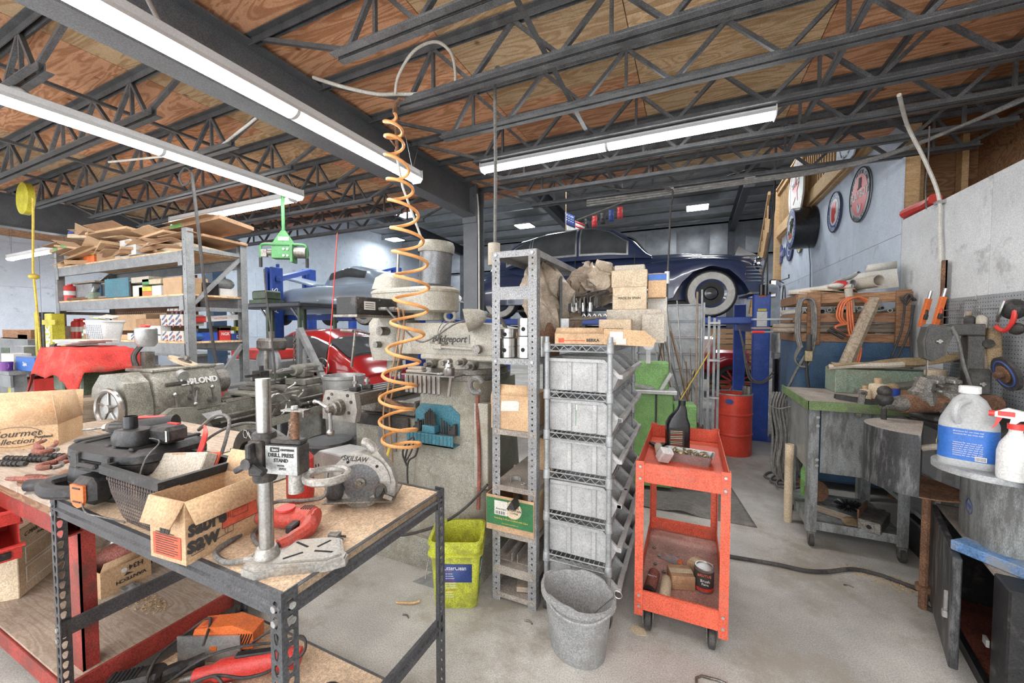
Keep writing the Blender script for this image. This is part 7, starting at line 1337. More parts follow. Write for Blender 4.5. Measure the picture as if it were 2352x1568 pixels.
b=MB(); b.bx(-.09,.09,-.09,.09,1.11,1.2,.01); b.o('pump_block','zinc',t); b=MB(); b.bx(.09,.2,-.06,.06,1.25,1.42,.01); b.o('terminal_box','zinc',t); b=MB(); b.cyl((0,-.07,1.13),(0,-.09,1.135),.03,n=12); b.o('filler_cap','rust_red',t)
b=MB(); b.bx(-.1,.1,.0,.04,0,.05); b.o('base','iron',t)
# ---- red small saloon on the floor
mr=thing('red_saloon','glossy red small rounded 1950s saloon seen from its rear quarter','car',(-5.5,4.6,0))
st=[(-1.85,.45,.35,.62),(-1.6,.66,.25,.84),(-1.0,.74,.24,.90),(0,.76,.24,.90),(.9,.76,.24,.90),(1.3,.70,.26,.86),(1.6,.60,.28,.72),(1.8,.48,.32,.56),(1.86,.3,.36,.48)]
skin(mr,'body',st,'car_red',.45)
gh=[(-.95,.5,.85,.92),(-.6,.62,.88,1.34),(-.1,.66,.9,1.52),(.4,.66,.9,1.53),(.8,.62,.9,1.40),(1.1,.54,.88,1.14),(1.35,.45,.8,.88)]
skin(mr,'roof_cabin',gh,'car_red',.5)
for s in(0,1):
    f=(lambda a:a) if s==0 else (lambda a:180-a)
    for x0,x1,a1 in((-.55,.12,42),(.2,.78,40)): patch(mr,'window_trim',gh,'chrome',x0-.02,x1+.02,f(1.5),f(a1+3),.5,.004); patch(mr,'side_window',gh,'glass_dark',x0,x1,f(3),(lambda u,a1=a1:f(a1-10*max(0,u-.6))),.5,.01)
patch(mr,'rear_window_seal',gh,'black',.74,1.10,38,142,.5,.006); patch(mr,'rear_window',gh,'glass_dark',.77,1.07,42,138,.5,.012); patch(mr,'windscreen',gh,'glass_dark',-.85,-.45,50,130,.5,.01)
for s in(-1,1):
    for fr in([(.55,.02,.3,.5),(.8,.14,.26,.72),(1.1,.19,.26,.80),(1.4,.17,.28,.72),(1.62,.08,.34,.52)],[(-1.75,.05,.35,.5),(-1.5,.17,.28,.76),(-1.0,.2,.26,.78),(-.5,.12,.26,.66),(-.1,.02,.3,.5)]):
        b=MB(); x0,x1=fr[0][0],fr[-1][0]; b.loft([[(lambda p:Vector((p.x,s*.62+p.y,p.z)))(car_pt(fr,x0+(x1-x0)*i/18,PI*k/16,.6)) for k in range(17)] for i in range(19)]); b.o('fender','car_red',mr,sm=50)
    road_wheel(mr,1.08,s*.68,.29,.29,.13,s,'whitewall','car_red'); road_wheel(mr,-1.15,s*.68,.29,.29,.13,s,'whitewall','car_red')
    b=MB(); b.sph((1.62,s*.6,.58),(.03,.03,.045),10,8); b.o('tail_lamp','red_plastic',mr); b=MB(); b.tube(bez([(1.35,s*.76,.7),(.9,s*.79,.78),(.3,s*.79,.80),(-.8,s*.78,.8)],5),.006,5); b.o('side_trim','chrome',mr)
patch(mr,'boot_lid_gap',st,'black',1.2,1.62,60,62,.45,.004); patch(mr,'boot_lid_gap',st,'black',1.2,1.62,118,120,.45,.004); patch(mr,'number_plate',st,'sign_red',1.52,1.66,76,104,.45,.012)
b=MB(); b.tube(bez([(1.74,-.62,.44),(1.9,-.4,.44),(1.93,0,.44),(1.9,.4,.44),(1.74,.62,.44)],5),.04,10); b.o('bumper','chrome',mr)
for y in(-.2,.2): b=MB(); b.bx(1.9,1.97,y-.02,y+.02,.38,.56,.012); b.o('bumper_guard','chrome',mr)
txt('MORRIS',.05,'chrome',mr,(1.50,.0,.83),(.2,.55,PI/2)); b=MB(); b.box((1.69,.0,.70),(.015,.16,.02)); b.o('boot_handle','chrome',mr)
# ---- pale silver-blue car on a far lift
sc_=thing('silver_car','pale silver-blue 1950s car on a far lift with its bonnet open','car',(-8.0,7.4,1.6))
st=[(-2.2,.5,.42,.66),(-2.0,.78,.28,.82),(-1.2,.86,.25,.95),(0,.88,.25,.98),(1.0,.88,.25,.98),(1.9,.82,.28,.95),(2.2,.6,.4,.8)]; skin(sc_,'body',st,'car_silver',.42)
gh=[(-.3,.5,.9,.98),(.1,.62,.92,1.32),(.7,.66,.93,1.42),(1.2,.6,.93,1.3),(1.6,.5,.9,.98)]; skin(sc_,'roof_cabin',gh,'car_silver',.5)
for s in(0,1):
    f=(lambda a:a) if s==0 else (lambda a:180-a); patch(sc_,'side_window',gh,'glass_dark',.1,1.2,f(8),f(42),.5,.01)
for s in(-1,1):
    road_wheel(sc_,-1.45,s*.72,.32,.33,.16,s,'tyre','black_iron'); road_wheel(sc_,1.35,s*.72,.32,.33,.16,s,'whitewall','teal'); b=MB(); b.sph((-2.08,s*.62,.62),(.1,.12,.12),12,8); b.o('headlamp','chrome',sc_)
b=MB(); b.grid(lambda u,v:(-2.0+1.4*u,-.6+1.2*v,1.28-.3*u+.05*sin(PI*v)),10,8); b.o('bonnet','car_silver',sc_,solid=.03)
b=MB(); b.tube(bez([(-2.1,-.8,.42),(-2.3,-.4,.42),(-2.32,0,.42),(-2.3,.4,.42),(-2.1,.8,.42)],5),.06,8); b.o('bumper','chrome',sc_)
t=thing('two_post_lift','blue two-post lift with overhead bar behind the pallet rack','car lift',(-9.3,7.4,0))
for n_,(x,y) in enumerate(((632,6.35),(712,8.4))):
    p=Yp(x,760,y); q=W(t); q.bx(p.x-.14,p.x-.04,y-.14,y+.14,0,3.0 if n_==0 else 3.3,.01); q.bx(p.x+.04,p.x+.14,y-.14,y+.14,0,3.0 if n_==0 else 3.3,.01); q.bx(p.x-.04,p.x+.04,y+.08,y+.12,0,3.1); q.o('post','blue_paint',t)
pa,pb=Yp(640,640,6.35),Yp(712,622,8.4); q=W(t); q.loft([[pa+Vector((0,0,dz)) + Vector((0,dy,0)) for dy,dz in((-.06,-.06),(.06,-.06),(.06,.06),(-.06,.06))],[pb+Vector((0,0,dz))+Vector((0,dy,0)) for dy,dz in((-.06,-.06),(.06,-.06),(.06,.06),(-.06,.06))]]); q.o('overhead_bar','blue_paint',t)

for y in(6.6,8.0): q=W(t); q.bx(-9.2,-7.0,y,y+.2,1.72,1.84); q.o('lift_arm','blue_paint',t)
txt('ATLAS',.3,'ink_white',t,Yp(633,690,6.19)-t.location,(PI/2,-PI/2,0),sx=.7)
t=thing('two_post_lift','second blue lift with a thin top bar behind the milling machine','car lift',(-4.9,11.5,0)); pa,pb=Yp(808,640,11.2),Yp(910,615,12.6)
q=W(t); q.bx(pa.x-.12,pa.x+.12,11.1,11.3,0,pa.z,.01); q.o('post','blue_paint',t); q=W(t); q.bx(pb.x-.2,pb.x+.2,12.5,12.7,0,pb.z,.01); q.o('post','blue_paint',t); q=W(t); q.tube([pa,pb],.06,4); q.o('overhead_bar','blue_paint',t)
t=thing('blue_lift_post','blue lift post standing between the red car and the milling machine','car lift',Yp(955,850,5.6)); t.location.z=0; b=MB(); b.bx(-.15,.15,-.1,.1,0,1.75,.01); b.o('post','blue_paint',t); b=MB(); b.bx(-.25,.25,-.25,.25,0,.015); b.o('foot_plate','blue_paint',t)
# ---- old red car with spoked wheel behind the post
t=thing('vintage_red_car','red vintage car with wooden-spoked wheel glimpsed behind the blue post','car',(.86,9.6,0))
b=MB(); b.torus((0,-.2,.38),.335,.05,32,8,(PI/2,0,0)); w=b.o('tyre','tyre',t)
for k in range(12): a=2*PI*k/12; q=MB(); q.cyl((.05*cos(a),-.2,.38+.05*sin(a)),(.3*cos(a),-.2,.38+.3*sin(a)),.02,n=6); q.o('spoke','red_paint',w)
b=MB(); b.cyl((0,-.2,.38),(0,-.3,.38),.08,n=14); b.o('hub','black',t)
b=MB(); b.prism(arc(0,.38,.52,20,165,16)+arc(0,.38,.49,165,20,16),-.0,.3,(0,0,0),(PI/2,0,0)); b.o('mudguard','car_red',t); b=MB(); b.bx(-1.6,.3,.1,1.3,.55,1.05,.06); b.bx(-1.6,-.35,-.05,1.3,.75,1.35,.06); b.o('body','car_red',t); b=MB(); b.bx(-1.4,.35,.0,1.2,.4,.55); b.o('chassis','black',t)
b=MB(); b.torus((-1.3,-.2,.38),.335,.05,28,8,(PI/2,0,0)); b.o('tyre','tyre',t)
t=thing('lumber_stack','stack of pale boards behind the vintage car','lumber',(1.15,11.2,0))
for k in range(12): q=MB(); q.bx(-.75,.5,-.2,.2,.02+k*.125,.12+k*.125,.004); q.o('board','lumber',t)
# misc far clutter
t=thing('workbench_far','dark far workbench behind the red car','workbench',(-11.4,5.2,0)); b=MB(); b.bx(-1.6,1.6,-.4,.4,.9,.96); b.o('top','rack_grey',t)
for x in(-1.5,1.5): q=MB(); q.bx(x-.05,x+.05,-.35,.35,0,.9); q.o('leg','rack_grey',t)
t=thing('folding_canopy','dark table-like canopy with green braced posts behind the rack','table',(-8.1,5.75,0))
b=MB(); b.bx(-1.1,1.15,-.5,.5,1.95,2.05,.02); b.o('top','steel_dark',t)
for x in(-1.0,.1,1.05):
    for y in(-.42,.42): q=MB(); q.bx(x-.03,x+.03,y-.03,y+.03,0,1.95); q.o('post','green_dark',t)
    q=MB(); q.at((x-.12,-.42,1.82),(0,R(45),0)).box((0,0,0),(.32,.03,.03)); q.o('brace','rack_grey',t)
t=thing('green_generator','dark green boxed engine on top of the canopy table','engine',(-8.6,5.7,2.05)); b=MB(); b.bx(-.3,.3,-.2,.2,0,.1); b.bx(-.25,.25,-.18,.18,.1,.3,.03); b.o('case','green_dark',t)
t=thing('galvanised_bin','dented galvanised steel dustbin in front of the red saloon','bin',Dp(790,905,4.35)); t.location.z=0; b=MB(); b.rev([(0,0),(.17,0),(.18,.02),(.215,.62),(.225,.63),(.225,.66),(.21,.66),(.205,.62),(.165,.03),(0,.03)],28); b.o('bin_body','zinc',t)
for s in(-1,1): b=MB(); b.torus((s*.225,0,.52),.05,.008,12,6,(PI/2,0,0)); b.o('handle','zinc',t)
t.location.z=.36
q=thing('bin_stand','low dark crate under the galvanised dustbin','crate',(t.location.x,t.location.y,0)); b=MB(); b.bx(-.25,.25,-.25,.25,0,.36,.01); b.o('crate_body','steel_dark',q)
t=thing('engine_crane','grey folding engine crane with angled boom beside the red car','crane',Dp(690,880,4.9)); t.location.z=0
b=W(t); b.tube([Dp(688,900,4.9),Dp(688,755,4.9)],.04,4); b.o('mast','rack_grey',t); b=W(t); b.tube([Dp(688,755,4.9),Dp(755,895,4.7)],.045,4); b.o('boom','galv',t); b=W(t); b.tube([Dp(700,900,4.9),Dp(700,800,4.9)],.03,8); b.o('ram','zinc',t); b=W(t); b.tube([Vector((0,0,.06))+t.location,Dp(688,900,4.9)],.05,4); b.bx(t.location.x-.3,t.location.x+.3,t.location.y-.05,t.location.y+.05,0,.08); b.o('foot','rack_grey',t)
b=W(t)
for k in range(18): p=Dp(677,770+k*7,4.88); b.torus(p,.018,.006,10,5,(PI/2*(k%2),PI/2,0))
c_=b.o('chain','iron',t); c_['kind']='stuff'
t=thing('drill_press_far','grey belt-drive drill press behind the lathe tailstock','drill press',Dp(625,840,4.6)); t.location.z=0; b=MB(); b.cyl((0,0,.0),(0,0,1.5),.035,n=12); b.bx(-.2,.2,-.2,.2,0,.05); b.o('column','iron',t); b=MB(); b.cyl((0,-.06,1.13),(0,-.02,1.13),.2,n=24); b.o('flywheel','galv',t); b=MB(); b.bx(-.12,.16,-.12,.1,1.28,1.42,.03); b.cyl((.05,-.1,.85),(.05,-.1,1.28),.025,n=10); b.bx(-.15,.2,-.25,.1,.84,.88); b.o('head','iron',t); b=MB(); b.cyl((.05,-.1,1.05),(.25,-.15,1.05),.03,n=10); b.o('spindle_arm','iron',t)
t=thing('red_toolbox','red tray box on a grey chest behind the lathe','tool chest',Dp(620,800,5.4)); t.location.z=0; b=MB(); b.bx(-.55,.55,-.25,.25,0,1.12,.01); b.o('chest','rack_grey',t); b=MB(); b.bx(-.5,.3,-.22,.22,1.12,1.25,.01); b.o('red_tray','red_paint',t)
# far column and blue post behind the rack
t=thing('blue_steel_post','pale blue steel post standing behind the pallet rack','post',Dp(497,700,6.5)); t.location.z=0; b=MB(); b.bx(-.1,.1,-.1,.1,0,3.4); b.o('post','blue_panel',t); b=MB(); b.bx(-.2,.2,-.2,.2,0,.02); b.o('foot_plate','blue_panel',t)
# flags above the sedan
t=thing('small_flag','small American flag hanging above the navy sedan roof','flag',Yp(1300,505,10)); b=MB(); b.grid(lambda u,v:(-.0+.5*u,.03*sin(6*u),-.28+.36*v-.25*u),8,6); b.o('stripes','white',t,solid=.004); b=MB(); b.grid(lambda u,v:(-.02+.26*u,-.012+.03*sin(3*u),-.1+.3*v-.13*u),4,4); ca_=b.o('canton','sign_blue',t,solid=.004)
for i in range(4):
    for j in range(3): q=MB(); q.box((.03+.055*i,-.02,.0+.06*j-.03*i),(.022,.004,.022),(0,.8,0)); q.o('star','ink_white',ca_)
for k in range(3): q=MB(); q.grid(lambda u,v,k=k:(.26+.24*u,-.008+.03*sin(6*(u*.5+.5)),-.05-.11*k+.05*v-.12*u-.05),4,1); q.o('red_stripe','sign_red',t,solid=.006)
b=MB(); b.cyl((0,0,-.35),(0,0,rz(10)+.08-t.location.z),.012,n=6); b.o('staff','lumber',t)
t=thing('banner_string','dark string of hanging banners behind the sedan roof','banner',Yp(1375,500,10.5)); b=MB(); 
b.cyl((-.6,0,.0),(.7,0,.35),.02,n=6); b.tube([(.6,0,.32),(.6,0,rz(10.5)+.08-t.location.z)],.01,5); b.o('pole','iron',t)
for k in range(5): q=MB(); q.grid(lambda u,v,k=k:(-.4+.22*k+.14*u,.02*sin(9*v),.02+.05*k-.3*v),2,4); q.o('banner',('black','sign_red','black_iron','label_blue','sign_red')[k],t,solid=.004)
# ================================================================= right side: slatted bin, welding cart, bench tools
cr=thing('slatted_bin','blue steel bin with brown slatted wooden sides full of pipes and tubes','bin',(1.35,5.0,0))
QX0,QX1,QY0,QY1=.94,1.77,4.6,5.35
for x in(QX0,):
    b=W(cr); b.bx(x,x+.02,QY0,QY1,.1,1.41); b.o('blue_panel','blue_panel',cr)
b=W(cr); b.bx(QX0,QX1,QY0-.01,QY0+.01,.1,1.41,.004); b.o('blue_panel','blue_panel',cr); b=W(cr); b.bx(QX0,QX1,QY0-.018,QY0-.008,1.27,1.285); b.o('panel_crease','blue_panel',cr); b=W(cr); b.bx(QX0,QX1,QY1-.01,QY1,.1,1.41); b.bx(QX1-.01,QX1,QY0,QY1,.1,1.41); b.bx(QX0,QX1,QY0,QY1,.08,.1); b.o('blue_panel','blue_panel',cr)
b=W(cr); b.bx(QX0-.06,QX0+.04,QY0-.03,QY0-.012,.2,.95); b.o('alloy_corner','zinc',cr)
for x in(QX0+.05,QX1-.05):
    for y in(QY0+.04,QY1-.06): b=W(cr); b.bx(x-.045,x+.045,y-.035,y+.035,0,.1); b.o('foot','old_wood',cr)
for z0,z1 in((1.775,1.865),(1.59,1.68),(1.41,1.49)):
    b=W(cr); b.bx(QX0+.0,QX1,QY0-.012,QY0+.012,z0,z1,.004); b.o('slat','old_wood',cr); b=W(cr); b.bx(QX0-.012,QX0+.012,QY0+.013,QY1,z0,z1,.004); b.o('slat','old_wood',cr); b=W(cr); b.bx(QX0,QX1,QY1-.012,QY1+.012,z0,z1,.004); b.o('slat','old_wood',cr)
for x in(QX0+.12,QX1-.07): b=W(cr); b.bx(x-.05,x+.05,QY0-.04,QY0-.013,1.38,1.88,.004); b.o('stake','old_wood',cr)
for k,(z,r_) in enumerate(((1.56,.022),(1.52,.025))): t=thing('steel_pipe','dull grey pipe lying through the slatted bin, '+('upper','lower')[k],'pipe',(.75,QY0+.06,z)); b=MB(); b.cyl((0,0,0),(1.02,.06,0),r_,n=12); b.o('pipe','grey_wood',t)
random.seed(14)
for k in range(14):
    x=.98+.055*k; t=thing('tube_end',('grey pipe','cardboard tube','green pipe','steel pipe')[k%4]+' lying end-on in the slatted bin, %s along'%('first second third fourth fifth sixth seventh eighth ninth tenth eleventh twelfth thirteenth fourteenth'.split()[k]),'tube',(x,QY0+.05,1.70+.012*(k%3)),0,'tubes in the slatted bin'); r_=ru(.016,.03); b=MB(); b.rev([(r_,0),(r_,.6),(r_*.75,.6),(r_*.75,0),(r_,0)],14,(0,0,0),(-PI/2,0,ru(-.2,.2)),cap=False); b.o('tube_wall',('pvc','card_grey','green_hoist','galv')[k%4],t)
# on top of the slats
def roll(label,a,b_,r_,mt,hollow=True):
    a,b_=Vector(a),Vector(b_); t=thing('paper_tube',label,'tube',a,0,'tubes on the slatted bin'); q=MB(); d=(b_-a); L_=d.length; e=d.to_track_quat('Z','Y').to_euler(); q.rev([(r_,0),(r_,L_),(r_*.85,L_),(r_*.85,.01),(0,.01)],18,(0,0,0),tuple(e)); q.o('tube_wall',mt,t)
roll('large cardboard tube pointing at the camera on the slatted bin',(1.28,5.1,1.94),(1.52,4.55,1.965),.055,'card_grey'); roll('thin grey tube beside the large cardboard tube',(1.1,5.1,1.92),(1.36,4.62,1.955),.035,'galv'); roll('short angled grey tube sticking up from the pile',(1.3,5.0,1.98),(1.44,4.75,2.06),.02,'galv'); roll('long thin pole along the bin top',(.95,5.0,1.9),(1.35,4.6,1.93),.02,'pvc'); roll('dirty rolled paper hanging over the front slat',(1.31,4.56,1.9),(1.33,4.54,1.68),.03,'card_grey')
roll('long rolled drawing lying left on the bin top',(.9,4.8,1.9),(1.3,4.7,1.94),.025,'paper')
t=thing('newspaper_box','dented white printed carton lying open on the bin top','box',(1.47,4.66,1.885),(0,-.12,.25)); carton(t,.26,.3,.17,'paper',{'f':25,'r':20},.07); b=MB(); b.sph((.16,.06,.06),(.05,.05,.04),10,6); b.o('contents','black',t)
t=thing('red_rag','crumpled red and white rag on the bin top','rag',(1.28,4.66,1.92)); b=MB(); b.sph((0,0,.03),(.07,.05,.04),12,8); b.o('rag','sign_red',t); b=MB(); b.sph((-.04,-.03,.02),(.06,.04,.025),10,6); b.o('white_rag','paper',t)
for k in range(4): t=thing('flat_scrap',('grey','brown','pale','dark')[k]+' flat cardboard scrap on the slatted bin top','scrap',(1.02+.1*k,4.75,1.868+.012*k),(.05*k,.06,.4*k)); b=MB(); b.bx(-.13,.13,-.1,.1,0,.012); b.o('board',('card_grey','card','card_pale','card_dark')[k],t)
for k,(z,l) in enumerate(((1.62,'upper'),(1.53,'middle'),(1.49,'lower'))): t=thing('board_end',l+' grey board end sticking out left of the slatted bin','plank',(.72,4.75,z),.1,'board ends'); b=MB(); b.bx(-.14,.3,-.04,.04,0,.02,.002); b.o('board','grey_wood' if k else 'galv',t)
t=thing('red_handle_rod','steel rod with red handle sticking out left of the slatted bin','tool',(.6,4.7,1.50),.05); b=MB(); b.cyl((0,0,0),(.3,0,0),.009,n=8); b.o('rod','galv',t); b=MB(); b.cyl((-.02,0,0),(.08,0,0),.014,n=8); b.o('handle','red_plastic',t)
# leaning post and hanging cables
t=thing('timber_post','thick wooden handle post leaning against the slatted bin','post',Yp(1908,918,4.15)); b=W(t); a,c=Yp(1912,905,4.1),Yp(2008,688,4.5); d=(c-a); M0=b.M; b.M=M0@TR(a,tuple(d.to_track_quat('Z','Y').to_euler())); b.prism([(.045,.02),(.045,-.02),(.02,-.04),(-.02,-.04),(-.045,-.02),(-.045,.02),(-.02,.04),(.02,.04)],-.1,d.length); b.o('post','timber',t)
def loopc(label,cx,y0,y1,w,Y,mt,r_=.011,n=3,jit=4):
    for k in range(n): j=k*jit; cord('hanging_cable',label+', '+('front','second','third','fourth','fifth')[k]+' loop',[Yp(x,y,Y-.012*k) for x,y in((cx-w*.3+j,y1-(y1-y0)*.3),(cx-w*.45+j,y0+(y1-y0)*.5),(cx-w*.35+j,y0+12),(cx+j,y0),(cx+w*.35+j,y0+14),(cx+w*.4+j,y0+(y1-y0)*.5),(cx+w*.1+j,y1-20+j),(cx-w*.15,y1),(cx-w*.5,y1-18),(cx-w*.3+j,y1-(y1-y0)*.3))],r_,mt,'cable',6,6,group=label)
loopc('grey cable hank hung on the left stake of the bin',1848,685,842,44,4.5,'cable_grey'); loopc('orange cable hank hung on the front slats',1960,682,770,84,4.5,'orange_cord',.009,3,6); loopc('thin black cord hung on the right stake',2085,675,700,34,4.5,'rubber',.007,2)
for k in range(3): cord('orange_tail','orange cable tail hanging to the table, '+('left','middle','right')[k],[Yp(1945+5*k,690,4.48),Yp(1950+6*k,760,4.47),Yp(1968+5*k,800,4.46),Yp(1955+5*k,860,4.4),Yp(1935+9*k,925,4.3)],.009,'orange_cord','cable',group='orange cable tails')
for k,(x0,x1) in enumerate(((2078,2040),(2096,2052),(2100,2095))): cord('black_tail','black cord hanging from the right stake, '+('left','middle','right')[k],[Yp(x0,700,4.47),Yp(x0-8,760,4.46),Yp(x1,840,4.4)],.008,'rubber','cable',group='black cord tails')
t=thing('jumper_clamp','black spring clamp lead hanging on the front slats','clamp',Yp(1925,765,4.45),(0,.6,0)); b=MB(); b.bx(-.08,.06,-.012,.012,.0,.02,.004); b.bx(-.08,.06,-.012,.012,-.03,-.01,.004); b.o('jaws','black',t)
t=thing('electrode_holder','grey welding electrode holder hanging on the cable hank','electrode holder',Yp(1858,800,4.42)); b=MB(); b.cyl((0,0,-.02),(0,0,.13),.022,n=12); b.o('handle','rubber',t); b=MB(); b.bx(-.03,.03,-.012,.012,-.12,-.02,.005); b.o('jaw','brass',t)
for k in range(10):
    x=1772+7*k; cord('cable_hank','grey cable strand of the big hank hanging left of the welding cart',[Yp(x+6,900,4.05),Yp(x-4,935,4.0+.01*k),Yp(x+3+2*(k%3),1000,4.02),Yp(x-3*(k%2),1060,4.0),Yp(x+8,1085+(k%4)*6,4.0),Yp(x+14,1000,4.03),Yp(x+10,915,4.05)],.011,'cable_grey','cable',5,5,group='big cable hank')
cord('hank_tie','grey wire tied round the big cable hank',[Yp(x,y,3.95) for x,y in((1765,930),(1790,938),(1820,932),(1845,928))],.006,'zinc','wire')
for k in range(3): cord('floor_coil','grey cable coil on the floor beside the welding cart, %s ring'%('left','middle','right')[k],[Zp(x,y,.012+.01*k) for x,y in((1810+10*k,1090+6*k),(1770+12*k,1084+8*k),(1756+14*k,1094+10*k),(1785+14*k,1102+10*k),(1835+8*k,1100+8*k))],.011,'cable_grey','cable',group='floor cable coils')
cord('feed_cable','grey cable looping from the bin down to the cable hank',[Yp(x,y,4.48) for x,y in((1852,812),(1830,850),(1815,880),(1800,905),(1786,935),(1780,960))],.012,'cable_grey','cable')
cord('lead_down','black lead hanging from the hank onto the table',[Yp(x,y,4.47) for x,y in((1851,800),(1853,850),(1856,880),(1862,920))],.012,'rubber','cable')
# ---- welding cart
wc=thing('welding_cart','grey steel cart with green-edged table top and drip-stained front panel','cart',(1.05,3.6,0))
b=W(wc); b.bx(.74,1.34,3.28,4.1,1.0,1.03); b.o('table_top','shelf_dust',wc); b=W(wc); b.bx(.74,1.34,3.27,3.285,.985,1.045); b.bx(.735,.745,3.27,4.1,.985,1.045); b.o('green_edge','green_dark2',wc)
for x in(.80,1.29):
    for y in(3.37,3.98): q=W(wc); q.bx(x-.03,x+.03,y-.004,y,.1,1.0); q.bx(x-.03,x-.026,y,y+.05,.1,1.0) if x<1 else q.bx(x+.026,x+.03,y,y+.05,.1,1.0); q.o('leg','drip_grey',wc); q=W(wc); q.bx(x-.02,x+.02,y-.015,y+.025,.07,.1); q.bx(x-.018,x-.014,y-.02,y+.02,.03,.08); q.bx(x+.014,x+.018,y-.02,y+.02,.03,.08); cf=q.o('caster_fork','iron',wc); q=W(wc); q.cyl((x-.012,y,.045),(x+.012,y,.045),.045,n=18); q.o('caster_wheel','rubber',cf)
b=W(wc); b.bx(.84,1.32,3.365,3.372,.53,.98); b.o('front_panel','drip_grey',wc); b=W(wc); b.bx(.775,.781,3.38,3.95,.53,.98); b.o('side_panel','zinc',wc)
for z in(.92,.86,.62,.58): q=W(wc); q.cyl((.82,3.358,z),(.82,3.366,z),.011,n=8); q.o('bolt','zinc',wc)
b=W(wc); b.bx(.78,1.31,3.37,3.98,.16,.17); b.o('lower_shelf','drip_grey',wc); b=W(wc); b.bx(.83,1.26,3.363,3.369,.12,.18); b.bx(.775,.782,3.37,3.98,.12,.18); b.o('shelf_edge','drip_grey',wc)
t=thing('wire_brush','black wire brush on the lower shelf of the welding cart','brush',(1.08,3.62,.17)); b=MB(); random.seed(3)
for k in range(260): a,c=ru(0,2*PI),ru(-1,1); s=math.sqrt(1-c*c); d=Vector((s*cos(a)*1.6,s*sin(a),c*.7)); b.tube([Vector((0,0,.06))+d*.02,Vector((0,0,.065))+d*.062],.0018,3)
bo=b.o('bristles','black_gloss',t); bo['kind']='stuff'; b=MB(); b.cyl((.05,0,.06),(.22,.04,.05),.009,n=8); b.o('shaft','iron',t)
t=thing('steel_channel_block','rusty rectangular steel tube with a round hole on the cart shelf','steel block',(1.17,3.46,.17),-.5); b=MB(); b.bx(-.06,.06,-.12,.16,0,.075,.004); b.o('block','iron',t); q=MB(); q.cyl((0,-.121,.035),(0,-.118,.035),.014,n=12); q.o('bore','hole',t); b=MB(); b.bx(-.07,-.06,-.08,.16,.0,.12); b.o('side_fin','rust',t)
for k in range(5): t=thing('welding_rod',('first','second','third','fourth','fifth')[k]+' welding rod lying across the cart lower shelf','rod',(.98+.012*k,3.5+.02*k,.182),-.55,'welding rods'); b=MB(); b.cyl((-.2,0,0),(.18,0,0),.005,n=6); b.o('rod','grey_wood',t)
t=thing('leather_scrap','pale leather scrap on the cart lower shelf','scrap',(1.07,3.45,.17)); b=MB(); b.grid(lambda u,v:(-.07+.14*u,-.05+.1*v,.006+.025*sin(3*u)*v),6,4); b.o('leather','leather',t,solid=.003)
t=thing('grinding_disc','brown grinding disc leaning under the welding cart','disc',(.93,3.8,.17),(R(75),0,.3)); b=MB(); b.cyl((0,0,-.015),(0,0,.015),.08,n=24); b.o('disc','rust',t); t.location.z=.25
t=thing('cardboard_tube','pale cardboard tube standing left of the welding cart','tube',(.73,3.72,0)); b=MB(); b.rev([(.03,0),(.03,.62),(.024,.62),(.024,.01),(0,.01)],16); b.o('tube_wall','card_pale',t)
t=thing('green_bottle','green bottle standing behind the cart leg','bottle',(.88,3.9,.17)); b=MB(); b.rev([(0,0),(.035,0),(.035,.2),(.012,.27),(.012,.31),(0,.31)],14); b.o('glass','green_machine',t)
# things on the cart table
t=thing('pry_bar_frame','rusty steel bar frame with a clamp lying across the table front','steel frame',(1.12,3.30,1.035),(.0,.12,-.08)); 
for y in(0,.05): b=MB(); b.bx(-.22,.24,y-.008,y+.008,0,.03); b.o('bar','black_iron',t)
for x in(-.2,-.05,.1,.22): b=MB(); b.bx(x-.012,x+.012,0,.05,.005,.022); b.o('cross_piece','black_iron',t)
b=MB(); b.bx(-.11,-.075,-.03,-.012,-.09,.09,.003); b.bx(-.12,-.07,-.03,.06,.06,.085,.003); b.o('clamp','iron',t)
for x,y,r_,h,l in((1.12,3.52,.035,.10,'small cream'),(1.2,3.55,.05,.15,'large cream')):
    t=thing('shellac_bottle',l+' stained plastic bottle on the cart table','bottle',(x,y,1.03)); b=MB(); b.rev([(0,0),(r_,0),(r_,h*.72),(r_*.9,h*.8),(r_*.35,h*.85),(r_*.35,h),(0,h)],18); b.o('bottle_body','card_pale',t); b=MB(); b.rev([(r_*.42,h*.9),(r_*.42,h*1.08),(0,h*1.08)],12); b.o('cap','card',t); b=MB(); b.rev([(r_*1.01,0.0),(r_*1.01,h*.15)],18,cap=False); b.o('stain','rust_red',t)
t=thing('blue_cup','blue plastic cup filled with brown shop rags on the cart table','cup',(1.3,3.62,1.03)); b=MB(); b.rev([(0,0),(.04,0),(.045,.09),(.04,.09),(.036,.01)],18); b.o('cup_body','blue_plastic',t); b=MB(); b.sph((0,0,.095),(.045,.04,.03),12,8); b.o('rag','leather',t)
t=thing('small_box','small brown carton beside the blue cup','box',(1.34,3.64,1.03),.3); carton(t,.08,.06,.08,'card',None)
t=thing('green_chest','long chipped pale green wooden box on the table behind the bottles','box',(1.35,4.0,1.03)); b=MB(); b.bx(-.3,.35,-.12,.14,0,.19,.005); b.o('box_body','green_pale',t)
for x in(-.24,.3): q=MB(); q.bx(x-.012,x+.012,-.124,-.12,.01,.18); q.o('corner_batten','green_pale',t)
t=thing('leather_apron','rolled brown leather apron lying over the green box','apron',(1.35,3.95,1.23)); b=MB(); b.grid(lambda u,v:(-.32+.75*u,-.1+.18*v,.012+.10*u*u+.02*sin(6*u+5*v)+.012*sin(22*v)),18,10); b.o('apron','leather',t,solid=.006); b=MB(); b.tube(bez([(-.34,-.06,.0),(-.2,-.08,.02),(0,-.09,.03),(.1,-.08,.04)],5),.022,8); b.o('rolled_edge','card_grey',t)
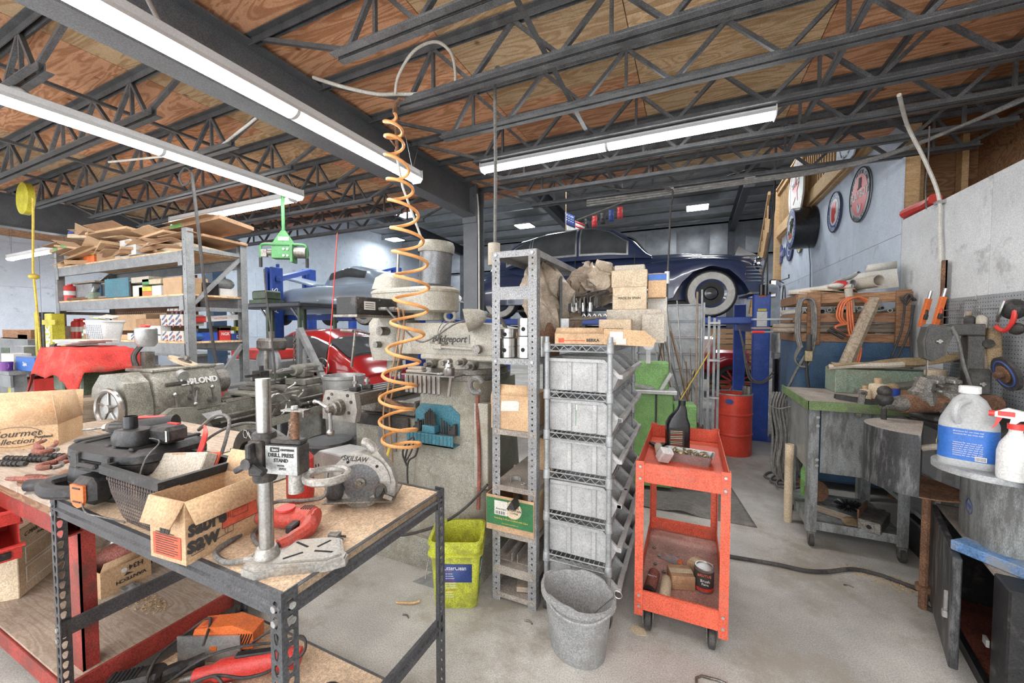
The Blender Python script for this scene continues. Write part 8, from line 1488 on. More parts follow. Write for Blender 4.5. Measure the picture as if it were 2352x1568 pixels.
t=thing('steel_ruler_plate','bright steel plate angled on the bandsaw table','plate',(1.50,3.62,1.17),(.1,-.22,-.35)); b=MB(); b.bx(-.17,.19,-.07,.07,0,.008); b.o('plate','steel',t); q=MB(); q.bx(-.02,.19,-.003,.003,.0081,.009); q.o('slot','hole',t)
# ---- bench with vise and bandsaw against the wall
bn=thing('wall_bench','dark steel bench against the pegboard wall carrying the vise and bandsaw','workbench',(1.55,3.4,0)); b=W(bn); b.bx(1.27,1.785,2.9,4.55,.97,.999); b.o('top','black_iron',bn)
for x,y in((1.41,3.2),(1.74,3.0),(1.41,4.45),(1.74,4.45)): q=W(bn); q.bx(x-.03,x+.03,y-.03,y+.03,0,.97); q.o('leg','zinc',bn)
b=W(bn); b.bx(1.38,1.78,3.2,4.5,.3,.33); b.o('lower_shelf','galv',bn)
t=thing('black_case','black case with oval badge on the bench lower shelf','case',(1.45,3.3,.0)); b=MB(); b.bx(-.04,.3,-.05,.4,0,.22,.01); b.o('case','black',t); q=MB(); q.torus((.06,-.052,.12),.05,.004,16,5,(PI/2,0,0)); q.o('badge','zinc',t)
vs_=thing('bench_vise','old black iron bench vise with ball-ended screw handle','vise',(1.33,3.14,1.0),.4); vs_.scale=(1.2,)*3
b=MB(); b.bx(-.07,.12,-.07,.07,0,.03,.01); b.bx(-.02,.07,-.05,.05,.03,.10,.015); b.o('base','black_iron',vs_)
b=MB(); b.cyl((-.16,0,.08),(.28,0,.08),.045,n=16); b.o('slide','rust',vs_)
for x,s in((-.06,1),(.06,-1)): q=MB(); q.tube(bez([(x,0,.08),(x-.01*s,0,.14),(x+.01*s,0,.19),(x+.045*s,0,.205)],4),[.05]*5+[.038]*4+[.02]*4,8); q.bx(x+.02*s-.02,x+.02*s+.02,-.06,.06,.185,.205,.004); q.o('jaw','iron',vs_)
b=MB(); b.cyl((-.26,0,.08),(-.16,0,.08),.026,.04,n=14); b.o('screw','iron',vs_); b=MB(); b.cyl((-.25,0,.13),(-.25,0,-.09),.011,n=8); ball(b,(-.25,0,.14),.03); ball(b,(-.25,0,.1),.036); b.o('handle','black_iron',vs_)
bs=thing('bench_bandsaw','charcoal benchtop bandsaw with angular wheel guards and hanging grey hose','bandsaw',(1.49,3.45,1.0),-.1); bs.scale=(.54,1,.92)
b=MB(); b.prism([(-.22,.50),(-.19,.60),(-.16,.62),(.02,.60),(.04,.56),(-.03,.40),(-.13,.36),(-.2,.38)],-.04,.06,(0,0,0),(PI/2,0,0)); b.o('upper_wheel_guard','char',bs); b=MB(); b.prism([(-.20,.505),(-.175,.59),(.0,.575),(-.05,.42),(-.13,.385),(-.185,.40)],.06,.066,(0,0,0),(PI/2,0,0)); b.o('guard_door','char',bs)
b=MB(); b.bx(.0,.30,-.05,.05,.54,.62,.008); b.o('top_arm','char',bs); b=MB(); b.bx(.16,.30,-.045,.05,.15,.54,.006); b.o('column','char',bs); b=MB(); b.bx(.16,.36,-.07,.06,.13,.32,.025); b.o('lower_guard','char',bs); b=MB(); b.prism([(-.18,0),(-.18,.15),(.36,.19),(.36,0)],-.06,.06,(0,0,0),(PI/2,0,0)); b.o('base_casting','char',bs)
b=MB(); b.bx(-.152,-.146,-.02,.0,.15,.38); b.o('blade','steel',bs)
for x,z in((-.09,.50),(-.02,.08),(.27,.22)): q=MB(); q.bx(x-.03,x+.03,-.085,-.068,z-.008,z+.008,.003); q.cyl((x,-.07,z),(x,-.09,z),.015,n=10); q.o('wing_screw','steel',bs)
cord('dust_hose',None,[(.02,-.06,.60),(.06,-.09,.50),(.10,-.1,.35),(.17,-.11,.18),(.22,-.12,.02)],.016,'cable_grey',parent=bs)
t=thing('lens_cup','round glass-topped steel cup behind the bandsaw table','cup',(1.62,3.85,1.0)); b=MB(); b.rev([(0,0),(.05,0),(.055,.2),(.0,.2)],18); b.o('cup_body','iron',t); b=MB(); b.rev([(.057,.2),(.06,.21),(.06,.24),(.0,.245)],18); b.o('lid','card_pale',t)
t=thing('wheel_guard','black drum-shaped sheet steel wheel hood, rusty inside, on a pipe stand','grinder guard',(1.14,2.86,0))
A=[R(62+190*k/24) for k in range(25)]; q=lambda r_,z:[(r_*cos(a),r_*sin(a),z) for a in A]
b=MB(); b.loft([q(.22,.68),q(.22,1.0),q(.214,1.0),q(.214,.68)],closed=True); b.o('hood_shell','drip_black',t)
b=MB(); b.loft([q(.219,.996),q(.219,1.002)]); b.o('top_plate','shelf_dust',t); b=MB(); b.prism([(.219*cos(R(62+278*k/30)),.219*sin(R(62+278*k/30))) for k in range(31)],.68,.686); b.o('bottom_plate','rust',t)
b=MB(); b.loft([q(.212,.69),q(.212,.99)],cap=False); b.o('rusty_lining','rust',t)
b=MB(); b.cyl((.05,0,0),(.05,0,.68),.02,n=10); b.cyl((.05,0,.10),(.05,0,.13),.035,n=10); b.o('stand_pipe','rust',t); b=MB(); b.cyl((.0,-.05,.90),(.14,-.12,.96),.016,n=8); b.o('wooden_pin','card_grey',t)
# ---- low cabinet with machine casing, jug and spray bottle
cb=thing('steel_cabinet','low black steel cabinet with red inside and its door ajar','cabinet',(1.29,3.0,0),R(-100.7))
def C(nm,mt,*q,bev=0): b=MB(); b.bx(*q,bev); return b.o(nm,mt,cb)
C('top','shelf_dust',0,.76,0,.42,.53,.545); C('back','red_steel',0,.76,.41,.42,.03,.53); C('bottom','shelf_dust',0,.76,0,.42,.02,.035); C('side','black',-.01,.002,0,.42,0,.545); C('side','black',.758,.90,.0,.42,0,.545,bev=.006); C('inner_side','red_steel',.75,.757,.02,.41,.03,.53); C('inner_floor','rust_red',.01,.75,.02,.41,.036,.04); C('front_sill','black',0,.76,-.004,.02,0,.05)
b=MB(); b.bx(0,.70,-.03,0,.04,.54,.004); dr=b.o('door','drip_black',cb); dr.rotation_euler=(0,0,-.1)
b=MB(); b.bx(.64,.652,-.045,-.03,.26,.36,.003); b.bx(.635,.665,-.05,-.03,.24,.27,.004); b.o('latch','zinc',dr)
C('strike','zinc',.72,.757,-.012,-.002,.22,.25)
t=thing('blue_plank','thick board with flaking blue paint lying on the cabinet edge','plank',(1.1,2.42,.546),-.91); b=MB(); b.bx(0,.5,-.02,.08,0,.045,.004); b.o('board','flaky_blue',t)
t=thing('grinder_pedestal','grey steel pedestal casing with a blue maker sticker on the cabinet','machine base',(1.41,2.53,.546),R(-12))
b=MB(); b.loft([rring(-.2,.22,-.25,.2,0,.08),rring(-.2,.22,-.25,.2,.3,.08),rring(-.19,.21,-.24,.19,.40,.08)]); b.o('casing','drip_grey',t); q=MB(); q.at((-.2015,-.02,.16),(PI/2,0,-PI/2)); q.rev([(.045,0),(.045,.001),(.040,.0012),(.040,.0004)],24,sy=.8,cap=False); q.o('sticker_ring','sign_blue',t); txt('JHW',.03,'sign_blue',t,(-.2025,-.02,.16),(PI/2,0,-PI/2))
b=MB(); b.cyl((-.1,.26,-.0),(-.1,.26,.40),.035,n=12); b.o('red_pipe','rust_red',t)
t=thing('round_stand','round grey steel plate stand holding the jug','stand',(1.10,2.2,.946)); b=MB(); b.cyl((0,0,.022),(0,0,.045),.165,n=36); b.cyl((.09,.09,0),(.09,.09,.022),.09,n=20); b.o('plate','galv',t)
t=thing('cleaner_jug','white translucent gallon jug with blue cleaner label','jug',(1.035,2.21,.991),R(-25))
b=MB(); b.loft([rring(-.078,.078,-.068,.068,0,.04),rring(-.082,.082,-.072,.072,.012,.045),rring(-.082,.082,-.072,.072,.17,.045),rring(-.078,.078,-.068,.068,.185,.045),rring(-.045,.045,-.042,.042,.265,.035),rring(-.026,.026,-.026,.026,.285,.024),rring(-.024,.024,-.024,.024,.30,.022)]); b.o('bottle_body','jug',t)
b=MB(); b.rev([(.031,.292),(.031,.318),(.028,.32),(0,.32)],20); b.o('cap','white',t); b=MB(); b.tube(bez([(-.005,-.045,.265),(-.03,-.085,.25),(-.035,-.09,.21),(-.03,-.072,.18)],5),.012,8); b.o('handle','jug',t)
b=MB(); b.loft([[(x*1.012,y*1.015,z) for x,y,z in rring(-.082,.082,-.072,.072,z0,.045)] for z0 in(.03,.155)],cap=False); b.o('label','blue_label',t)
txt('Cleaner',.034,'rope_yellow',t,(-.0845,-.01,.09),(PI/2,0,-PI/2),bold=.0008)
for k in range(9): txt('directions for use rinse well with water'[k%6:k%6+28],.0072,'ink_white',t,(.0,-.0742,.145-.011*k) if k<2 else (.0,-.0742,.10-.0085*(k-2)),(PI/2,0,0))
q=MB(); q.bx(.02,.05,-.0755,-.0735,.034,.052); bc=q.o('barcode_patch','ink_white',t)
for k in range(8): q=MB(); q.bx(.022+k*.0034,.0236+k*.0034,-.0762,-.0752,.036,.05); q.o('barcode_bar','ink',bc)
for nm_,z in(('label',0),): pass
t=thing('spray_bottle','dirty white trigger spray bottle with red trigger head','spray bottle',(1.09,2.06,.991),R(-30))
b=MB(); b.rev([(0,0),(.042,0),(.044,.01),(.044,.10),(.038,.13),(.02,.165),(.017,.175),(.017,.195),(0,.195)],22); b.o('bottle_body','white',t); b=MB(); b.rev([(.021,.185),(.021,.205),(0,.205)],18); b.o('collar','red_plastic',t)
b=MB(); b.prism([(-.05,.0),(-.05,.018),(-.02,.035),(.05,.02),(.06,.005),(.01,-.008),(.0,-.02),(-.015,-.02),(-.012,-.003)],-.013,.013,(0,0,.225),(PI/2,0,0)); b.o('spray_head','white',t); b=MB(); b.prism([(-.03,.0),(-.045,-.035),(-.058,-.05),(-.05,-.03),(-.045,.0)],-.007,.007,(0,0,.225),(PI/2,0,0)); b.cyl((-.05,0,.235),(-.065,0,.235),.011,n=10); b.bx(-.045,0,-.0145,.0145,.228,.25,.004); b.o('trigger','red_plastic',t)
t=thing('black_steel_post','chipped black painted square tube at the right image edge','steel tube',(1.155,1.985,.991)); b=MB(); b.bx(-.06,.03,-.06,.03,-.16,.10,.004); b.o('tube','drip_black',t)
b=MB(); b.cyl((-.02,-.02,-.44),(-.02,-.02,-.16),.03,n=10); b.o('stem','drip_black',t)
# ================================================================= pegboard and wall tools
pb=thing('pegboard','grey pegboard panel screwed to the white right wall','pegboard',(WX-.012,3.2,0)); b=W(pb); b.bx(WX-.012,WX-.004,1.9,4.15,.75,1.765); b.o('board','peg',pb)
b=W(pb); y=2.4
while y<4.14:
    z=.98
    while z<1.75: b.add([(WX-.0125,y+.0038*cos(a),z+.0038*sin(a)) for a in [PI/3*k for k in range(6)]],[tuple(range(6))]); z+=.0254
    y+=.0254
ho=b.o('peg_holes','hole',pb,sm=0); ho['kind']='stuff'
def wallp(x,y,X=1.74): return Xp(x,y,X)
def hk(label,x,y,L=.12): p=wallp(x,y,WX-.015); t=thing('peg_hook',label,'hook',p); b=MB(); b.tube([(0,0,0),(-L,0,0),(-L-.012,0,.02)],.003,6); b.tube([(0,0,0),(.0,0,.04)],.003,5); b.o('wire','steel',t)
for k,(x,y) in enumerate(((2242,690),(2205,712),(2300,708),(2250,716),(2215,728),(2235,815),(2245,835),(2280,850),(2262,778))): hk('empty steel peg hook on the pegboard, %s'%('upper middle','left','upper right','centre','lower left of centre','below the gloves','lowest','beside the grinding disc','behind the leather pouch')[k],x,y)
def hang(name,label,cat,x,y,X=1.72,rot=(0,0,0)): return thing(name,label,cat,wallp(x,y,X),rot)
for k,(x,y) in enumerate(((2125,715),(2158,712))):
    t=hang('bar_clamp','orange and black bar clamp hanging left of the pegboard, '+('left','right')[k]+' one','clamp',x,y,1.66,(.15-.3*0,.12,0)); b=MB(); b.bx(-.015,.015,-.02,.02,-.12,.10,.003); b.o('bar','orange',t); b=MB(); b.bx(-.01,.01,-.045,.02,-.06,-.02,.004); b.o('jaw','black_iron',t); b=MB(); b.cyl((0,0,.10),(0,0,.16),.012,n=8); b.o('screw','steel',t); b=MB(); b.torus((0,-.0,-.02),.035,.008,14,6,(0,PI/2,0)); b.o('trigger_loop','tool_red' if k else 'black',t)
t=hang('work_gloves','pair of dark oily gloves hanging on the pegboard','gloves',2245,770,1.68); 
for k,d in enumerate((-.05,.03)): b=MB(); b.grid(lambda u,v,d=d:(-.02*sin(PI*u)-.02*k,d+.07*(u-.5)*(1.2-.5*v),.11-.26*v+.02*sin(5*u)),8,8); b.o('glove','rubber' if k else 'card_grey',t,solid=.02)
t=hang('leather_pouch','brown leather tool pouch with a wooden mallet handle on the pegboard','pouch',2275,790,1.70); b=MB(); b.loft([rring(-.03,.03,-.06,.06,-.13,.02),rring(-.04,.03,-.065,.06,-.05,.02),rring(-.03,.03,-.05,.05,.10,.02)]); b.o('pouch','leather',t)
t=hang('mallet','long wooden hammer handle hanging on the pegboard','hammer',2262,850,1.66,(R(-8),0,0)); b=MB(); b.box((0,0,0),(.025,.028,.30),None,.006); b.o('handle','grey_wood',t); b=MB(); b.cyl((0,-.05,.16),(0,.05,.16),.028,n=14); b.o('head','black_iron',t)
t=hang('rasp','wide grey-brown wooden handled rasp hanging on the pegboard','file',2224,735,1.70); b=MB(); b.bx(-.012,.012,-.018,.018,-.1,.06,.006); b.o('body','grey_wood',t)
t=hang('c_clamp','red C clamp hanging at the right of the pegboard','clamp',2310,730,1.68,(.5,0,0)); b=MB(); b.tube(bez([(0,.05,.08),(0,-.03,.08),(0,-.06,.0),(0,-.03,-.07),(0,.04,-.08)],4),.012,8); b.o('frame','red_plastic',t); b=MB(); b.cyl((0,.05,.08),(0,.05,-.02),.007,n=8); b.o('screw','steel',t)
t=hang('welding_helmet','black and silver sanding head hanging right of the red clamp','tool',2328,710,1.70); b=MB(); b.sph((0,0,0),(.05,.07,.06),14,8); b.o('shell','black_iron',t); b=MB(); b.tube(bez([(-.05,-.02,.05),(-.06,0,-.03),(-.04,.04,-.07)],4),.008,6); b.o('wire','steel',t)
t=hang('grinding_disc','blue-ringed grinding disc on a hook at the pegboard right','disc',2312,858,1.66,(0,-.3,0)); b=MB(); b.cyl((.01,0,0),(-.01,0,0),.10,n=28); b.o('disc','rubber',t); b=MB(); b.cyl((-.012,0,0),(-.02,0,0),.05,n=20); b.cyl((-.02,0,0),(-.05,0,0),.02,n=14); b.o('hub','rust',t); b=MB(); b.torus((-.01,0,0),.075,.006,28,5,(0,PI/2,0)); b.o('blue_ring','sign_blue',t)
t=hang('steel_ladle','dark oval steel spoon on the pegboard right','tool',2335,755,1.70); b=MB(); b.sph((0,0,0),(.02,.06,.035),14,8); b.o('bowl','black_iron',t)
t=hang('wall_angle_iron','rusty brown angle iron standing up behind the pegboard','angle iron',2170,640,1.77); t.location.z=1.4; b=MB(); b.bx(-.01,.0,-.03,.03,0,.66); b.bx(-.03,.0,-.03,-.022,0,.66); b.o('angle','rust',t)
t=thing('wall_conduit','white conduit running from the joists down the right wall','conduit',wallp(2160,470,1.76)); b=W(t); b.tube(bez([Zp(2065,218,3.14),Xp(2085,290,1.5),Xp(2125,370,1.66),Xp(2156,450,1.76),Xp(2158,520,1.77),Xp(2160,560,1.77)],6)+[Xp(2160,680,1.77)],.013,8); b.o('pipe','pvc',t); b=W(t); b.bx(*(lambda p:(p.x-.02,p.x+.03,p.y-.03,p.y+.03,p.z-.012,p.z+.012))(Xp(2157,465,1.77))); b.o('strap','zinc',t)
t=thing('red_tarp_roll','rolled red tarpaulin lying on top of the low white wall','tarpaulin',(1.83,4.4,2.57)); b=MB(); b.tube(bez([(-.02,.5,.04),(0,.35,.045),(.01,.2,.04),(.0,.05,.045)],4),.045,10); b.o('roll','red_paint',t)
t=thing('steel_disc','round grey metal lid standing on the low white wall','lid',(1.88,3.3,2.555),(0,-.2,0)); b=MB(); b.cyl((-.01,0,.17),(.01,0,.17),.17,n=28); b.o('lid','zinc',t)
cord('hanging_wire','thin wire hanging from the joist to the red tarpaulin',[Zp(2135,290,3.15),Xp(2132,370,1.7),Xp(2126,430,1.75),Xp(2128,480,1.8)],.005,'cable_grey','wire')
# coiled cables on hooks on the blue wall, red shelves beneath
t=thing('wall_cable_hook','wire rack with coiled grey cables on the blue wall','cable rack',Xp(1800,650,1.74)); 
for k in range(6): b=W(t); c=Xp(1800,690,1.70-.012*k); b.M=b.M@TR(c,(PI/2,0,-PI/2)); b.tube([(.13*cos(a)*(1+.1*sin(k)),.30*sin(a),0) for a in [2*PI*i/24 for i in range(24)]],.012,6,closed=True); b.o('cable_loop','cable_grey',t)
b=W(t); b.tube([Xp(1790,645,1.78),Xp(1812,638,1.6),Xp(1812,630,1.6)],.01,6); b.tube([Xp(1800,650,1.78),Xp(1790,645,1.6)],.01,6); b.o('hook','black_iron',t)
t=thing('wall_wire_shelf','small grey wire shelf on the blue wall below the cables','shelf',Xp(1800,740,1.72)); b=W(t); 
for yy in(735,752,775,790): b.tube([Xp(1785,yy,1.66),Xp(1815,yy-2,1.66)],.014,5)
b.tube([Xp(1788,730,1.66),Xp(1788,795,1.66)],.012,5); b.o('wires','galv',t)
# ================================================================= signs
def sign(label,x,y,X,r_,ring,face,band,t_=.012,rot=0,bev=.0):
    p=Xp(x,y,X); t=thing('wall_sign',label,'sign',p,(PI/2,0,-PI/2),'round signs on the blue wall')
    b=MB(); b.cyl((0,0,0),(0,0,t_),r_,n=48); b.o('plate',ring,t); b=MB(); b.cyl((0,0,t_),(0,0,t_+.002),r_*band,n=40); b.o('face',face,t)
    b=MB(); b.torus((0,0,t_),r_*.985,.008,48,6); b.o('edge','ink',t); return t
ID=Matrix()
t=sign('round red and grey sign with top hat and gloves',1977,447,1.787,.31,'sign_grey','sign_red',.76)
txt('PLAYBOY',.125,'ink_white',t,(0,0,.0155),(0,0,0),bold=.003); arc_txt('PLAYBOY MOTOR CAR CO.',.25,.075,'ink',t,(0,0,.0135),ID,R(90),R(215)); arc_txt('Buffalo, N.Y.',.275,.07,'ink',t,(0,0,.0135),ID,R(270),R(75),True)
b=MB(); b.prism([(-.06,.07),(.07,.075),(.06,.085),(.045,.09),(.05,.19),(-.02,.2),(-.03,.09),(-.055,.085)],.0145,.017); b.o('top_hat','ink',t); b=MB(); b.prism([(-.05,-.2),(.03,-.21),(.07,-.12),(.05,-.11),(.0,-.16),(-.04,-.09),(-.065,-.1),(-.06,-.14)],.0145,.017); b.o('gloves','sign_grey',t)
t=sign('round blue sign with red head profile reading AUTHORIZED SERVICE',1918,487,1.787,.27,'sign_blue','cream_sign',.66)
arc_txt('PONTIAC',.215,.085,'ink_white',t,(0,0,.0135),ID,R(90),R(110)); arc_txt('AUTHORIZED SERVICE',.232,.06,'ink_white',t,(0,0,.0135),ID,R(270),R(190),True)
b=MB(); b.prism([(-.02,.14),(.09,.12),(.07,.05),(.08,-.02),(.03,-.05),(.05,-.12),(-.03,-.15),(-.09,-.1),(-.1,.02),(-.09,.1)],.014,.017); b.o('red_profile','sign_red',t)
t=sign('small blue sign with white script low on the blue wall',1815,568,1.787,.27,'sign_blue','sign_blue',.9); txt('Ford',.2,'ink_white',t,(0,0,.0155),(0,0,0),shear=.4); b=MB(); b.torus((0,0,.014),.17,.006,40,5); b.o('oval_line','ink_white',t); arc_txt('GENUINE PARTS',.215,.06,'ink_white',t,(0,0,.0145),ID,R(90),R(120))
t=thing('bow_tie_sign','narrow blue bow tie shaped sign at the far end of the blue wall','sign',Xp(1793,585,1.787),(PI/2,0,-PI/2)); b=MB(); b.prism([(-.45,-.08),(-.17,-.08),(-.13,-.2),(.17,-.2),(.17,-.08),(.45,-.08),(.45,.08),(.17,.08),(.13,.2),(-.17,.2),(-.17,.08),(-.45,.08)],0,.015); b.o('plate','sign_blue',t); txt('CHEVROLET',.11,'ink_white',t,(0,0,.0158),(0,0,0))
t=thing('drum_sign','deep round drum-shaped lit clock sign projecting from the blue wall','sign',Xp(1868,522,1.787),(PI/2,0,-PI/2)); b=MB(); b.cyl((0,0,0),(0,0,.30),.33,n=44); b.o('drum','black_gloss',t); b=MB(); b.cyl((0,0,.30),(0,0,.305),.31,n=44); b.o('rim_face','sign_blue',t); b=MB(); b.cyl((0,0,.305),(0,0,.308),.22,n=36); b.o('dial','cream_sign',t); arc_txt('MICHIGAN ENGINE REBUILDERS',.265,.06,'ink_white',t,(0,0,.3062),ID,R(90),R(330))
random.seed(2)
for k in range(14): b=MB(); x,y=ru(-.14,.14),ru(-.08,.1); b.tube(bez([(x,y,.31),(x+.03,y+.05,.311),(x+.07,y+.01,.311),(x+.04,y-.04,.31)],4),.006,5); b.o('engine_drawing_line','ink',t)
b=MB(); b.box((0,-.12,.312),(.2,.07,.003)); b.o('red_banner','ink_red',t); b=MB(); b.cyl((.1,.0,0),(.1,0,.0),.01) if False else b.tube([(0,-.33,.05),(.01,-.6,.03),(0,-1.2,.015)],.006,5); b.o('power_lead','rubber',t)
t=sign('small yellowed round sign half hidden behind the drum sign',1838,555,1.787,.2,'cream_sign','rope_yellow',.8); txt('MOTOR OIL',.06,'ink',t,(0,0,.0155),(0,0,0))
p=Xp(1831,437,1.62); t=thing('railing_sign','white round sign with red lettered rim hung on the balcony railing','sign',p,(PI/2,0,-PI/2)); b=MB(); b.cyl((0,0,0),(0,0,.02),.52,n=44); b.o('plate','cream_sign',t); b=MB(); b.rev([(.52,.021),(.52,.024),(.40,.024),(.40,.021)],44,cap=False); b.o('rim_ring','cream_sign',t); b=MB(); b.prism([(.26*(1 if k%2==0 else .4)*cos(R(90+36*k)),.26*(1 if k%2==0 else .4)*sin(R(90+36*k))) for k in range(10)],.021,.026); b.o('star','sign_red',t)
arc_txt('GASOLINE',.455,.13,'sign_red',t,(0,0,.0245),ID,R(90),R(150)); arc_txt('MOTOR OIL',.455,.13,'sign_red',t,(0,0,.0245),ID,R(270),R(140),True); txt('TEXACO',.13,'ink',t,(0,.1,.0265),(0,0,0))
p=Xp(1948,318,1.66); t=thing('balcony_banner','pale blue and green engine shop banner hung on the balcony railing','sign',p,(PI/2,0,-PI/2)); t.scale=(.55,.55,1); b=MB(); b.prism([(-.62,.45),(.62,.45),(.62,-.3),(.4,-.5),(-.4,-.5),(-.62,-.3)],0,.015); b.o('board','wall_blue',t); b=MB(); b.prism([(-.2,.4),(.45,.4),(.25,-.2),(-.1,-.05)],.015,.018); b.o('blue_field','blue_paint',t); b=MB(); b.prism([(-.6,.3),(-.3,.35),(-.35,.05),(-.55,.0)],.015,.018); b.o('car_print','green_dark',t); arc_txt('Antique Engine Rebuilding',.42,.11,'ink',t,(0,.05,.0165),ID,R(270),R(150),True)
# ================================================================= drum, rods, green saw, shutter
t=thing('steel_drum','bright red steel drum with ribs holding offcuts','drum',(.494,5.51,0)); b=MB(); b.rev([(0,0),(.2,0),(.205,.01),(.205,.235),(.213,.245),(.213,.26),(.205,.27),(.205,.48),(.213,.49),(.213,.505),(.205,.515),(.205,.74),(.195,.74),(.195,.05),(0,.05)],32); b.o('drum_body','drum_red',t); b=MB(); b.torus((0,0,.74),.2,.010,36,6); b.o('rim','zinc',t); b=MB(); b.prism([(.045*cos(2*PI*k/16),.03*sin(2*PI*k/16)) for k in range(16)],.0,.004,(-.06,-.2,.66),(PI/2,0,-.3)); b.o('blue_sticker','sign_blue',t)
for k,(x,y) in enumerate(((.1,.05),(.13,-.02))): t=thing('drum_offcut','short pipe end sticking out of the red drum, '+('left','right')[k],'pipe',(.494+x,5.51+y,.05),(0,.04,0)); b=MB(); b.cyl((0,0,0),(0,0,.78),.03,n=12); b.o('pipe','iron',t)
gs=thing('green_saw','bright green metal-cutting bandsaw cabinet with a dial gauge','bandsaw',Dp(1495,900,3.8)); gs.location.z=0; gs.rotation_euler=(0,0,.15)
b=MB(); b.bx(-.2,.16,-.02,.2,.95,1.21,.008); b.o('upper_cover','green_machine',gs); b=MB(); b.bx(-.24,.19,-.12,.2,.04,.93,.008); b.o('lower_cabinet','green_machine',gs); b=MB(); b.bx(.20,.40,-.08,.15,.35,.82,.006); b.o('side_box','green_machine',gs)
for x in(.04,-.22): q=MB(); q.bx(x-.008,x+.008,-.132,-.12,.05,.92); q.o('door_seam','black_iron',gs)
b=MB(); b.bx(-.24,.22,-.16,.12,.925,.96,.004); b.o('table','zinc',gs); b=MB(); b.at((.12,-.06,1.02),(0,.5,0)).box((0,0,0),(.03,.03,.22)); b.at((-.1,-.08,.99),(0,.2,.2)).box((0,0,0),(.24,.03,.03)); b.o('guide_arms','zinc',gs)
for z in(.45,.56,.7): q=MB(); q.cyl((.3,-.08,z),(.3,-.1,z),.02,n=10); q.o('knob','black',gs)
b=MB(); b.cyl((-.03,-.05,1.38),(-.03,-.01,1.38),.055,n=24); b.bx(-.05,-.01,-.035,-.0,1.2,1.33); b.o('gauge_body','zinc',gs); b=MB(); b.cyl((-.03,-.053,1.38),(-.03,-.05,1.38),.047,n=24); b.o('gauge_face','white',gs); b=MB(); b.tube([(-.03,-.055,1.38),(-.01,-.055,1.41)],.002,4); b.o('needle','ink',gs)
sp=thing('galvanised_partition','galvanised steel partition of stacked channel panels behind the rods','partition',Dp(1540,900,5.0)); sp.location.z=0
for k in range(8): q=MB(); z=.2+k*.205; q.bx(-.42,.36,0,.02,z,z+.195); q.bx(-.42,.36,-.03,.0,z+.188,z+.2); q.o('panel','galv',sp)
for x in(-.42,.36): q=MB(); q.bx(x-.02,x+.02,-.03,.05,0,1.85); q.o('edge_post','galv',sp)
hr=thing('strut_frame','tall frame of galvanised strut rails right of the rods','frame',Dp(1630,900,4.75)); hr.location.z=0
for k,x in enumerate((-.02,.04,.09)): q=MB(); q.bx(x-.014,x+.014,-.02+.04*k,.0+.04*k,0,1.68-.02*k); q.o('strut','galv',hr)
for z in(.3,.7,1.15,1.6): q=MB(); q.bx(-.03,.1,-.03,.1,z-.012,z+.012); q.o('clip','zinc',hr)
q=MB(); q.bx(-.3,.15,-.25,.15,0,.05); q.o('base_plate','zinc',hr)
random.seed(40)
rods=[(1478,690,1540,950),(1492,655,1535,960),(1476,668,1545,905),(1505,660,1532,890),(1515,652,1552,955),(1522,640,1560,940),(1530,690,1548,945),(1540,760,1590,970),(1502,700,1560,900),(1535,730,1600,985),(1552,775,1620,960),(1560,820,1575,960),(1576,830,1582,975),(1585,800,1590,980),(1602,670,1598,985),(1613,665,1610,990),(1607,745,1606,985),(1640,765,1560,915),(1630,808,1562,920),(1500,655,1538,930),(1510,735,1530,920),(1555,690,1575,940),(1600,838,1570,950),(1518,655,1528,900),(1590,860,1545,965)]
for k,(x0,y0,x1,y1) in enumerate(rods):
    d=4.35+.02*(k%6); a,c=Dp(x1,y1,d),Dp(x0,y0,d+.12); m=('galv','zinc','rust','iron','grey_wood')[k%5] if k not in(17,18) else ('card_pale','rope_yellow')[k-17]
    t=thing('steel_rod',('galvanised','bright','rusty','dark','wooden')[k%5]+' rod leaning in the bundle by the green saw','rod',a,0,'rods and pipes by the green saw'); b=W(t); f=(a.z-.06)/(c.z-a.z); a2=a-(c-a)*max(0,f) if k not in(17,18,22,24) else a; b.cyl(a2,c,(.012 if k in(14,15,5) else .007),n=6); b.o('rod',m,t)
t=thing('rod_pot','rusty steel pot holding the rods','pot',Dp(1585,955,4.45)); t.location.z=0; b=MB(); b.rev([(0,0),(.13,0),(.14,.45),(.13,.45),(.12,.02),(0,.02)],20); b.o('pot','rust',t)
# ================================================================= overhead conduits and drops
def over(name,label,pts,r_,mt='pvc',cat='conduit'): return cord(name,label,pts,r_,mt,cat,6,8)
over('white_conduit','white conduit tied along the joist above the mill',[Zp(720,178,3.36),Zp(790,200,3.24),Zp(860,215,3.2),Zp(905,216,3.2),Vector((-1.6,2.34,3.195)),Vector((-.8,2.34,3.195)),Vector((.3,2.34,3.195)),Vector((1.8,2.34,3.195))],.013)
over('conduit_arch','white hose arching up and over beside the joist',[Zp(908,215,3.18),Zp(915,175,3.25),Zp(950,118,3.3),Zp(1000,96,3.35),Zp(1035,120,3.3),Zp(1045,160,3.24),Zp(1046,186,3.2)],.010)
over('drop_cable','dark cable dropping from the joist to the inline plug',[Zp(1150,158,3.2),Dp(1138,165,2.75),Dp(1137,260,2.8),Dp(1138,400,2.85),Dp(1137,560,2.9)],.012,'cable_grey','cable')
t=thing('inline_plug','grey cylindrical inline plug on the drop cable behind the angle shelf','plug',Dp(1135,600,2.9)); b=MB(); b.cyl((0,0,-.03),(0,0,.13),.045,n=16); b.o('shell','card_grey',t); b=W(t); b.tube([Dp(1135,605,2.9),Dp(1142,680,2.9),Dp(1144,770,2.9)],.018,8); b.o('tail','zinc',t)
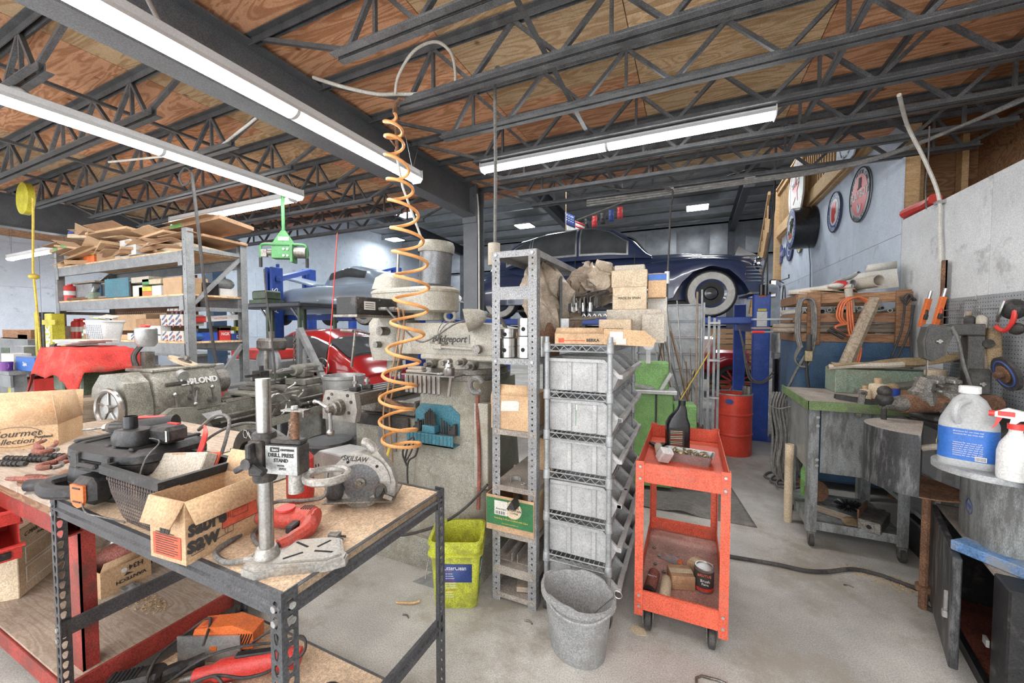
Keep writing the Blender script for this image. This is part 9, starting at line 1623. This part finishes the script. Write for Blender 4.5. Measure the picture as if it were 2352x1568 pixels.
over('hanging_drop','black drop cable with an inline connector above the green saw',[Dp(1300,400,4.6),Dp(1420,435,4.5),Dp(1530,432,4.4),Dp(1545,450,4.35),Dp(1540,480,4.3),Dp(1537,560,4.25),Dp(1533,640,4.2),Dp(1530,720,4.15),Dp(1512,830,4.1)],.010,'rubber','cable')
t=thing('drop_connector','white inline connector on the black drop cable','connector',Dp(1532,645,4.2)); b=MB(); b.cyl((0,0,-.03),(0,0,.1),.026,n=12); b.o('shell','white',t)
for k in range(3): over('cable_run','dark flexible conduit along the last joist toward the right wall, '+('upper','middle','lower')[k],[Vector((-1.2,4.88,3.12-.03*k)),Vector((.4,4.86,3.11-.02*k)),Vector((1.4,4.75,3.10-.012*k)),Vector((1.9,4.3,3.12)),Vector((2.3,3.8,3.18+.02*k)),Vector((2.5,3.2,3.2+.02*k))],.014,'cable_grey','cable')
over('column_conduit','white conduit running down the steel column',[Vector((-2.66,4.70,3.35)),Vector((-2.63,4.68,3.1)),Vector((-2.63,4.69,2.5)),Vector((-2.63,4.69,1.2))],.012)
over('roof_conduit','white conduit strapped along a left joist',[Zp(700,232,3.2) if False else Zp(590,270,3.25),Zp(545,305,3.2),Zp(500,338,3.18),Zp(440,352,3.18),Zp(250,372,3.2)],.011)
over('flex_tail','silver flexible conduit feeding the long strip light',[Vector((-2.75,.95,3.45)),Vector((-2.5,1.0,3.3)),Vector((-2.30,1.05,2.97))],.011,'zinc')
over('flex_tail_left','silver flexible conduit feeding the left strip light',[Vector((-4.7,1.06,3.2)),Vector((-4.3,1.05,3.18)),Vector((-4.0,1.05,3.1)),Vector((-3.88,1.06,3.03))],.011,'zinc')
for k,X in enumerate((-.25,.55)):
    t=thing('junction_box','small grey junction box under the joists, '+('left','right'  )[k],'junction box',(X,4.93,3.06)); b=MB(); b.bx(-.05,.05,-.03,.03,0,.09); b.o('box','zinc',t)

random.seed(19); b=MB()
for k in range(420): a=ru(0,2*PI); f=rnd_()**.7; p=Zp(2075,1345,.002); b.box((p.x+.28*f*cos(a),p.y+.10*f*sin(a)-.1*f*cos(a),.002+.004*(1-f)*rnd_()),(ru(.004,.014),.004,.002),(0,0,ru(0,6)))
tag(b.o('sawdust_patch','sawdust',sm=0),'pale patch of sawdust on the floor under the air hose','sawdust',kind='stuff')
